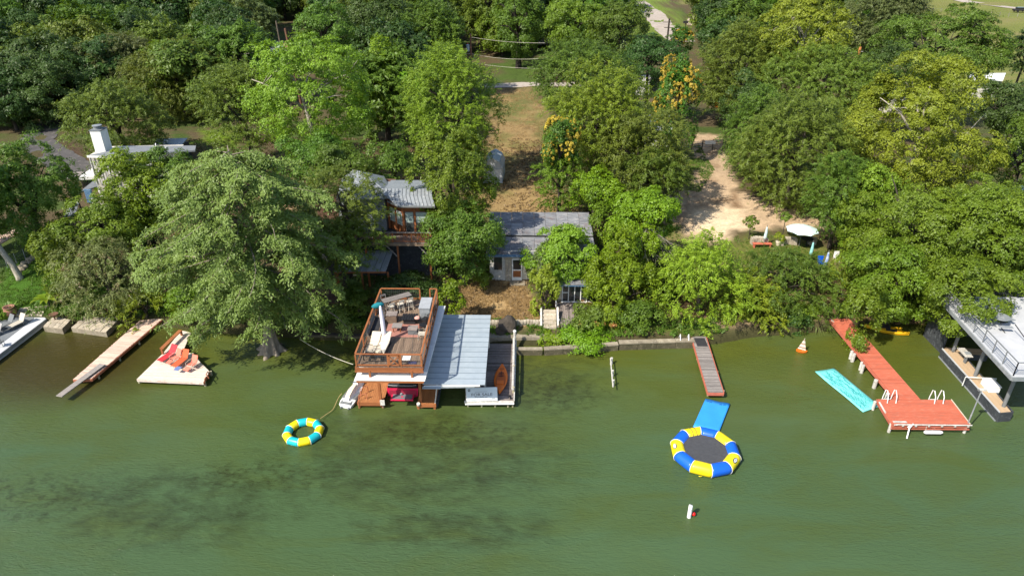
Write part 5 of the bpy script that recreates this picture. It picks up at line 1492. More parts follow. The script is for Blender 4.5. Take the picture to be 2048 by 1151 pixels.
def mat_float(name, label, px4, z, th, m, wet, nblot, seed, zf=None):
    P4 = [U(x, y, z) for x, y in px4]
    c0 = sum(P4, Vector()) / 4
    t = thing(name, label, 'floating mat', (c0.x, c0.y, 0))
    # gently rippled sheet
    q = MB(); nx, ny = 14, 8; vs_ = []; r = random.Random(seed)
    for j in range(ny + 1):
        for i in range(nx + 1):
            u, v = i / nx, j / ny
            p = P4[0].lerp(P4[1], u).lerp(P4[3].lerp(P4[2], u), v)
            vs_.append((p.x, p.y, z + .018 * math.sin(u * 9 + seed) * math.cos(v * 5 + seed)))
    fs_ = [(j * (nx + 1) + i, j * (nx + 1) + i + 1, (j + 1) * (nx + 1) + i + 1, (j + 1) * (nx + 1) + i) for j in range(ny) for i in range(nx)]
    q.add(vs_, fs_)
    o = q.build('foam_sheet', m, t, smooth=True)
    s_ = o.modifiers.new('thick', 'SOLIDIFY'); s_.thickness = th; s_.offset = 0
    if nblot:
        q = MB()
        for _ in range(nblot):
            u, v = r.uniform(.08, .92), r.uniform(.10, .90)
            ln, wd_ = r.uniform(.03, .10), r.uniform(.02, .05)
            if wet == 'end': u, v, ln, wd_ = r.choice(((.2 + r.uniform(-.09, .09)), (.72 + r.uniform(-.1, .1)))), r.uniform(.04, .10), .05, .02
            pts = []
            wob = r.uniform(0, 6)
            for k in range(9):
                uu = u + (k / 8 - .5) * ln * 2; vv = v + .03 * math.sin(k * 1.3 + wob)
                pts.append((uu, vv))
            for k in range(8):
                (u0, v0), (u1, v1) = pts[k], pts[k + 1]
                w0 = wd_ * .35 * math.sin(math.pi * (k + .2) / 8.4) + .004; w1 = wd_ * .35 * math.sin(math.pi * (k + 1.1) / 9.2) + .004
                def S(u, v):
                    u = min(max(u, .02), .98); v = min(max(v, .03), .97)
                    p = P4[0].lerp(P4[1], u).lerp(P4[3].lerp(P4[2], u), v)
                    return (p.x, p.y, z + th / 2 + .006 + .018 * math.sin(u * 9 + seed) * math.cos(v * 5 + seed))
                q.add([S(u0, v0 - w0), S(u1, v1 - w1), S(u1, v1 + w1), S(u0, v0 + w0)], [(0, 1, 2, 3)])
        q.build('puddles', M_tealw if m is M_tealf else M_bluw, t, kind='stuff')
    return t
mat_float('floating_mat', 'plain blue foam mat floating behind the trampoline', [(1411, 797), (1460, 807), (1437, 866), (1386, 853)], .14, .05, M_bluf, 'end', 14, 3)
mat_float('floating_mat', 'teal foam mat covered with puddles left of the red dock', [(1668, 736), (1760, 812), (1726, 823), (1630, 743)], .09, .05, M_tealf, 'all', 120, 5)

# buoys and the toy sailing boat
p = U(1378, 1033)
t = thing('marker_buoy', 'white cylindrical marker buoy standing in open water', 'buoy', (p.x, p.y, 0))
MB().lathe(p, [(.11, -.4), (.125, 0), (.125, .86), (.11, .95), (.04, 1.0)], 16).build('buoy_body', M_whitec, t, smooth=True)
for z in (.22, .56, .66): MB().lathe((p.x, p.y, z), [(.128, 0), (.128, .035)], 16).build('buoy_band', mat('grey_band', (0.38, 0.38, 0.40), bump=0, var=0), t)
MB().lathe((p.x, p.y, .97), [(.02, 0), (.05, .03), (.05, .05), (.01, .07)], 10).build('top_eye', M_steel, t)
p = U(1386, 1031)
t = thing('mooring_ball', 'small red ball float touching the white marker buoy', 'buoy', (p.x + .02, p.y, 0))
bm_ = MB().lathe((p.x + .02, p.y, .05), [(.12 * math.sin(math.radians(a)), .12 - .12 * math.cos(math.radians(a))) for a in range(0, 181, 15)], 14); bm_.build('ball', M_buoyr, t, smooth=True)
MB().lathe((p.x + .02, p.y, .27), [(.03, 0), (.03, .05), (.01, .06)], 8).build('eye', M_buoyr, t)
p = U(1603, 703)
t = thing('toy_sailboat', 'small orange toy boat with a striped sail near the bank', 'toy boat', (p.x, p.y, 0), rz=math.radians(-18))
secs = []
for f in (-1, -.8, -.3, .3, .75, 1):
    w = .27 * (1 - abs(f) ** 2.5) + .01
    secs.append([(f * .45, -w, .16), (f * .42, -w * .7, -.03), (f * .42, w * .7, -.03), (f * .45, w, .16)])
MB().loft(secs).build('hull', M_orange, t, local=True)
MB().path([(.05, 0, .1), (.02, 0, 1.35)], .02, 6).build('mast', M_wick, t, local=True)
M_sail = mat('striped_sail', (0.66, 0.60, 0.50), (0.70, 0.64, 0.55), scale=1, rough=0.8, bump=0, var=0)
M_sails = mat('sail_stripe', (0.36, 0.20, 0.13), rough=0.8, bump=0, var=0)
L0, L1, Tp = Vector((-.36, -.02, .28)), Vector((.30, 0, .18)), Vector((.02, 0, 1.33))
for i in range(9):
    f0, f1 = i / 9, (i + 1) / 9
    a, b_ = L0.lerp(Tp, f0), L1.lerp(Tp, f0); c2, d2 = L1.lerp(Tp, f1), L0.lerp(Tp, f1)
    q = MB(); off = Vector((0, .012, 0)); q.add([a, b_, c2, d2, a + off, b_ + off, c2 + off, d2 + off], [(0, 1, 2, 3), (7, 6, 5, 4), (0, 4, 5, 1), (1, 5, 6, 2), (2, 6, 7, 3), (3, 7, 4, 0)])
    q.build('sail_panel', M_sails if i % 3 == 1 else M_sail, t, local=True)

# ------------------------------------------------------------------ docks
# long pink pier at the left, with its diving plank
pr = thing('long_pier', 'long narrow pier of peeling pink planks at the left', 'pier', (-34, 46, 0))
pl = [U(133, 757, .5), U(173, 764, .5), U(312, 640, .5), U(272, 640, .5)]
pl = [U(146, 758, .5), U(182, 757, .5), U(326, 636, .5), U(280, 640, .5)]
dirp = ((pl[3] + pl[2]) / 2 - (pl[0] + pl[1]) / 2); angp = math.atan2(dirp.y, dirp.x)
P2 = [(p.x, p.y) for p in pl]
boards(pr, P2, angp + math.radians(90), .155, .05, .5, M_pinkp, name='plank', gap=.014, jz=.006, ends=.02)
MB().beam(pl[1] + Vector((.03, 0, -.14)), pl[2] + Vector((.03, 0, -.14)), .06, .2).build('side_beam', M_rust, pr)
MB().beam(pl[0] + Vector((0, 0, -.14)), pl[3] + Vector((0, 0, -.14)), .06, .2).build('side_beam', M_rust, pr)
MB().beam(pl[0] + Vector((0, 0, -.14)), pl[1] + Vector((0, 0, -.14)), .06, .2).build('end_beam', M_rust, pr)
for f in (.08, .35, .62, .9):
    for s in (0, 1):
        p = (pl[s].lerp(pl[3 - s], f)); MB().path([(p.x, p.y, -1.2), (p.x, p.y, .38)], .08, 8).build('pile', M_algae, pr)
dv = thing('diving_plank', 'grey plank sticking out over the water from the pink pier', 'plank', (-34.5, 41.5, 0))
a, b_ = U(118, 792, .62), U(205, 728, .62)
MB().beam(a, b_, .52, .07).build('board', M_grey, dv)
MB().beam(b_.lerp(a, .1) + Vector((0, 0, -.04)), b_.lerp(a, .45) + Vector((0, 0, -.04)), .06, .06).build('cleat_strip', M_greyw, dv)
# triangular dock
td = thing('triangular_dock', 'triangular dock of peeling white planks with a cedar bench', 'dock', (-27, 44.5, 0))
ang4 = [U(274, 757, .5), U(407, 763, .5), U(419, 742, .5), U(383, 706, .5), U(362, 700, .5), U(326, 706, .5)]
# main deck, slightly turned to the shore
aa = math.atan2((ang4[1] - ang4[0]).y, (ang4[1] - ang4[0]).x)
boards(td, [(p.x, p.y) for p in ang4], aa, .15, .05, .5, M_whitep, name='plank', gap=.012)
neck = [U(326, 706, .5), U(366, 701, .5), U(382, 664, .5), U(362, 660, .5)]
boards(td, [(p.x, p.y) for p in neck], aa, .15, .05, .49, M_whitep, name='walkway_plank', gap=.012)
for i in range(6):
    a, b_ = ang4[i], ang4[(i + 1) % 6]
    if i in (0, 1, 2, 5): MB().beam(a + Vector((0, -.03, -.13)), b_ + Vector((0, -.03, -.13)), .06, .2).build('edge_beam', M_whitep if i in (0, 5) else M_rust, td)
for p in ang4[:4]: MB().path([(p.x, p.y + .15, -1.2), (p.x, p.y + .15, .4)], .09, 8).build('pile', M_algae, td)
a, b_ = U(323, 697, 1.0), U(361, 660, 1.0)
MB().beam(a, b_, .34, .07).build('bench_top', M_cedar, td)
MB().beam((a.x, a.y, .5), (a.x, a.y, .96), .14, .14).build('bench_leg', M_cedar, td)
MB().beam((b_.x, b_.y, .5), (b_.x, b_.y, .96), .14, .14).build('bench_leg', M_cedar, td)
MB().path([U(418, 756, .45), U(412, 748, .8), U(416, 742, .45)], .035, 6).build('ladder_rail', M_rust, td)
MB().path([U(410, 768, .2), U(409, 758, .8), U(412, 753, .5)], .035, 6).build('ladder_rail', M_rust, td)
def dl(px, py, z=.52): return U(px, py, z)
def sling(label, px, py, rz, m, back, kind='lounge'):
    p = dl(px, py)
    if kind == 'lounge':
        return lounger('sun_lounger', label, p.x, p.y, .51, rz, m, M_wick, back, 1.95, .64, .05, group='loungers on the triangular dock')
    t = thing('patio_chair', label, 'chair', (p.x, p.y, .51), None, rz)
    MB().beam((0, -.28, .40), (0, .22, .36), .54, .04).build('seat', m, t, local=True)
    MB().beam((0, .24, .38), (0, .52, .92), .54, .04).build('backrest', m, t, local=True)
    for s in (-1, 1):
        MB().path([(s * .31, -.34, .02), (s * .31, -.30, .58), (s * .31, .1, .62), (s * .31, .42, .60)], .02, 6).build('armrest', M_wick, t, local=True)
        MB().path([(s * .31, .5, .02), (s * .30, .1, .30), (s * .30, -.34, .04)], .018, 6).build('leg', M_wick, t, local=True)
    MB().beam((0, -.75, .22), (0, -.36, .34), .48, .035).build('footrest', m, t, local=True)
    return t
sling('crimson sun lounger, leftmost on the triangular dock', 345, 712, math.radians(-22), M_red, 48)
sling('orange sun lounger with a blue towel on its foot end', 370, 722, math.radians(-14), M_osling, 55)
sling('coral folding chair between the two loungers', 353, 722, math.radians(-30), M_coral, 0, 'chair')
sling('coral folding chair at the right edge of the triangular dock', 386, 735, math.radians(-20), M_coral, 0, 'chair')
p = dl(357, 741, .9)
tw = thing('towel', 'small blue towel on the foot of the orange lounger', 'towel', (p.x, p.y, .88))
p = dl(355.5, 736, .90); MB().box((p.x, p.y, .885), (.42, .5, .03), math.radians(-14)).build('cloth', mat('blue_towel', (0.16, 0.24, 0.50), rough=0.9), tw)

# middle pier
mp = thing('middle_pier', 'narrow grey pier with red edge boards in the middle right', 'pier', (14.9, 45.4, 0))
mpl = [(14.02, 41.72), (15.16, 41.72), (15.68, 49.6), (14.50, 49.6)]
boards(mp, mpl, 0, .155, .05, .6, M_grey, name='plank', gap=.014, jz=.005)
MB().beam((13.98, 41.70, .47), (14.46, 49.5, .47), .05, .24).build('side_board', M_redb, mp)
MB().beam((15.2, 41.70, .47), (15.72, 49.5, .47), .05, .24).build('side_board', M_redb, mp)
MB().beam((13.98, 41.67, .47), (15.2, 41.67, .47), .05, .24).build('end_board', M_redb, mp)
for y in (42.1, 44.6, 47.0):
    for x in (14.15, 15.3): MB().path([(x + (y - 42) * .06, y, -1.3), (x + (y - 42) * .06, y, .5)], .07, 8).build('pile', M_algae, mp)
t = thing('door_mat', 'black rubber mat at the shore end of the middle pier', 'mat', (15, 48.7, .6))
MB().b3(14.62, 15.5, 48.05, 49.3, .612, .63).build('rubber_mat', M_dark, t)
t = thing('swim_ladder', 'white ladder on the seawall left of the middle pier', 'ladder', (13.9, 49.0, 0))
for x in (13.35, 14.05): MB().path([(x, 48.75, -.5), (x, 48.75, .75), (x, 49.0, 1.15), (x, 49.3, .7)], .035, 6).build('ladder_rail', M_whitec, t)
for z in (-.1, .18, .46): MB().beam((13.35, 48.75, z), (14.05, 48.75, z), .05, .04).build('rung', M_whitec, t)
# water rail
t = thing('mooring_rail', 'white rail on three posts standing in the water', 'rail', (8, 45, 0))
a, b_ = U(1221, 716, .55), U(1226, 773, .55)
MB().path([a, b_], .045, 7).build('top_bar', M_offw, t)
for f, r_ in ((.0, .10), (.45, .08), (.78, .07)):
    p = a.lerp(b_, f); MB().path([(p.x + .1, p.y, -1), (p.x + .1, p.y, .60)], r_, 8).build('post', M_offw, t)

# red dock
rd = thing('red_dock', 'red painted T-shaped dock with swim ladders and handrail', 'dock', (28.5, 42, 0))
ZD = .8
k4 = [U(1782, 846, ZD), U(1934, 842, ZD), U(1903, 799, ZD), U(1757, 799, ZD)]
y0_, y1_ = 38.05, 40.83
rx = [25.95, 31.25]
boards(rd, [(25.92, y0_), (31.25, y0_), (31.48, y1_), (26.15, y1_)], 0, .15, .045, ZD, M_redp, name='plank', gap=.014, jz=.002)
boards(rd, [(27.55, y1_ + .02), (29.25, y1_ + .02), (28.92, 52.4), (27.25, 52.4)], 0, .15, .045, ZD, M_redp, name='walkway_plank', gap=.014, jz=.002)
MB().b3(25.85, 31.3, y0_ - .07, y0_ - .01, ZD - .3, ZD - .02).build('front_beam', M_redb, rd)
MB().b3(25.85, 31.3, y0_ - .13, y0_ - .08, ZD - .42, ZD - .34).build('lower_beam', M_redb, rd)
MB().path([(26.0, y0_ - .14, ZD - .02), (26.3, y0_ - .14, ZD + .02), (31.35, y0_ - .14, ZD + .02)], .05, 7).build('edge_pipe', M_offw, rd)
MB().beam((25.88, y0_, ZD - .15), (26.1, y1_, ZD - .15), .06, .25).build('side_beam', M_redb, rd)
MB().beam((31.31, y0_, ZD - .15), (31.54, y1_, ZD - .15), .06, .25).build('side_beam', M_redb, rd)
MB().beam((31.30, y0_, ZD + .03), (31.52, y1_, ZD + .03), .05, .05).build('pale_edge', M_crm, rd)
MB().beam((27.5, y1_, ZD - .15), (27.2, 52.3, ZD - .15), .06, .22).build('walkway_beam', M_redb, rd)
MB().beam((29.3, y1_, ZD - .15), (28.97, 52.3, ZD - .15), .06, .22).build('walkway_beam', M_redb, rd)
for i in range(6):
    x = 26.6 + i * .9; MB().b3(x - .06, x + .06, y0_ - .2, y0_ - .14, ZD - .12, ZD - .02).build('bracket', M_offw, rd)
for x, y, r_ in ((25.95, 38.1, .11), (31.2, 38.1, .1), (25.95, 40.6, .11), (29.0, 38.1, .08), (27.35, 41.6, .14), (27.25, 43.3, .15), (27.15, 45.3, .13), (27.2, 45.7, .1), (27.1, 46.9, .15), (27.1, 47.3, .12)):
    MB().path([(x - .05, y, -1.3), (x - .05, y, ZD - .05)], r_, 9).build('pile', M_offw, rd)
MB().path([(26.1, 40.4, ZD + .03), (25.98, 39.2, ZD + .03)], .06, 6).build('loose_rail', M_offw, rd)
MB().b3(26.05, 27.0, 38.12, 38.3, ZD + .005, ZD + .03).build('worn_board', M_offw, rd)
MB().path([(27.35, 38.0, ZD + .02), (27.0, 37.75, ZD - .15), (26.75, 37.3, .10)], .05, 7).build('handrail', M_whitec, rd)
MB().path([(27.2, 37.95, ZD - .02), (26.9, 37.8, ZD - .12)], .04, 7).build('handrail', M_whitec, rd)
t = thing('boat_fender', 'white oblong fender hanging at the front of the red dock', 'fender', (28.7, 37.8, .2))
MB().path([(28.1, 37.72, .33), (28.2, 37.72, .33), (29.2, 37.72, .33), (29.35, 37.72, .33)], [.08, .13, .13, .08], 10).build('fender_body', M_whitec, t)
MB().path([(28.2, 37.75, .4), (28.2, 37.85, .75)], .012, 4).build('rope', M_rope, t)
for xl, lb in ((26.65, 'swim ladder at the left rear corner of the red dock'), (30.05, 'swim ladder at the right rear edge of the red dock')):
    t = thing('swim_ladder', lb, 'ladder', (xl, 40.9, ZD), 'swim ladders on the red dock')
    for dx in (0, .62):
        MB().path([(xl + dx, 41.1, -.6), (xl + dx, 41.05, ZD + .1), (xl + dx, 40.95, ZD + .75), (xl + dx, 40.75, ZD + .85), (xl + dx, 40.45, ZD + .5), (xl + dx, 40.35, ZD)], .032, 7).build('handrail', M_whitec, t)
    for z in (0, .3, .6): MB().beam((xl, 41.1, z), (xl + .62, 41.1, z), .06, .04).build('rung', M_whitec, t)
t = thing('dock_lamp', 'tall thin lamp pole at the front corner of the red dock', 'lamp post', (31.2, 38.2, ZD))
MB().path([(31.25, 38.2, ZD - .3), (31.3, 38.2, 3.6)], [.05, .04], 7).build('pole', M_galv, t)
MB().box((31.35, 38.2, 3.66), (.42, .22, .1)).build('lamp_head', M_offw, t)
MB().box((31.15, 38.2, 3.60), (.2, .2, .08)).build('sensor', M_steel, t)

# white loungers' dock at the left edge
wl = thing('white_dock', 'pale coated dock at the left edge with loungers', 'dock', (-42, 50, 0))
pp = [U(-80, 760, .55), U(84, 640, .55), U(98, 635, .55), U(-80, 634, .55)]
edge0, edge1 = U(-60, 752, .55), U(92, 637, .55)
back0 = U(-60, 637, .55)
MB().prism([(edge0.x, edge0.y), (edge1.x, edge1.y), (edge1.x - .6, edge1.y + .5), (-60, edge1.y + .6), (-60, edge0.y)], .05, .55).build('slab', M_conc, wl)
MB().prism([(edge0.x - .9, edge0.y), (edge1.x - 1.1, edge1.y), (edge1.x - 1.4, edge1.y + .45), (-60, edge1.y + .55), (-60, edge0.y)], .555, .575).build('deck_sheet', M_shing, wl)
MB().beam(Vector((edge0.x + .02, edge0.y, .40)), Vector((edge1.x + .02, edge1.y, .40)), .06, .3).build('edge_beam', M_galv, wl)
def wll(lab, px, py, rz, m=M_wick):
    p = U(px, py, .58); return lounger('sun_lounger', lab, p.x, p.y, .575, rz, m, M_steel, 55, 1.9, .62, .05, group='sling loungers on the left dock')
wll('pale sling lounger nearest the planter block', 44, 648, math.radians(-22))
wll('dark sling lounger in the middle of the left dock', 22, 650, math.radians(-26), M_steel)
wll('grey sling lounger cut off by the left edge', -2, 668, math.radians(-26), mat('grey_sling', (0.35, 0.34, 0.33), rough=0.8))
t = thing('patio_chair', 'dark metal chair at the far left edge of the dock', 'chair', tuple(U(2, 692, .58)), None, math.radians(200))
MB().box((0, 0, .42), (.5, .5, .04)).build('seat', M_steel, t, local=True)
MB().box((0, .26, .72), (.5, .04, .5)).build('backrest', M_steel, t, local=True)
for a, b_ in ((-1, -1), (1, -1), (1, 1), (-1, 1)): MB().beam((a * .22, b_ * .22, 0), (a * .22, b_ * .22, .42), .03, .03).build('leg', M_steel, t, local=True)

# stone blocks at the water
def block(name, label, px4, z, m, n=9, cat='stone platform', seed=0):
    P4 = [U(x, y, z) for x, y in px4]; r = random.Random(seed)
    c0 = sum(P4, Vector()) / 4
    t = thing(name, label, cat, (c0.x, c0.y, 0))
    MB().prism([(p.x, p.y) for p in P4], -.8, z - .06).build('core', m, t)
    # flagstones on top
    nx, ny = n, max(2, n // 2)
    for j in range(ny):
        for i in range(nx):
            u0, u1 = (i + .04) / nx, (i + .96) / nx; v0, v1 = (j + .05) / ny, (j + .95) / ny
            def S(u, v): return P4[0].lerp(P4[1], u).lerp(P4[3].lerp(P4[2], u), v)
            c4_ = [S(u0, v0), S(u1, v0), S(u1, v1), S(u0, v1)]
            jit = r.uniform(-.02, .03)
            q = MB().prism([(p.x + r.uniform(-.02, .02), p.y + r.uniform(-.02, .02)) for p in c4_], z - .06, z + jit); q.build('stone', M_stone, t)
    return t
block('stone_platform', 'square limestone platform at the shore holding rusty chair frames', [(142, 654), (212, 664), (242, 633), (176, 627)], .5, M_stoned, 6, seed=4)
block('stone_planter', 'small stone block holding a rusty fire bowl beside the left dock', [(86, 652), (124, 657), (142, 638), (106, 632)], .55, M_stoned, 4, 'stone block', seed=6)
p = U(110, 638, .57)
t = thing('fire_bowl', 'rusty bowl on a post standing on the small stone block', 'fire bowl', (p.x, p.y, .56))
MB().lathe((p.x, p.y, .56), [(.06, 0), (.05, .35), (.34, .45), (.40, .55), (.34, .52), (.1, .45)], 12).build('bowl', M_trunkbr, t)
for lab, px, py in (('rusty folding chair frame on the left of the stone platform', 184, 633), ('rusty folding chair frame on the right of the stone platform', 210, 637)):
    p = U(px, py, .53); t = thing('chair_frame', lab, 'chair', (p.x, p.y, .53), 'rusty chair frames')
    for s in (-.3, .3):
        MB().path([(p.x + s, p.y - .35, .53), (p.x + s, p.y + .1, 1.1), (p.x + s, p.y + .3, 1.35)], .03, 5).build('side_frame', M_trunkbr, t)
        MB().path([(p.x + s, p.y + .4, .53), (p.x + s, p.y - .2, 1.0)], .03, 5).build('leg', M_trunkbr, t)
    MB().path([(p.x - .3, p.y + .3, 1.35), (p.x + .3, p.y + .3, 1.35)], .03, 5).build('cross_bar', M_trunkbr, t)
p = G(24, 631)
t = thing('clay_urn', 'large brown clay urn beside the left dock', 'urn', (p.x, p.y, p.z))
MB().lathe(p, [(.26, 0), (.46, .25), (.52, .5), (.46, .72), (.40, .80), (.47, .88), (.47, .94), (.38, .92), (.34, .7)], 20).build('urn_body', M_terra, t, smooth=True)
MB().lathe(p + Vector((0, 0, .7)), [(.36, 0), (.36, .04)], 16).build('soil', M_barkd, t)
# flagstone path behind the left dock
t = thing('flagstone_path', 'pale flagstone path between the urn and the lawn', 'path', tuple(G(70, 618)))
cs_ = [G(30, 632), G(86, 632), G(96, 611), G(40, 616)]
r = random.Random(5)
for j in range(4):
    for i in range(8):
        u0, u1, v0, v1 = (i + .04) / 8, (i + .96) / 8, (j + .05) / 4, (j + .95) / 4
        S = lambda u, v: cs_[0].lerp(cs_[1], u).lerp(cs_[3].lerp(cs_[2], u), v)
        pts = [S(u0, v0), S(u1, v0), S(u1, v1), S(u0, v1)]
        zz = max(gz(p.x, p.y) for p in pts) + .05 + r.uniform(0, .03)
        MB().prism([(p.x + r.uniform(-.05, .05), p.y + r.uniform(-.05, .05)) for p in pts], zz - .2, zz).build('stone', M_stone, t)

M_stain = mat('stained_concrete', (0.105, 0.090, 0.055), (0.060, 0.055, 0.030), scale=1.6, rough=0.9, c3=(0.18, 0.155, 0.10), bump=0.5)
# seawall: concrete blocks along the water
def seawall(name, label, a, b_, h, w_=.45, bl=1.6, m=M_stoned, z0=-.9):
    a, b_ = Vector(a), Vector(b_); L = (b_ - a).length; n = max(1, round(L / bl)); d = (b_ - a).normalized(); rz = math.atan2(d.y, d.x)
    t = thing(name, label, 'seawall', (a.x, a.y, 0))
    r = random.Random(int(abs(a.x * 10)))
    for i in range(n):
        p = a.lerp(b_, (i + .5) / n)
        yo, zo = r.uniform(-.03, .03), r.uniform(-.02, .02)
        MB().box((p.x, p.y + yo, (h - .12 + z0) / 2 + zo), (L / n - .03, w_, h - .12 - z0), rz).build('wall_block', M_stain, t)
        MB().box((p.x, p.y + yo, h - .055 + zo), (L / n - .015, w_ + .06, .11), rz).build('coping', m, t)
    return t
seawall('seawall', 'pale concrete seawall between the overhanging bush and the middle pier', U(1238, 683, .7)[:2] + (0,), U(1388, 679, .7)[:2] + (0,), .72)
seawall('seawall', 'concrete seawall edge beside the weathered dock', U(1033, 697, .55)[:2] + (0,), U(1085, 697, .55)[:2] + (0,), .62, .3)
seawall('seawall', 'concrete seawall below the ramp and the hanging bush', U(1088, 697, .55)[:2] + (0,), U(1236, 686, .6)[:2] + (0,), .62, .4)
seawall('seawall', 'dark timber seawall behind the boathouse and the cypress', (-18.5, 49.7, 0), (-11.0, 49.5, 0), .5, .25, 2.4, M_barkd)
# concrete pad behind the seawall
t = thing('concrete_pad', 'brown concrete landing between the weathered dock and the bushes', 'landing', (1, 49.8, .6))
q = MB().prism([(-4.6, 49.0), (3.6, 49.1), (3.4, 50.75), (-4.6, 50.75)], .0, .66); q.build('slab', M_stoned, t)
bd = thing('boulder', 'big dark boulder behind the weathered dock', 'boulder', (-1.6, 50.0, .6))
r = np.random.default_rng(3); v = sph(90, r)
bmh = bmesh.new(); bmesh.ops.create_icosphere(bmh, subdivisions=3, radius=1.0)
for vv in bmh.verts:
    n_ = 1 + .28 * math.sin(vv.co.x * 3.1 + 1) * math.cos(vv.co.y * 2.7) + .12 * math.sin(vv.co.z * 7 + vv.co.x * 5)
    vv.co = Vector((vv.co.x * 1.05 * n_, vv.co.y * .75 * n_, vv.co.z * .95 * n_))
me = bpy.data.meshes.new('rock'); bmh.to_mesh(me); bmh.free(); me.materials.append(mat('dark_rock', (0.075, 0.062, 0.050), (0.045, 0.038, 0.032), scale=2, rough=0.95, bump=0.7))
o = bpy.data.objects.new('rock', me); C.objects.link(o); o.parent = bd; o.location = (0.3, 0.1, .35)
# low stone garden wall across the dry lawn
t = thing('stone_wall', 'low stacked limestone wall at the foot of the dry lawn', 'wall', (1, 51.2, 1))
r = random.Random(9)
a, b_ = G(975, 652), G(1082, 650)
for row in range(2):
    n = 17
    for i in range(n):
        p = a.lerp(b_, (i + .5 + .3 * row) / n)
        MB().box((p.x, p.y + r.uniform(-.06, .06), .98 + row * .2 + r.uniform(-.02, .03)), ((b_ - a).length / n - .03, .34, .22), r.uniform(-.06, .06)).build('stone', M_stone, t)

# right boathouse: upper deck on steel posts, tan catwalk
rb = thing('right_boathouse', 'boathouse with white railed upper deck on steel posts at the right edge', 'boathouse', (37, 45, 0))
ZU = 4.6
fc = U(2026, 752, ZU)                                   # front corner of the upper deck
bk = U(1944, 663, ZU)
ddir = Vector((fc.x - bk.x, fc.y - bk.y, 0)).normalized()
far = Vector((bk.x, bk.y, ZU)) - ddir * 5.5
fcn = Vector((fc.x, fc.y, ZU))
side = Vector((1, 0, 0))
MB().prism([(fcn.x, fcn.y), (fcn.x + 9, fcn.y), (far.x + 9, far.y), (far.x, far.y)], ZU - .12, ZU).build('upper_deck', M_conc, rb)
MB().beam(fcn + Vector((-.03, 0, -.2)), far + Vector((-.03, 0, -.2)), .08, .3).build('deck_edge', M_galv, rb)
MB().beam(fcn + Vector((0, -.04, -.2)), fcn + Vector((9, -.04, -.2)), .08, .3).build('deck_edge', M_galv, rb)
def steel_rail(a, b_, n):
    L = b_ - a
    for i in range(n + 1):
        p = a + L * (i / n); MB().beam(p, p + Vector((0, 0, 1.05)), .06, .05).build('rail_post', M_steel, rb)
    for z in (.18, .34, .5, .66, .82): MB().path([a + Vector((0, 0, z)), b_ + Vector((0, 0, z))], .014, 5).build('rail_bar', M_galv, rb)
    MB().beam(a + Vector((0, 0, 1.05)), b_ + Vector((0, 0, 1.05)), .07, .05).build('top_rail', M_steel, rb)
steel_rail(fcn + Vector((.06, .08, 0)), far + Vector((.06, 0, 0)), 8)
steel_rail(fcn + Vector((.06, .08, 0)), fcn + Vector((6, .08, 0)), 4)
posts = [U(2007, 812, .8), U(1950, 751, .8), U(1906, 702, .8)]
for p in posts:
    MB().path([(p.x, p.y, .75), (p.x, p.y, ZU - .35)], .13, 12).build('steel_post', M_steel, rb)
MB().beam((posts[0].x, posts[0].y, ZU - .28), (posts[2].x, posts[2].y, ZU - .28), .2, .2).build('deck_girder', M_galv, rb)
MB().path([(posts[0].x - .3, posts[0].y, ZU - .55), (posts[0].x + .5, posts[0].y, ZU - .55)], .09, 8).build('hoist_drum', M_galv, rb)
cw = [U(1887, 697, .8), U(2002, 824, .8), U(2024, 822, .8), U(1912, 694, .8)]
cang = math.atan2((cw[0] - cw[1]).y, (cw[0] - cw[1]).x)
boards(rb, [(p.x, p.y) for p in cw], cang, .2, .05, .8, M_tan, name='catwalk_plank', gap=.006, jz=.001)
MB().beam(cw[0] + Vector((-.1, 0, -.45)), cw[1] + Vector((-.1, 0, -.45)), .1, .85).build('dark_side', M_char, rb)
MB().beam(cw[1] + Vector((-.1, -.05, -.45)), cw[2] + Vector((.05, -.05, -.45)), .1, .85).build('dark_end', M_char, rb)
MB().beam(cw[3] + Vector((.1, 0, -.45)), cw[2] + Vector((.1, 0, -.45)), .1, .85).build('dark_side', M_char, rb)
MB().beam(cw[0] + Vector((-.17, 0, -.78)), cw[1] + Vector((-.17, 0, -.78)), .08, .12).build('float_edge', M_galv, rb)
MB().beam(cw[0] + Vector((-.1, 0, .02)), cw[1] + Vector((-.1, 0, .02)), .07, .08).build('pale_rim', M_conc, rb)
bw = [U(1893, 704, .8), U(1975, 709, .8), U(1968, 696, .8), U(1890, 694, .8)]
boards(rb, [(p.x, p.y) for p in bw], 0, .2, .05, .79, M_tan, name='cross_plank', gap=.006, jz=.001)
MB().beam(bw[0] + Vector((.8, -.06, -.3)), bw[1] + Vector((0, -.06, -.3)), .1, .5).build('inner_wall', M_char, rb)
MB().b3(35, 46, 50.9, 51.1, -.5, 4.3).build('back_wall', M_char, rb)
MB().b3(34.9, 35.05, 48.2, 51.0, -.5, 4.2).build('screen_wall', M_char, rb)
MB().path([posts[0] + Vector((1.2, 3, -.4)), posts[0] + Vector((1.2, 3, .3)), posts[0] + Vector((-1.0, 3.2, .3)), posts[0] + Vector((-1.0, 3.2, -.5))], .04, 6).build('lift_frame', M_white, rb)
t = thing('dock_box', 'white storage box on the tan catwalk', 'box', tuple(U(1978, 780, .8)))
p = U(1979, 776, .8)
MB().box((p.x, p.y, 1.05), (.75, 1.15, .48), cang - math.radians(90)).build('box_body', M_white, t, bevel=.02)
MB().box((p.x, p.y, 1.32), (.82, 1.22, .07), cang - math.radians(90)).build('lid', M_whitec, t, bevel=.02)
t = thing('bait_table', 'pale folding worktable near the rear end of the tan catwalk', 'table', tuple(U(1925, 722, .8)))
p = U(1925, 718, .8)
MB().box((p.x, p.y, 1.45), (.6, 1.3, .06), cang - math.radians(90)).build('table_top', M_offw, t)
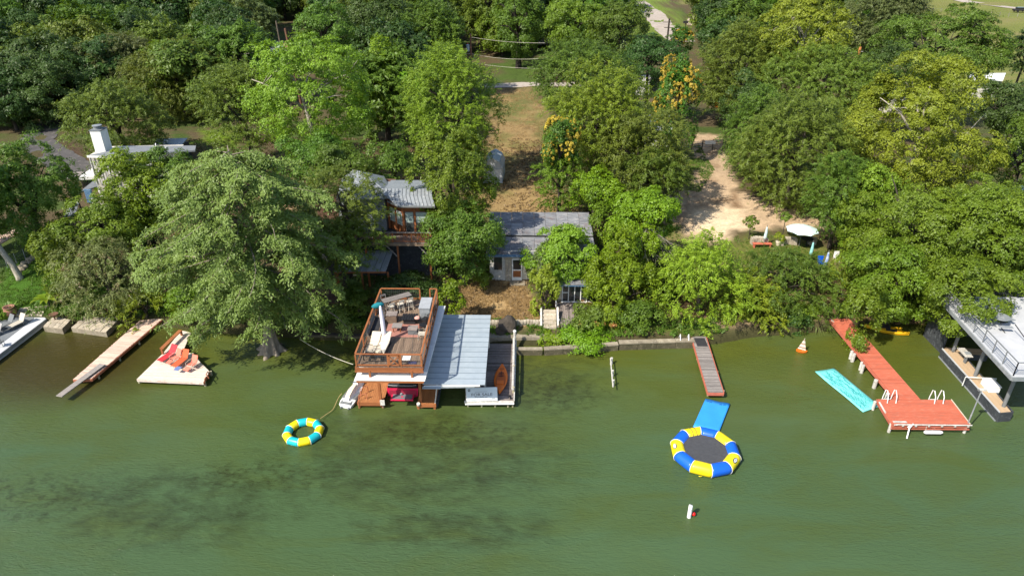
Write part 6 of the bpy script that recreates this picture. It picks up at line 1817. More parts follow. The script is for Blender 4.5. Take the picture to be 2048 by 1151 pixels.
MB().box((p.x + .1, p.y - .2, 1.53), (.3, .4, .1), cang).build('basin', M_galv, t)
for s in (-.5, .5): MB().beam((p.x + s * .3, p.y + s, .81), (p.x + s * .3, p.y + s, 1.42), .05, .3).build('leg', M_steel, t)
def picnic(label, p, rz, m1, m2):
    t = thing('picnic_table', label, 'picnic table', tuple(p), None, rz)
    MB().lathe((0, 0, .74), [(.65, 0), (.65, .04)], 18).build('table_top', m1, t, local=True)
    for a in (0, 120, 240):
        c, s = math.cos(math.radians(a)), math.sin(math.radians(a))
        MB().box((c * 1.0, s * 1.0, .45), (.3, .95, .04), math.radians(a)).build('bench', m1, t, local=True)
        MB().path([(0, 0, .7), (c * .5, s * .5, .1), (c * 1.15, s * 1.15, .03)], .03, 6).path([(c * .5, s * .5, .1), (c * 1.0, s * 1.0, .43)], .03, 6).build('leg', m2, t, local=True)
    return t
picnic('round metal picnic table on the shaded white upper deck', U(1995, 650, ZU), .4, M_galv, M_black)
t = thing('deck_pole', 'thin black pole lying across the white upper deck', 'pole', tuple(U(2040, 660, ZU)))
MB().path([U(2030, 648, ZU + .9), U(2060, 690, ZU + .1)], .035, 6).build('bar', M_black, t)
MB().box(tuple(U(2060, 690, ZU + .05)), (.3, .3, .1)).build('foot', M_black, t)
# yellow kayaks under the tree
for lab, px, py, rz in (('yellow kayak with its bow under the tree beside the red pier', 1765, 658, math.radians(80)), ('yellow kayak lying lower of the two beside the red pier', 1778, 664, math.radians(70))):
    p = U(px, py, .05); t = thing('kayak', lab, 'kayak', (p.x, p.y, .0), 'yellow kayaks by the red pier', rz)
    kayak_mesh(3.1, .7, .28).build('hull', M_yelk, t, local=True)
    MB().b3(-.2, .2, -.5, .3, .285, .31).build('cockpit', M_dark, t, local=True)
    MB().box((0, -.5, .36), (.4, .06, .18)).build('seat_back', M_dark, t, local=True)
# driftwood pole at the right bank
t = thing('timber_log', 'weathered log slanting into the water left of the red pier', 'log', tuple(U(1670, 650, .3)))
MB().path([U(1664, 640, .8), U(1698, 688, .05)], .09, 7).build('log', M_barkw, t)
MB().path([U(1664, 640, .8), U(1661, 636, 1.0)], .05, 6).build('broken_end', M_bark, t)
# ropes
t = thing('mooring_line', 'white line from the cypress to the boathouse corner', 'rope', (-15, 45, 1))
a, b_ = Vector((-20.4, 48.2, 2.4)), Vector((-11.9, 40.3, 1.7))
a = atY(600, 678, 48.4); b_ = atY(706, 728, 40.6)
MB().path([a.lerp(b_, f) + Vector((0, 0, -.9 * f * (1 - f))) for f in [i / 12 for i in range(13)]], .022, 5).build('line', M_rope, t)
t = thing('tow_rope', 'tan rope from the jet ski to the inflatable ring', 'rope', (-14, 39, 0))
a, b_ = U(641, 836, .2), U(688, 787, .3)
MB().path([a.lerp(b_, f) + Vector((.18 * math.sin(f * 5), .1 * math.sin(f * 9), -.12 * math.sin(f * math.pi))) for f in [i / 14 for i in range(15)]], .022, 5).build('line', M_ropey, t)

# ------------------------------------------------------------------ bald cypress standing in the water
def cypress():
    base = U(541, 704, 0)
    t = thing('bald_cypress', 'tall bald cypress with drooping boughs and a flared trunk standing in the water', 'tree', (base.x, base.y, 0))
    r = np.random.default_rng(21)
    H = 17.6
    # fluted trunk
    zs = [-1.2, 0, .35, .9, 1.6, 2.6, 4.5, 7, 10, 13, 16, H]
    rs = [1.25, 1.02, .76, .56, .46, .40, .38, .32, .25, .17, .09, .03]
    secs = []
    off = lambda z: (0.25 * math.sin(z * .22), 0.2 * math.sin(z * .3 + 1))
    for z, rr_ in zip(zs, rs):
        fl = .30 * max(0, 1 - z / 2.8)
        sec = []
        for k in range(30):
            a = 2 * math.pi * k / 30
            m_ = 1 + fl * math.sin(a * 7 + .4) + fl * .5 * math.sin(a * 4 + 2)
            sec.append((base.x + off(z)[0] + rr_ * m_ * math.cos(a), base.y + off(z)[1] + rr_ * m_ * math.sin(a), z))
        secs.append(sec)
    MB().loft(secs).build('trunk', M_barkc, t, smooth=True)
    q = MB()
    P_, N_, Tn, lv_ = [], [], [], []
    nb = 92
    for i in range(nb):
        f = (i + .5) / nb
        z = 3.6 + (H - 4.0) * f ** 0.9
        az = i * 2.39996 + r.uniform(-.3, .3)
        Lb = (7.6 * (1 - (z / (H + 1.0)) ** 5.0) + 0.5) * r.uniform(.55, 1.12)
        if math.cos(az) < -0.2 and z > 7: Lb *= 1.18
        if z < 7: Lb *= .45 + .08 * z
        if math.sin(az) < -.3 and z < 9: Lb *= .75
        if math.cos(az) < -.45 and z < 10: Lb *= 1.12
        if z < 5.4 and math.sin(az) < .3 and math.cos(az) > -.6: continue
        rise = r.uniform(.02, .28) if z > 7 else r.uniform(-.18, .10)
        st = Vector((base.x + off(z)[0], base.y + off(z)[1], z))
        pts = []
        for k in range(7):
            u = k / 6
            pts.append(st + Vector((math.cos(az + .15 * math.sin(u * 3)) * Lb * u, math.sin(az + .15 * math.sin(u * 3)) * Lb * u, Lb * (rise * u - .30 * u * u))))
        q.path(pts, [max(.015, (.13 * (1 - z / (H + 4)) + .03) * (1 - u / 7)) for u in range(7)], 6)
        ntw = int(5 + Lb * 3.3)
        btone = r.uniform(0, 1)
        for j in range(ntw):
            u = r.uniform(.22, 1.0) if Lb > 2 else r.uniform(.05, 1)
            kk = min(5, int(u * 6)); p0 = pts[kk].lerp(pts[kk + 1], u * 6 - kk)
            sa = az + r.choice((-1, 1)) * r.uniform(.4, 1.3)
            ls = r.uniform(.6, 1.9) * (1.15 - .4 * u)
            d = Vector((math.cos(sa), math.sin(sa), r.uniform(-.05, .35)))
            n = 70
            tt = r.uniform(0, 1, n)
            pp = np.array(p0)[None] + np.array(d)[None] * (tt * ls)[:, None]
            pp[:, 2] -= .55 * ls * tt ** 2
            hang = r.uniform(0, .34, n) * (0.4 + tt)
            pp[:, 2] -= hang
            pp[:, :2] += r.normal(size=(n, 2)) * .17
            pp[:, 2] += r.normal(size=n) * .05
            P_.append(pp)
            Tn.append(unit(np.array([d.x * .7, d.y * .7, -0.40])[None] + r.normal(size=(n, 3)) * .55))
            N_.append(unit(np.array([d.x * .4 - .35, d.y * .4 - .35, .75])[None] + r.normal(size=(n, 3)) * .45))
            lv_.append(np.clip(btone * .35 + r.uniform(0, .35) + r.uniform(0, .3, n), 0, 1))
    q.build('limb_structure', M_barkc, t, smooth=True)
    Pn = np.concatenate(P_); n = len(Pn)
    me = leaf_mesh('crown', Pn - np.array([base.x, base.y, 0]), np.concatenate(N_), np.concatenate(Tn), r.uniform(.14, .30, n), r.uniform(.07, .13, n), np.concatenate(lv_), LM['cypress'])
    o = bpy.data.objects.new('crown', me); C.objects.link(o); o.parent = t
    print('cypress leaves', n)
cypress()
# leaning pale trunk at the left edge
t = thing('shade_tree', 'leaning pale trunk of a tree cut off by the left edge above the bright lawn', 'tree', tuple(G(40, 556)))
a = G(40, 557); b_ = atY(2, 500, a.y); c2 = atY(-60, 400, a.y + 1)
MB().path([a + Vector((0, 0, -.3)), a + Vector((0, 0, .2)), a.lerp(b_, .5) + Vector((.15, 0, 0)), b_, c2], [.42, .32, .27, .25, .2], 9).build('trunk', M_barkw, t, smooth=True)
c3 = atY(-110, 380, a.y + 1)
o = bpy.data.objects.new('crown', PROT[1][0]); C.objects.link(o); o.parent = t; o.location = c3 - a

# ------------------------------------------------------------------ the derelict flat house
gC = G(1033, 560)
YF = gC.y; zC = gC.z
X = lambda px, Y, z: atY(px, 575.5, Y).x
def xat(px, Y, Z):
    """x of the point at (Y, Z) seen in column px"""
    lo, hi = -120.0, 120.0
    for _ in range(40):
        m = (lo + hi) / 2
        if project(m, Y, Z)[0] < px: lo = m
        else: hi = m
    return (lo + hi) / 2
hc = thing('derelict_house', 'derelict flat-roofed house with peeling grey roof sheets and blue fascia', 'house', (2, YF, zC))
eF = atY(1010, 507, YF - .7); eB = U(1080, 424, eF.z + .55)
xl, xr = xat(972, YF, eF.z), xat(1192, YF, eF.z)
YB = eB.y; zF_, zB = eF.z, eF.z + .55
ym = YF - .7 + (YB - YF + .7) * .42
def roofz(y): return zF_ + (zB - zF_) * (y - YF + .7) / (YB - YF + .7) - (.18 if y < ym else 0)
npan = 9
for i in range(npan):
    x0, x1 = xl + (xr - xl) * i / npan + .012, xl + (xr - xl) * (i + 1) / npan - .012
    for (y0, y1) in ((YF - .7, ym - .02), (ym + .02, ym + 2.6), (ym + 2.64, YB)):
        j = random.uniform(-.01, .02)
        MB().slab([(x0, y0, roofz(y0 + .03) + j), (x1, y0, roofz(y0 + .03) + j), (x1, y1, roofz(y1 - .03) + j), (x0, y1, roofz(y1 - .03) + j)], .07).build('roof_panel', M_roofo, hc)
MB().beam((xl, YF - .74, zF_ - .20), (xr, YF - .74, zF_ - .20), .06, .22).build('fascia', M_blued, hc)
MB().b3(xl + .3, xr - .3, YF + .12, YB - .4, zC - .5, zF_ - .12).build('wall', M_cream, hc)
dxl, dxr = xat(1024, YF, zC + 1), xat(1044, YF, zC + 1)
MB().b3(xl + .35, dxl - .65, YF, YF + .1, zC - .3, zF_ - .2).build('white_wall', M_offw, hc)
r = random.Random(2)
sc_ = MB()
for j in range(9):
    for i in range(2):
        MB().b3(dxl - .60 + i * .28 + r.uniform(0, .02), dxl - .34 + i * .28, YF - .06 - r.uniform(0, .04), YF + .1, zC - .2 + j * .30, zC + .08 + j * .30).build('stone', M_stone, hc)
d_ = MB().b3(dxl, dxr, YF - .02, YF + .08, zC, zC + 2.25).build('door_frame', M_white, hc)
MB().b3(dxl + .1, dxr - .1, YF - .04, YF - .025, zC + 1.15, zC + 2.12).build('glass', M_glass, d_)
MB().b3(dxl + .1, dxr - .1, YF - .04, YF - .025, zC + .35, zC + 1.02).build('lower_panel', M_cedar, d_)
wx0, wx1 = xat(988, YF, zC + 1.8), xat(1004, YF, zC + 1.8)
w_ = MB().b3(wx0 - .06, wx1 + .06, YF - .03, YF - .005, zC + 1.05, zC + 2.45).build('window_frame', M_offw, hc)
MB().b3(wx0, wx1, YF - .045, YF - .032, zC + 1.1, zC + 2.4).build('pane', M_glass, w_)
w_ = MB().b3(dxr + .3, dxr + 2.6, YF - .03, YF - .005, zC + .9, zC + 2.4).build('window_frame', M_offw, hc)
MB().b3(dxr + .36, dxr + 2.54, YF - .045, YF - .032, zC + .95, zC + 2.35).build('pane', M_glass, w_)
MB().b3(dxl - .2, dxr + .3, YF - .9, YF - .05, zC - .4, zC + .02).build('step', M_stoned, hc)
# sunroom and wooden ramp
gS = G(1147, 604)
sr = thing('sunroom', 'glazed white-framed sunroom with a patched grey roof above the wooden ramp', 'sunroom', (5, gS.y, gS.z))
s0, s1 = xat(1116, gS.y, gS.z + 1), xat(1186, gS.y, gS.z + 1)
hS = atY(1147, 566, gS.y).z
MB().b3(s0, s1, gS.y + .1, gS.y + 2.6, gS.z - .5, gS.z + .25).build('floor_base', M_stoned, sr)
MB().b3(s0, s1, gS.y + 2.0, gS.y + 2.6, gS.z + .26, hS).build('back_wall', M_char, sr)
MB().b3(s0 - .02, s0 + .35, gS.y + .05, gS.y + 2.6, gS.z + .26, hS - .02).build('side_wall', M_stone, sr)
nW = 5; wS = (s1 - s0 - .4) / nW
for i in range(nW):
    xa = s0 + .4 + i * wS
    f_ = MB().beam((xa, gS.y, gS.z + .02), (xa, gS.y, hS - .02), .07, .07).build('mullion', M_white, sr)
    MB().b3(xa + .05, xa + wS - .05, gS.y + .01, gS.y + .03, gS.z + .12, hS - .1).build('pane', M_glass, f_)
MB().beam((s0 + .4, gS.y - .02, gS.z + 1.0), (s0 + .4 + wS, gS.y - .02, gS.z + 1.0), .06, .06).build('transom_bar', M_white, sr)
MB().beam((s0 + .3, gS.y - .03, gS.z + .05), (s1, gS.y - .03, gS.z + .05), .10, .10).build('sill', M_white, sr)
MB().beam((s0 - .4, gS.y - .5, hS + .02), (s1 + .2, gS.y - .5, hS + .02), .05, .16).build('fascia', M_blued, sr)
for i in range(4):
    x0 = s0 - .5 + i * (s1 - s0 + .8) / 4
    MB().slab([(x0, gS.y - .55, hS + .12), (x0 + (s1 - s0 + .8) / 4 - .03, gS.y - .55, hS + .12 + .02 * i), (x0 + (s1 - s0 + .8) / 4 - .03, gS.y + 2.8, hS + .5), (x0, gS.y + 2.8, hS + .5)], .06).build('roof_panel', M_roofo, sr)
rp = thing('wooden_ramp', 'weathered grey plank ramp running down from the sunroom to the seawall', 'ramp', (5, gS.y - 2, gS.z))
ra, rb_, rc_, rd_ = (xat(1112, gS.y - .2, gS.z), gS.y - .25), (xat(1178, gS.y - .2, gS.z), gS.y - .25), (xat(1172, 50.2, .8), 50.2), (xat(1122, 50.2, .8), 50.2)
nR = 15
for i in range(nR):
    f0, f1 = (i + .05) / nR, (i + .95) / nR
    tp = lambda f: Vector((ra[0] + (rb_[0] - ra[0]) * f, ra[1], gS.z + .06)); bt2 = lambda f: Vector((rd_[0] + (rc_[0] - rd_[0]) * f, rd_[1] + random.uniform(-.1, .1), 1.0))
    MB().slab([tp(f0), tp(f1), bt2(f1), bt2(f0)], .05).build('plank', M_greyw, rp)
MB().path([(ra[0] - .1, ra[1], gS.z + .1), (rd_[0] - .15, rd_[1], 1.05)], .05, 6).build('side_rail', M_trunkbr, rp)
for f in (.2, .8):
    MB().path([(ra[0] - .1 + (rd_[0] - ra[0]) * f, ra[1] + (rd_[1] - ra[1]) * f, .8), (ra[0] - .1 + (rd_[0] - ra[0]) * f, ra[1] + (rd_[1] - ra[1]) * f, 2.2 - f)], .05, 6).build('rail_post', M_white, rp)
st = thing('stone_steps', 'short flight of pale stone steps left of the wooden ramp', 'steps', tuple(G(1098, 650)))
p = G(1099, 655)
for i in range(5): MB().box((p.x, p.y + i * .38, p.z + .1 + i * .16), (1.15, .42, .18)).build('step', M_stone, st)
for s in (-.72, .72): MB().beam((p.x + s, p.y - .1, p.z + .2), (p.x + s, p.y + 1.7, p.z + 1.0), .16, .3).build('side_kerb', M_offw, st)

# ------------------------------------------------------------------ the cedar house
YD = 55.9
zfl = atY(800, 485, YD).z
gB = gz(-10, 57)
hb = thing('cedar_house', 'two-storey cedar house with standing-seam metal roof and balustraded upper deck', 'house', (-12, 58, gB))
xa, xb = xat(596, YD, zfl), xat(862, YD, zfl)
boards(hb, [(xa, YD), (xb, YD), (xb, YD + 1.6), (xa, YD + 1.6)], 0, .15, .05, zfl, M_grey, name='deck_plank', gap=.01)
MB().beam((xa, YD - .03, zfl - .17), (xb, YD - .03, zfl - .17), .05, .28).build('fascia', M_deck, hb)
nbal = 96
mb_ = unitbox('baluster', .035, .035, .82, M_cedar, True)
copies(hb, 'baluster', mb_, [(xa + (xb - xa) * (i + .5) / nbal, YD + .06, zfl + .1) for i in range(nbal)])
MB().beam((xa, YD + .06, zfl + .96), (xb, YD + .06, zfl + .96), .13, .05).build('top_rail', M_grey, hb)
MB().beam((xa, YD + .06, zfl + .09), (xb, YD + .06, zfl + .09), .05, .06).build('bottom_rail', M_cedar, hb)
for i in range(8):
    x_ = xa + (xb - xa) * i / 7; MB().b3(x_ - .05, x_ + .05, YD, YD + .12, zfl, zfl + .93).build('rail_post', M_cedar, hb)
for i in range(5):
    x_ = xa + .2 + (xb - xa - .4) * i / 4; MB().b3(x_ - .08, x_ + .08, YD + .2, YD + .36, gB - .5, zfl - .1).build('deck_post', M_cedar, hb)
    if i: MB().beam((x_, YD + .28, zfl - 1.6), (x_ - 1.2, YD + .28, zfl - .2), .08, .10).build('brace', M_grey, hb)
YW = YD + 1.65
p1 = (xat(779, YW + 1.7, zfl + 1), YW + 1.7); p2 = (xat(808, YW, zfl + 1), YW); p3 = (xat(862, YW, zfl + 1), YW)
zEv = atY(825, 409, YW - .5).z
hw_ = zEv - .12
MB().prism([(p1[0] + .1, p1[1] + .05), (p2[0], p2[1] + .12), (p3[0], YW + .12), (p3[0], YW + 4), (p1[0] + .1, YW + 4)], zfl - .05, hw_).build('room_wall', M_cedar, hb)
def frame_post(x, y): MB().b3(x - .09, x + .09, y - .09, y + .09, zfl, hw_).build('corner_post', M_cedar, hb)
for q_ in (p1, p2): frame_post(q_[0], q_[1])
frame_post((p1[0] + p2[0]) / 2, (p1[1] + p2[1]) / 2 - .03)
for i in (.42, .95): frame_post(p2[0] + (p3[0] - p2[0]) * i, YW)
MB().beam((p1[0], p1[1] - .05, hw_ - .22), (p2[0], p2[1] - .05, hw_ - .22), .16, .26).build('header_beam', M_cedar, hb)
MB().beam((p2[0], p2[1] - .02, hw_ - .22), (p3[0], YW - .02, hw_ - .22), .16, .26).build('header_beam', M_cedar, hb)
def wquad(name, a, b_, z0, z1, m, off, par):
    d = Vector((b_[0] - a[0], b_[1] - a[1], 0)).normalized(); n_ = Vector((d.y, -d.x, 0)) * off
    A_, B_ = Vector((a[0], a[1], 0)) + n_, Vector((b_[0], b_[1], 0)) + n_
    q = MB(); q.add([(A_.x, A_.y, z0), (B_.x, B_.y, z0), (B_.x, B_.y, z1), (A_.x, A_.y, z1), (A_.x - n_.x * .5, A_.y - n_.y * .5, z0), (B_.x - n_.x * .5, B_.y - n_.y * .5, z0), (B_.x - n_.x * .5, B_.y - n_.y * .5, z1), (A_.x - n_.x * .5, A_.y - n_.y * .5, z1)],
                    [(0, 1, 2, 3), (7, 6, 5, 4), (0, 4, 5, 1), (1, 5, 6, 2), (2, 6, 7, 3), (3, 7, 4, 0)])
    return q.build(name, m, par)
def lerp2(a, b_, f): return (a[0] + (b_[0] - a[0]) * f, a[1] + (b_[1] - a[1]) * f)
for f0, f1 in ((.08, .44), (.56, .92)):
    f_ = wquad('window', lerp2(p1, p2, f0), lerp2(p1, p2, f1), zfl + .9, zfl + 2.2, M_white, .03, hb)
    wquad('pane', lerp2(p1, p2, f0 + .03), lerp2(p1, p2, f1 - .03), zfl + .95, zfl + 2.15, M_sheet, .05, f_)
for f0, f1 in ((.08, .37), (.47, .9)):
    f_ = wquad('window', lerp2(p2, p3, f0), lerp2(p2, p3, f1), zfl + .25, zfl + 2.3, M_galv, .03, hb)
    wquad('pane', lerp2(p2, p3, f0 + .01), lerp2(p2, p3, f1 - .01), zfl + .32, zfl + 1.25, M_glass, .05, f_)
    wquad('blind', lerp2(p2, p3, f0 + .01), lerp2(p2, p3, f1 - .01), zfl + 1.3, zfl + 2.25, M_sheet, .05, f_)
# lower storey behind, dark under the deck
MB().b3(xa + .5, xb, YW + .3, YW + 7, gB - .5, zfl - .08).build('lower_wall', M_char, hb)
MB().b3(xa + 1.0, p1[0] - .1, YW + 1.9, YW + 7, zfl - .07, zEv - .2).build('upper_wall', M_brdeck, hb)
# metal roof over the room: two slopes of sheets
YE = YW - .75
b1 = U(800, 391, zEv + .55); b2 = U(800, 377, zEv + .85)
xe0, xe1 = xat(771, YE, zEv), xat(870, YE, zEv)
nsh = 13
for i in range(nsh):
    f0, f1 = i / nsh, (i + 1) / nsh
    x0, x1 = xe0 + (xe1 - xe0) * f0, xe0 + (xe1 - xe0) * f1 - .02
    u0, u1 = x0 - .35, x1 - .35
    dl_ = 0.9 * max(0, 1 - i / 3.0)                         # the eave corner is cut off at the left
    dl2 = 0.9 * max(0, 1 - (i + 1) / 3.0)
    sl = (zEv + .55 - zEv) / (b1.y - YE)
    MB().slab([(x0, YE + dl_, zEv + dl_ * sl), (x1, YE + dl2, zEv + dl2 * sl), (u1, b1.y, zEv + .55), (u0, b1.y, zEv + .55)], .05).build('roof_panel', M_galv, hb)
    MB().slab([(u0, b1.y + .01, zEv + .555), (u1, b1.y + .01, zEv + .555), (u1 - .1, b2.y, zEv + .85), (u0 - .1, b2.y, zEv + .85)], .05).build('roof_panel', M_galv, hb)
    MB().beam((x0, YE + dl_, zEv + .03 + dl_ * sl), (u0, b1.y, zEv + .58), .035, .05).build('roof_seam', M_steel, hb)
    MB().beam((u0, b1.y, zEv + .585), (u0 - .1, b2.y, zEv + .88), .03, .04).build('roof_seam', M_steel, hb)
MB().slab([(xe0 - .4, b2.y + .02, zEv + .84), (xe1 - .4, b2.y + .02, zEv + .84), (xe1 - .6, b2.y + 4.5, zEv + .1), (xe0 - .6, b2.y + 4.5, zEv + .1)], .05).build('rear_roof', M_galv, hb)
MB().beam((xe0, YE + .88, zEv + .08), (xe0 + 1.2, YE - .02, zEv - .12), .05, .14).build('roof_trim', M_steel, hb)
MB().beam((xe0 + 1.2, YE - .03, zEv - .10), (xe1, YE - .03, zEv - .10), .05, .14).build('roof_trim', M_steel, hb)
# hipped metal roof farther back
hz = zEv + .2
h4 = [U(684, 356, hz), U(768, 352, hz), U(792, 396, hz), U(672, 400, hz)]
top1, top2 = U(706, 339.5, hz + 1.5), U(722, 343, hz + 1.5)
for nm, tri in (('hip_left', [h4[0], h4[3], top1]), ('hip_rear', [h4[0], top1, top2, h4[1]]), ('hip_right', [h4[1], h4[2], top2]), ('hip_front', [h4[3], h4[2], top2, top1])):
    MB().slab(tri, .05).build('roof_slope', M_galv, hb)
for i in range(1, 11):
    f = i / 11; a_ = h4[3].lerp(h4[2], f); b3_ = top1.lerp(top2, min(1, max(0, (f - .3) / .4)))
    MB().beam(a_ + Vector((0, 0, .04)), b3_ + Vector((0, 0, .04)), .035, .04).build('roof_seam', M_steel, hb)
cx_, cy_ = sum((p.x for p in h4)) / 4, sum((p.y for p in h4)) / 4
MB().b3(cx_ - 2.2, cx_ + 2.2, cy_ - 2.0, cy_ + 2.0, gB, hz - .1).build('rear_wall', M_galv, hb)
# awning over the terrace
aw = thing('metal_awning', 'dappled corrugated metal awning below the deck of the cedar house', 'awning', tuple(U(720, 530, 4.3)))
a0, a1, a2, a3 = atY(667, 543, 54.1), atY(772, 542, 54.1), atY(787, 500, 56.6), atY(690, 502, 56.6)
for i in range(8):
    f0, f1 = i / 8 + .004, (i + 1) / 8 - .004
    MB().slab([a0.lerp(a1, f0), a0.lerp(a1, f1), a3.lerp(a2, f1), a3.lerp(a2, f0)], .04).build('metal_sheet', M_galv, aw)
MB().beam(a0 + Vector((0, 0, -.1)), a1 + Vector((0, 0, -.1)), .08, .14).build('front_beam', M_cedar, aw)
for p in (a0, a0.lerp(a1, .5), a1): MB().b3(p.x + .05, p.x + .2, p.y + .05, p.y + .2, 1.2, p.z - .15).build('post', M_cedar, aw)
tr_ = thing('brown_terrace', 'shaded brown plank terrace with steps below the awning', 'terrace', tuple(U(665, 585, 1.6)))
tp4 = [U(598, 604, 1.62), U(692, 606, 1.62), U(775, 548, 1.62), U(640, 545, 1.62)]
boards(tr_, [(p.x, p.y) for p in tp4], math.radians(74), .15, .05, 1.62, M_brdeck, name='plank', gap=.01)
MB().prism([(tp4[0].x, tp4[0].y), (tp4[1].x, tp4[1].y), (tp4[2].x, tp4[2].y), (tp4[3].x, tp4[3].y)], .3, 1.56).build('base', M_barkd, tr_)
for i in range(3):
    MB().b3(tp4[0].x - .3 - i * .35, tp4[0].x + 1.4, tp4[0].y - .35 - i * .34, tp4[0].y - .02 - i * .34, 1.2 - i * .22, 1.42 - i * .22).build('step', M_brdeck, tr_)
for i in range(6):
    MB().b3(tp4[1].x + .05 + i * .14, tp4[1].x + .13 + i * .14, tp4[1].y - .05 + i * .12, tp4[1].y + i * .12, 1.6, 2.5).build('fence_picket', M_cedar, tr_)
p = U(648, 566, 1.65)
t = thing('round_table', 'small coral-red round table on the shaded brown terrace', 'table', tuple(p))
MB().lathe((p.x, p.y, 1.63), [(.04, 0), (.04, .5)], 8).build('leg', M_steel, t)
MB().lathe((p.x, p.y, 2.13), [(.42, 0), (.42, .03)], 18).build('table_top', M_coral, t)
p = U(712, 556, 1.65)
t = thing('patio_chair', 'pale wooden chair under the awning on the terrace', 'chair', tuple(p))
MB().b3(p.x - .25, p.x + .25, p.y - .25, p.y + .25, 2.03, 2.08).build('seat', M_crm, t)
MB().b3(p.x - .25, p.x + .25, p.y + .22, p.y + .27, 2.09, 2.5).build('backrest', M_crm, t)
for a, b_ in ((-1, -1), (1, -1), (1, 1), (-1, 1)): MB().beam((p.x + a * .22, p.y + b_ * .2, 1.63), (p.x + a * .22, p.y + b_ * .2, 2.03), .04, .04).build('leg', M_crm, t)
t = thing('cooler', 'white and red cooler at the front edge of the terrace', 'cooler', tuple(U(706, 580, 1.6)))
p = U(706, 584, 1.62); MB().box((p.x, p.y, 1.83), (.7, .42, .4)).build('cooler_body', M_buoyr, t); MB().box((p.x, p.y, 2.06), (.72, .44, .07)).build('lid', M_white, t)
p = G(830, 540)
t = thing('stock_tank', 'grey round tub with pink cover under the cedar deck', 'tub', tuple(p))
MB().lathe(p, [(.6, 0), (.8, .3), (.85, .6), (.78, .62), (.7, .5)], 18).build('tub_body', M_galv, t)
MB().lathe(p + Vector((0, 0, .52)), [(.68, 0), (.68, .04)], 16).build('cover', M_rug, t)

# ------------------------------------------------------------------ the white house at the left
ha = thing('white_house', 'white two-storey house with tall boxed chimney and thin grey roof', 'house', tuple(G(280, 420)))
zA = 9.0; gA = gz(-45, 72)
rc4 = [U(174, 311, zA), U(238, 313, zA), U(345, 303, zA), U(390, 300, zA), U(392, 291, zA + .1), U(275, 291.5, zA + .1), U(232, 298, zA + .1)]
MB().slab(rc4, .18).build('roof', M_shing, ha)
MB().beam(rc4[0] + Vector((0, -.04, -.1)), rc4[1] + Vector((0, -.04, -.1)), .06, .24).build('eave_board', M_white, ha)
wx = xat(190, rc4[1].y + 1, 7); wx2 = xat(352, rc4[1].y + 2, 7)
MB().prism([(wx, rc4[1].y + .8), (wx2, rc4[1].y + 2.6), (wx2, rc4[1].y + 5.0), (wx, rc4[1].y + 4.2)], gA - .5, zA - .1).build('wall', M_cream, ha)
for i in range(7):
    MB().b3(wx - .05 + i * .3, wx + .01 + i * .3, rc4[1].y + .70, rc4[1].y + .78, 5.6, zA - .15).build('siding_batten', M_white, ha)
for k in range(3):
    x_ = wx + 3 + k * 2.6
    w_ = MB().b3(x_, x_ + 1.5, rc4[1].y + 1.0, rc4[1].y + 1.12 + .1 * k + .5, 6.2, 7.8).build('window_frame', M_white, ha)
    MB().b3(x_ + .1, x_ + 1.4, rc4[1].y + .94, rc4[1].y + .99, 6.3, 7.7).build('pane', M_glass, w_)
pc = U(204, 303, zA)
cH = 2.35
ch_ = MB().b3(pc.x - .62, pc.x + .55, pc.y - .2, pc.y + 1.2, zA - .5, zA + cH).build('chimney', M_white, ha)
MB().b3(pc.x - .67, pc.x + .60, pc.y - .25, pc.y + 1.25, zA + cH + .01, zA + cH + .1).build('chimney_cap', M_shing, ch_)
MB().lathe((pc.x - .05, pc.y + .5, zA + cH + .1), [(.42, 0), (.42, .28), (.5, .32), (.5, .40), (.1, .46)], 14).build('flue', M_galv, ch_)
MB().path([U(312, 296, zA + .1), U(311.5, 289, zA + .1) + Vector((0, 0, .1))], .06, 6).build('vent_pipe', M_white, ha)
MB().box(tuple(U(326, 295, zA + .16)), (.8, .4, .1)).build('roof_vent', M_white, ha)
v4 = [U(157, 354, 6.2), U(200, 352, 6.2), U(203, 334, 6.3), U(185, 335, 6.3)]
MB().slab(v4, .35).build('balcony_canopy', M_white, ha)
v4 = [U(158, 384, 4.2), U(196, 372, 4.2), U(200, 360, 4.3), U(186, 362, 4.3)]
MB().slab(v4, .15).build('lower_balcony', M_shing, ha)
p = U(193, 352, 6.0); q_ = Vector((p.x, p.y + .4, 0)); MB().b3(q_.x - .38, q_.x + .3, q_.y - .3, q_.y + .3, gA - .3, 5.85).build('column', M_white, ha)
p = U(216, 404, 3.0); MB().b3(p.x - .15, p.x + .15, p.y - .15, p.y + .15, 2, 5).build('column', M_white, ha)
p = U(200, 402, 3.4); MB().b3(p.x - .9, p.x + .9, p.y - .1, p.y + .1, 2.4, 3.7).build('parapet', M_cream, ha)
MB().box(tuple(U(179, 392, 3.6)), (.75, .3, 1.6)).build('blue_door', M_blued, ha)
t = thing('garage', 'low building with speckled blue-grey roof behind the white house', 'building', tuple(U(345, 284, 5)))
g4 = [U(306, 291, 5.5), U(362, 291, 5.5), U(375, 276, 5.9), U(314, 277, 5.9)]
MB().slab(g4, .12).build('roof', M_metroof, t)
MB().prism([(p.x, p.y + .1) for p in g4], 2, 5.4).build('wall', M_char, t)
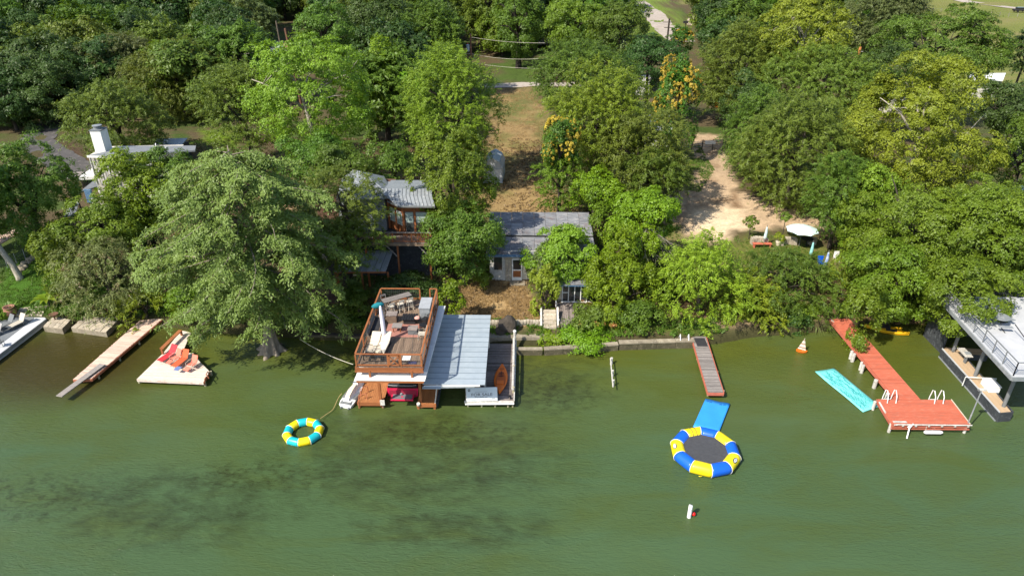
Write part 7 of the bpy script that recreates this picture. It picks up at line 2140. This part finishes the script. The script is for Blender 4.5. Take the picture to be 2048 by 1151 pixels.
for lab, pts, z, m in (('slatted brown roof left of the white balcony', [(132, 358), (140, 344), (168, 343), (160, 352)], 4.2, M_grey), ('grey lean-to roof at the foot of the left tree', [(128, 434), (150, 430), (158, 405), (140, 402)], 3.2, M_shing), ('long pale roof crossing the left edge under the dark tree', [(-30, 505), (58, 455), (66, 444), (-30, 482)], 3.0, M_pinkp)):
    t = thing('shed_roof', lab, 'roof', tuple(U(pts[0][0], pts[0][1], z)))
    ps = [U(a, b_, z + (.25 if k > 1 else 0)) for k, (a, b_) in enumerate(pts)]
    n = 6
    for i in range(n):
        f0, f1 = i / n + .005, (i + 1) / n - .005
        MB().slab([ps[0].lerp(ps[1], f0), ps[0].lerp(ps[1], f1), ps[3].lerp(ps[2], f1), ps[3].lerp(ps[2], f0)], .08).build('roof_board', m, t)
    for pq in ps: MB().b3(pq.x - .06, pq.x + .06, pq.y - .06, pq.y + .06, gz(pq.x, pq.y) - .2, pq.z - .09).build('post', M_barkd, t)
t = thing('wheelie_bin', 'teal bin standing under the dark tree at the left', 'bin', tuple(G(66, 490)))
p = G(68, 486); MB().box((p.x, p.y, p.z + .5), (.65, .6, 1.0)).build('bin_body', M_tealc, t); MB().box((p.x, p.y, p.z + 1.04), (.7, .66, .07)).build('lid', mat('bright_teal', (0.03, 0.36, 0.32)), t)
# dry-stacked rocks and wire fence on the left lawn
t = thing('rock_pile', 'row of loose grey rocks along the left lawn', 'rocks', tuple(G(60, 530)))
r = random.Random(8)
for i in range(26):
    f = i / 25; p = G(34 + 46 * f + r.uniform(-3, 3), 545 - 42 * f + r.uniform(-4, 4)); s_ = r.uniform(.2, .42)
    MB().loft([[(p.x + s_ * k_ * math.cos(a + i) * r.uniform(.85, 1.1), p.y + s_ * k_ * .8 * math.sin(a + i), p.z - .05 + s_ * h_) for a in [j * math.pi / 3.5 for j in range(7)]] for k_, h_ in ((.8, 0), (1.05, .4), (.9, .8), (.45, 1.1))]).build('rock', M_stoned, t)
t = thing('wire_fence', 'chain-link fence with thin posts behind the leaning trunk', 'fence', tuple(G(0, 560)))
a, b_ = G(-20, 556), G(70, 512)
q = MB(); L_ = (b_ - a).length
for i in range(int(L_ / .12)):
    p = a.lerp(b_, i * .12 / L_); q.beam(p, p + Vector((0, 0, 1.1)), .006, .006)
for z in [.1 * k for k in range(12)]: q.beam(a + Vector((0, 0, z)), b_ + Vector((0, 0, z)), .006, .006)
q.build('wire_mesh', M_wire, t)
for i in range(6): p = a.lerp(b_, i / 5); MB().path([p, p + Vector((0, 0, 1.25))], .03, 6).build('fence_post', M_galv, t)

# ------------------------------------------------------------------ barn-shaped shed
p = G(986, 367)
sh = thing('garden_shed', 'small grey barn-shaped shed with a silver tarp roof on the dry yard', 'shed', tuple(p), None, math.radians(-3))
wS2, hS2, dS = 1.20, 1.95, 3.9
gam = [(-wS2, hS2), (-.82, 2.75), (0, 3.25), (.82, 2.75), (wS2, hS2)]
q = MB(); n5 = [(-wS2, 0)] + gam + [(wS2, 0)]
q.loft([[(x, y, z) for x, z in n5] for y in (0, dS)], closed=True); q.build('walls', mat('shed_siding', (0.56, 0.58, 0.59), (0.50, 0.52, 0.53), scale=2, rough=0.8), sh, local=True)
M_tarp = mat('silver_tarp', (0.46, 0.50, 0.53), (0.30, 0.34, 0.38), scale=2.5, stretch=(.4, 2, 1), rough=0.35, bump=0.9, c3=(0.62, 0.65, 0.67))
for i in range(4):
    (x0, z0), (x1, z1) = gam[i], gam[i + 1]
    k = .06
    n_ = Vector((z1 - z0, 0, x0 - x1)).normalized() * -k
    if n_.z < 0: n_ = -n_
    q = MB(); q.add([(x0 + n_.x, -.12, z0 + n_.z), (x1 + n_.x, -.12, z1 + n_.z), (x1 + n_.x, dS + .12, z1 + n_.z), (x0 + n_.x, dS + .12, z0 + n_.z), (x0, -.12, z0 - .01), (x1, -.12, z1 - .01), (x1, dS + .12, z1 - .01), (x0, dS + .12, z0 - .01)],
                    [(3, 2, 1, 0), (4, 5, 6, 7), (0, 1, 5, 4), (1, 2, 6, 5), (2, 3, 7, 6), (3, 0, 4, 7)])
    q.build('roof_panel', M_tarp, sh, local=True)
for i in range(11):
    MB().b3(.02, 1.08, -.05, -.015, .15 + i * .16, .29 + i * .16).build('door_slat', M_white, sh, local=True)
MB().b3(-.9, -.1, -.05, -.02, .15, 1.9).build('door_panel', M_offw, sh, local=True)

# ------------------------------------------------------------------ picnic lawn
def para(name, label, px, py, r_, h, m, open_=True, rib=8):
    p = G(px, py)
    t = thing('patio_umbrella', label, 'umbrella', tuple(p))
    MB().path([p, p + Vector((0, 0, h + .35))], .03, 7).build('pole', M_steel, t)
    if open_:
        for k in range(rib):
            a0_, a1_ = 2 * math.pi * k / rib + .2, 2 * math.pi * (k + 1) / rib + .2
            e0 = p + Vector((r_ * math.cos(a0_), r_ * math.sin(a0_), h - .12)); e1 = p + Vector((r_ * math.cos(a1_), r_ * math.sin(a1_), h - .12))
            tp_ = p + Vector((0, 0, h + .42)); em = (e0 + e1) / 2 + Vector((0, 0, .05)); em = Vector((p.x + (em.x - p.x) * .985, p.y + (em.y - p.y) * .985, em.z))
            m0, m1 = e0.lerp(tp_, .5) + Vector((0, 0, .06)), e1.lerp(tp_, .5) + Vector((0, 0, .06))
            q = MB(); o_ = Vector((0, 0, -.012))
            q.add([e0, em, e1, m1, m0, tp_] + [v + o_ for v in (e0, em, e1, m1, m0, tp_)], [(0, 1, 2, 3, 4), (4, 3, 5), (10, 9, 8, 7, 6), (11, 9, 10), (0, 6, 7, 1), (1, 7, 8, 2)])
            q.build('canopy_panel', m, t)
        MB().lathe(p + Vector((0, 0, h + .42)), [(.05, 0), (.03, .08)], 8).build('finial', m, t)
    else:
        MB().path([p + Vector((0, 0, .75)), p + Vector((0, 0, 1.1)), p + Vector((.02, 0, h * .8)), p + Vector((0, 0, h)), p + Vector((0, 0, h + .12))], [.15, .17, .14, .09, .07], 8).build('folded_canopy', m, t, smooth=True)
    return t
para('u', 'large open pale umbrella on the picnic lawn', 1597, 494, 1.62, 2.05, M_aqua)
para('u', 'closed white and aqua umbrella behind the red bench', 1527, 492, .2, 2.0, M_aqua, False)
para('u', 'closed aqua umbrella right of the large open umbrella', 1618, 524, .2, 2.0, mat('aqua_cloth', (0.26, 0.52, 0.50), (0.20, 0.46, 0.44), scale=3), False)
para('u', 'closed blue and white umbrella nearest the big trees', 1648, 544, .2, 2.0, mat('blue_white_cloth', (0.06, 0.16, 0.46), (0.62, 0.66, 0.70), scale=3, stretch=(6, 6, 1)), False)
def stones(label, pts, n, h, name='stone_bench', cat='stone wall'):
    a_, b_ = G(*pts[0]), G(*pts[1])
    t = thing(name, label, cat, tuple(a_)); r = random.Random(n)
    for row in range(2):
        for i in range(n):
            p = a_.lerp(b_, (i + .5) / n) + Vector((0, .35 * math.sin(math.pi * (i + .5) / n), 0))
            MB().box((p.x + r.uniform(-.03, .03), p.y, p.z + h * (.25 + .5 * row)), ((b_ - a_).length / n - .02, .55 + r.uniform(-.04, .06), h * .5 - .01), r.uniform(-.1, .1)).build('stone', M_stone, t)
stones('pale stone seat wall behind the red bench', ((1501, 488), (1534, 489)), 6, .7)
stones('pale stone seat wall under the large umbrella', ((1560, 490), (1592, 489)), 6, .7)
stones('short dark stone block at the right of the umbrella shade', ((1617, 489), (1632, 489)), 3, .7)
p = G(1524, 496)
t = thing('garden_bench', 'low orange-red bench in front of the pale stone wall', 'bench', tuple(p))
for i in range(3): MB().box((p.x, p.y + i * .17, p.z + .45), (1.9, .15, .05)).build('seat_slat', M_redp, t)
for s in (-.8, .8): MB().box((p.x + s, p.y + .17, p.z + .2), (.08, .45, .42)).build('leg', M_redb, t)
p = G(1612, 490)
t = thing('garden_table', 'dark round table in the shade of the large umbrella', 'table', tuple(p))
MB().lathe(p, [(.3, 0), (.05, .05), (.05, .7), (.6, .72), (.6, .76)], 16).build('table_top', M_dark, t)
p = G(1640, 532)
t = thing('garden_chair', 'blue chair beside the blue and white umbrella', 'chair', tuple(p))
MB().box((p.x, p.y, p.z + .4), (.55, .5, .05)).build('seat', M_blu, t); MB().box((p.x, p.y + .27, p.z + .7), (.55, .05, .6)).build('backrest', M_blu, t)
for a, b_ in ((-1, -1), (1, -1), (1, 1), (-1, 1)): MB().beam((p.x + a * .24, p.y + b_ * .22, p.z), (p.x + a * .24, p.y + b_ * .22, p.z + .4), .04, .04).build('leg', M_white, t)
p = G(1676, 582)
lounger('sun_lounger', 'dark brown lounger on the grass below the olive-brown tree', p.x, p.y, p.z, math.radians(12), M_brdeck, M_steel, 45, 1.9, .6, .08)
p = G(1672, 522)
t = thing('garden_chair', 'white chair half hidden by the olive-brown tree', 'chair', tuple(p))
MB().box((p.x, p.y, p.z + .4), (.5, .5, .05)).build('seat', M_white, t); MB().box((p.x, p.y + .25, p.z + .7), (.5, .05, .55)).build('backrest', M_white, t)
for a, b_ in ((-1, -1), (1, -1), (1, 1), (-1, 1)): MB().beam((p.x + a * .22, p.y + b_ * .22, p.z), (p.x + a * .22, p.y + b_ * .22, p.z + .4), .04, .04).build('leg', M_white, t)
p = G(1556, 490)
t = thing('potted_shrub', 'yellow-green shrub in a pale pot beside the seat wall', 'plant', tuple(p))
MB().lathe(p, [(.2, 0), (.28, .3), (.3, .45)], 12).build('pot', M_crm, t)
o = bpy.data.objects.new('foliage', broad_crown(77, (.55, .55, .5), LM['fresh'], 6, 26, 26, .16, .09, .5, .3, -.5)); C.objects.link(o); o.parent = t; o.location = (0, 0, .85)
for lab, px, py, h, rad, mt in (('slim sapling behind the potted shrub', 1563, 480, 2.6, (.6, .6, .45), 'olive'), ('bushy young tree at the edge of the sandy driveway', 1497, 478, 1.9, (.75, .75, .75), 'olive')):
    p = G(px, py)
    place_tree('sapling', lab, 'tree', (p.x, p.y, p.z + h), broad_crown(int(px), rad, LM[mt], 6, 40, 24, .2, .11, .5, .25, -.6), trunk_mesh(np.random.default_rng(int(px)), rad, h, .05, M_barkd, 3), p.z)

# ------------------------------------------------------------------ poles and wires
def pole(label, px, y_top, Y, rad=.15, m=M_poleb, lean=(0, 0), name='utility_pole', ybase=None):
    tp_ = atY(px, y_top, Y); g = gz(tp_.x, Y)
    t = thing(name, label, 'utility pole', (tp_.x, Y, g))
    MB().path([(tp_.x + lean[0], Y, g - .2), (tp_.x, Y, tp_.z)], [rad * 1.15, rad], 9).build('pole', m, t)
    return t, tp_
t, tA = pole('brown wooden pole leaning over the far shed at the upper left', 570, 57, 118, .18, M_poleb, (.9, 0))
t, tB = pole('grey dead trunk beside the leaning brown pole', 552, 42, 119, .13, M_bark, (.5, 0), 'dead_tree')
t['category'] = 'dead tree'
t, tC = pole('utility pole with grey transformer above the shaded lawn', 941, 68, 125, .15)
MB().lathe((tC.x - .55, tC.y, tC.z - 2.9), [(.28, 0), (.32, .1), (.32, 1.1), (.1, 1.2)], 12).build('transformer', M_gal2, t)
MB().beam((tC.x - .5, tC.y, tC.z - 2.3), (tC.x, tC.y, tC.z - 2.3), .08, .1).build('bracket', M_steel, t)
MB().beam((tC.x - .35, tC.y, tC.z - 3.3), (tC.x + .35, tC.y, tC.z - 3.3), .09, .11).build('crossarm', M_grey, t)
MB().lathe((tC.x - .55, tC.y, tC.z - 1.7), [(.07, 0), (.09, .1), (.03, .25)], 8).build('insulator', M_pink, t)
t, tD = pole('dark utility pole with two crossarms against the pale road', 1339, 37, 168, .20, M_barkd)
MB().beam((tD.x - 1.4, tD.y, tD.z - .8), (tD.x + 1.2, tD.y, tD.z - .8), .12, .14).build('crossarm', M_barkd, t)
MB().beam((tD.x - 1.0, tD.y, tD.z - 2.0), (tD.x + 1.0, tD.y, tD.z - 2.0), .12, .14).build('crossarm', M_barkd, t)
t, tE = pole('orange-brown new pole among the trees at the upper right', 1721, 94, 100, .17, M_poleo)
MB().beam((tE.x - .1, tE.y, tE.z - .6), (tE.x + .5, tE.y, tE.z - .6), .06, .06).build('bracket', M_offw, t)
def wire(label, a, b_, sag=.6, r_=.022):
    t = thing('overhead_wire', label, 'wire', tuple(a))
    MB().path([a.lerp(b_, f) + Vector((0, 0, -4 * sag * f * (1 - f))) for f in [i / 14 for i in range(15)]], r_, 4).build('cable', M_rope, t)
wire('wire sagging left from the transformer pole to the leaning pole', tC + Vector((0, 0, -3.2)), tA + Vector((0, 0, -2.0)), 1.2)
wire('upper wire running right from the transformer pole', tC + Vector((0, 0, -.5)), atY(1090, 86, 124), .3)
wire('middle wire running right from the transformer pole', tC + Vector((0, 0, -3.3)), atY(1095, 116, 122), .5)
wire('lower wire running right across the shaded lawn', tC + Vector((0, 0, -4.8)), atY(1095, 137, 122), .3)
wire('guy wire slanting down from the transformer pole to the road', tC + Vector((0, 0, -3.4)), G(1012, 172), .05)
wire('wire from the leaning brown pole to the left', tA + Vector((0, 0, -2.4)), atY(440, 108, 118), .6)
wire('short wire from the orange pole to the left', tE + Vector((0, 0, -.6)), atY(1690, 107, 100), .1)

# ------------------------------------------------------------------ far buildings
def far_house(name, label, px4, z, zr_, m_roof, m_wall, cat='building', win=2):
    P4 = [U(x, y, z) for x, y in px4]; c0 = sum(P4, Vector()) / 4
    t = thing(name, label, cat, (c0.x, c0.y, gz(c0.x, c0.y)))
    mid0, mid1 = (P4[0] + P4[3]) / 2 + Vector((0, 0, zr_)), (P4[1] + P4[2]) / 2 + Vector((0, 0, zr_))
    MB().slab([P4[0], P4[1], mid1, mid0], .12).build('roof_slope', m_roof, t)
    MB().slab([mid0, mid1, P4[2], P4[3]], .12).build('roof_slope', m_roof, t)
    q4 = [c0 + (p - c0) * .93 for p in P4]
    MB().prism([(p.x, p.y) for p in q4], gz(c0.x, c0.y) - .5, z - .14).build('wall', m_wall, t)
    a, b_ = q4[0], q4[1]; g = gz(c0.x, c0.y)
    for i in range(win):
        f0 = (i + .3) / win; f1 = (i + .7) / win
        w_ = wquad('window', (a.lerp(b_, f0).x, a.lerp(b_, f0).y), (a.lerp(b_, f1).x, a.lerp(b_, f1).y), g + 1, z - .6, M_white, .04, t)
        wquad('pane', (a.lerp(b_, f0 + .02).x, a.lerp(b_, f0 + .02).y), (a.lerp(b_, f1 - .02).x, a.lerp(b_, f1 - .02).y), g + 1.1, z - .7, M_glass, .07, w_)
    return t
far_house('far_house', 'white roofed building at the right edge below the mown field', [(1935, 162), (2006, 161), (2012, 146), (1938, 147)], 7.0, .3, M_white, M_cream)
far_house('far_house', 'blue-grey shed roof peeping out behind the yellow-green sycamore', [(1760, 192), (1815, 192), (1816, 172), (1782, 173)], 6.6, .2, M_metroof, M_cream)
far_house('far_house', 'cream house at the top edge right of the road', [(1500, 10), (1550, 12), (1556, 0), (1508, -1)], 8.5, .6, M_white, M_pal)
far_house('far_house', 'pale roof of a house hidden in the upper left woods', [(318, 78), (372, 76), (378, 62), (322, 62)], 8.5, .5, M_metroof, M_white)
far_house('far_house', 'narrow white gable rising in the upper left woods', [(326, 60), (342, 60), (340, 28), (330, 28)], 9.0, .6, M_white, M_white)
far_house('far_house', 'small pale shed behind the leaning poles', [(528, 108), (560, 110), (574, 84), (545, 82)], 7.0, .6, M_metroof, M_offw)
far_house('far_house', 'little brown-roofed hut right of the leaning brown pole', [(566, 95), (588, 96), (586, 84), (568, 83)], 7.4, .4, M_rug, M_offw)
far_house('far_house', 'grey roof showing between the sycamore and the narrow tree', [(732, 190), (756, 186), (744, 142), (722, 142)], 6.5, .4, M_shing, M_cream)
far_house('far_house', 'long pale house behind the dark-trunked oak', [(1052, 66), (1205, 64), (1200, 48), (1060, 50)], 8.0, .5, M_white, M_white, win=4)
far_house('far_house', 'pale grey roof glimpsed below the dark low tree by the driveway', [(1272, 168), (1300, 168), (1302, 150), (1276, 150)], 6.2, .4, M_offw, M_offw)
far_house('far_house', 'house with a blue tarp at the right edge behind the huge green tree', [(2030, 405), (2100, 405), (2100, 370), (2036, 372)], 6.0, .4, M_blued, M_cedar)
far_house('far_house', 'pale trailer home half hidden between the pecans and the driveway', [(1290, 262), (1345, 262), (1350, 228), (1296, 230)], 5.6, .3, M_white, M_white)
# gate and fence at the top of the sandy driveway, pot, mailbox, rubble
t = thing('driveway_gate', 'low metal gate with a white sign across the sandy driveway', 'gate', tuple(G(1405, 302)))
a, b_ = G(1362, 301), G(1445, 299)
for z in (.5, .9, 1.2): MB().path([a + Vector((0, 0, z)), b_ + Vector((0, 0, z))], .03, 5).build('gate_bar', M_galv, t)
for i in range(5): p = a.lerp(b_, i / 4); MB().path([p, p + Vector((0, 0, 1.5))], .06, 6).build('gate_post', M_barkd, t)
p = a.lerp(b_, .68); MB().box((p.x, p.y - .06, p.z + 1.1), (1.5, .04, .5)).build('sign_board', M_white, t)
MB().box((p.x + 1.1, p.y - .08, p.z + 1.4), (.8, .04, .25)).build('sign_board', M_offw, t)
p = G(1435, 214)
t = thing('flower_pot', 'orange pot with a small plant at the top of the driveway', 'pot', tuple(p))
MB().lathe(p, [(.35, 0), (.5, .4), (.5, .7), (.4, .7)], 12).build('pot', M_orange, t)
o = bpy.data.objects.new('foliage', broad_crown(78, (.6, .6, .6), LM['bright'], 5, 20, 20, .3, .16, .5, .3, -.2)); C.objects.link(o); o.parent = t; o.location = (0, 0, 1.1)
p = G(1370, 58)
t = thing('mailbox', 'dark mailbox on a post beside the road', 'mailbox', tuple(p))
MB().path([p, p + Vector((0, 0, 1.5))], .12, 6).build('post', M_barkd, t); MB().box((p.x, p.y, p.z + 1.8), (1.3, .6, .6)).build('box_body', M_dark, t)
t = thing('rubble_heap', 'heap of pale limestone rubble beside the road', 'rubble', tuple(G(1390, 50)))
r = random.Random(12)
for i in range(34):
    p = G(1376 + r.uniform(0, 30), 42 + r.uniform(-6, 9)); s_ = r.uniform(.4, 1.1)
    MB().box((p.x, p.y, p.z + s_ * .3), (s_, s_ * .8, s_ * .7), r.uniform(0, 3)).build('rock', M_stone, t)
t = thing('parked_car', 'dark car parked at the right edge of the mown field', 'car', tuple(G(2036, 24)))
p = G(2040, 24)
MB().box((p.x, p.y, p.z + .65), (4.6, 1.8, .6)).build('body', M_dark, t, bevel=.15); MB().box((p.x - .2, p.y, p.z + 1.2), (2.6, 1.6, .55)).build('cabin', M_glass, t, bevel=.2)
for sx_ in (-1.4, 1.4):
    for sy_ in (-.9, .9): MB().path([(p.x + sx_, p.y + sy_ - .1, p.z + .33), (p.x + sx_, p.y + sy_ + .1, p.z + .33)], .33, 12).build('wheel', M_black, t)
t = thing('field_fence', 'thin post fence crossing the mown field', 'fence', tuple(G(1900, 30)))
a, b_ = G(1850, 22), G(2070, 38)
for i in range(14): p = a.lerp(b_, i / 13); MB().path([p, p + Vector((0, 0, 1.3))], .07, 5).build('fence_post', M_grey, t)
for z in (.5, 1.0): MB().path([a + Vector((0, 0, z)), b_ + Vector((0, 0, z))], .02, 4).build('fence_wire', M_wire, t)
t = thing('play_frame', 'black hooked frame above the layered green tree at the field', 'play frame', tuple(G(1862, 34)))
p = G(1860, 36); MB().path([p, p + Vector((.3, 0, 2.4)), p + Vector((-.8, 0, 2.8))], .14, 6).build('upright', M_black, t); MB().path([p + Vector((0, 0, .2)), p + Vector((-1.6, 0, -.1))], .14, 6).build('foot_bar', M_steel, t)
t = thing('parked_car', 'white car under the big dark-trunked oak', 'car', tuple(G(1080, 78)))
p = G(1078, 80)
MB().box((p.x, p.y, p.z + .7), (4.8, 1.9, .65)).build('body', M_white, t, bevel=.15); MB().box((p.x, p.y, p.z + 1.3), (2.8, 1.7, .6)).build('cabin', M_glass, t, bevel=.2)
for sx_ in (-1.5, 1.5):
    for sy_ in (-.9, .9): MB().path([(p.x + sx_, p.y + sy_ - .1, p.z + .35), (p.x + sx_, p.y + sy_ + .1, p.z + .35)], .35, 12).build('wheel', M_black, t)

# ------------------------------------------------------------------ dead branches, reeds, banana plant, weeds
def dead(label, px, py, Y, n, dirx, ln, seed):
    c = atY(px, py, Y); r = random.Random(seed)
    t = thing('dead_branches', label, 'branches', (c.x, c.y, gz(c.x, c.y)))
    q = MB()
    q.path([Vector((c.x - .3, c.y + .6, gz(c.x, c.y))), Vector((c.x - .2, c.y + .3, c.z - 1.5)), c], [.14, .10, .07], 6)
    for i in range(n):
        d = Vector((dirx + r.uniform(-.5, .5), r.uniform(-.6, .2), r.uniform(-1.1, -.2))).normalized(); L_ = ln * r.uniform(.5, 1.1)
        pts = [c + Vector((r.uniform(-.3, .3), 0, r.uniform(-.1, .2)))]
        for k in range(4): pts.append(pts[-1] + (d + Vector((r.uniform(-.2, .2), r.uniform(-.2, .2), -.12 * k))) * L_ / 4)
        q.path(pts, [.035, .028, .02, .014, .006], 4)
        for _ in range(3):
            s_ = pts[r.randint(1, 3)]; e = s_ + (d + Vector((r.uniform(-.7, .7), r.uniform(-.4, .4), r.uniform(-.3, .3)))) * L_ * .3
            q.path([s_, (s_ + e) / 2 + Vector((0, 0, .05)), e], [.015, .01, .004], 4)
    q.build('bare_twigs', M_drywood, t)
dead('grey dead branches hanging below the bright tree top', 1292, 448, 56.3, 26, .25, 3.4, 1)
dead('bare twigs hanging beside the derelict house', 925, 470, 56.6, 14, .2, 1.8, 2)
def tuft(name, label, px, py, n, h, w_, m, wid=.05, cat='plant', spread=.35):
    p = G(px, py); r = np.random.default_rng(px)
    t = thing(name, label, cat, tuple(p))
    q = MB()
    for i in range(n):
        a = r.uniform(0, 6.28); rr_ = spread * math.sqrt(r.uniform(0, 1)); o_ = p + Vector((math.cos(a) * rr_, math.sin(a) * rr_, 0)); d = Vector((math.cos(a), math.sin(a), 0)); hh = h * r.uniform(.6, 1.15); out_ = w_ * r.uniform(.4, 1.1)
        s_ = Vector((-d.y, d.x, 0)) * wid
        k = [o_, o_ + d * out_ * .25 + Vector((0, 0, hh * .6)), o_ + d * out_ * .65 + Vector((0, 0, hh * .95)), o_ + d * out_ * 1.1 + Vector((0, 0, hh * .75))]
        q.add([k[0] - s_, k[0] + s_, k[1] + s_, k[1] - s_, k[2] + s_ * .7, k[2] - s_ * .7, k[3]], [(0, 1, 2, 3), (3, 2, 4, 5), (5, 4, 6)])
    q.build('leaf_blades', m, t, kind='stuff')
    return t
for px, py, lab in ((1622, 668, 'pale reed clump on the bank, left of a pair'), (1646, 668, 'pale reed clump on the bank nearest the slanting log')):
    tuft('reed_clump', lab, px, py, 220, 1.7, 1.3, LM['reed'], .035, spread=.8)
for px, py, lab in ((165, 640, 'low green bank plants behind the stone block'), (205, 633, 'low green bank plants behind the square stone platform'), (240, 640, 'low green bank plants beside the yellow-green willow shrub')):
    tuft('bank_plants', lab, px, py - 8, 90, .55, .6, LM['lawn'], .05, spread=.9)
p = G(100, 612)
t = thing('banana_plant', 'banana plant with long arching leaves above the small stone block', 'plant', tuple(p))
r = random.Random(4)
for i in range(11):
    a = i * 2.4; d = Vector((math.cos(a), math.sin(a) * .8, 0)); L_ = r.uniform(1.6, 2.3); s_ = Vector((-d.y, d.x, 0)) * .22; q = MB(); pts = []
    for k in range(7):
        u = k / 6; pts.append(p + d * (L_ * .8 * u) + Vector((0, 0, .5 + L_ * (.75 * u - .55 * u * u))))
    vs_ = []; fs_ = []
    for k, c in enumerate(pts):
        w_ = [.15, .7, 1, 1, .85, .55, .05][k]; vs_ += [c - s_ * w_ + Vector((0, 0, .05 * w_)), c, c + s_ * w_ + Vector((0, 0, .05 * w_))]
        if k: b0_ = (k - 1) * 3; fs_ += [(b0_, b0_ + 1, b0_ + 4, b0_ + 3), (b0_ + 1, b0_ + 2, b0_ + 5, b0_ + 4)]
    q.add(vs_, fs_); q.build('leaf', LM['fresh'], t, smooth=True)
MB().path([p, p + Vector((0, 0, .6))], [.12, .08], 7).build('stem', M_bark, t)
t = tuft('garden_plants', 'leafy green plants left of the clay urn', 8, 636, 120, 1.1, .9, LM['bright'], .07, spread=1.0)

# weeds, tufts and leaf litter over the open ground: nobody could count them
def scatter(name, polys, n, hgt, wid, m, seed):
    r = np.random.default_rng(seed)
    pts = []
    for poly in polys:
        pa = np.array(poly); x0, y0 = pa.min(0); x1, y1 = pa.max(0)
        area = (x1 - x0) * (y1 - y0)
        X_ = r.uniform(x0, x1, n); Y_ = r.uniform(y0, y1, n)
        k = (sdist(X_, Y_, poly) > 0) & (fbm(X_ * .8, Y_ * .8, 3) > .42)
        pts.append(np.stack([X_[k], Y_[k]], 1))
    P_ = np.concatenate(pts); Z_ = ground_np(P_[:, 0], P_[:, 1]); c = np.column_stack([P_, Z_])
    c = np.repeat(c, 4, 0); k = len(c)
    c = c + np.column_stack([r.normal(size=(k, 2)) * .07, np.full(k, hgt * .35)])
    tan = unit(np.column_stack([r.normal(size=(k, 2)) * .6, np.ones(k)])); nrm = unit(r.normal(size=(k, 3)) + np.array([0, 0, .6]))
    me = leaf_mesh(name, c, nrm, tan, hgt * r.uniform(.5, 1.4, k), wid * r.uniform(.6, 1.4, k), r.uniform(0, 1, k), m)
    o = bpy.data.objects.new(name, me); C.objects.link(o); o['kind'] = 'stuff'
    return k
PL = {nm: poly for nm, poly, *_ in LAND}
LM['straw'] = leaf_mat('straw', (0.26, 0.17, 0.065), (0.42, 0.30, 0.13), trans=.1)
LM['litter'] = leaf_mat('leaf_litter', (0.10, 0.065, 0.03), (0.22, 0.15, 0.07), trans=.05)
print('scatter', scatter('dry_grass', [PL['dry_lawn'], PL['dry_yard']], 9000, .16, .05, LM['straw'], 1),
      scatter('grass', [PL['lawn_left'], PL['lawn_right'], PL['lawn_under_cypress'], PL['driveway_verge']], 9000, .17, .05, LM['lawn'], 2),
      scatter('bank_grass', [[(a, b_) for a, b_ in SH[1:-1] if a > -47 and a < 40][:99] and [(x, float(np.interp(x, _shx, _shy)) + .45) for x in range(-46, 40, 3)] + [(x, float(np.interp(x, _shx, _shy)) + 2.6) for x in range(38, -47, -3)]], 9000, .5, .10, LM['lawn'], 4),
      scatter('leaf_litter', [[(-34, 52), (10, 52), (10, 100), (-50, 100)], [(10, 52), (45, 53), (40, 60), (12, 58)]], 20000, .20, .12, LM['litter'], 3))
print('objects', len(bpy.data.objects))
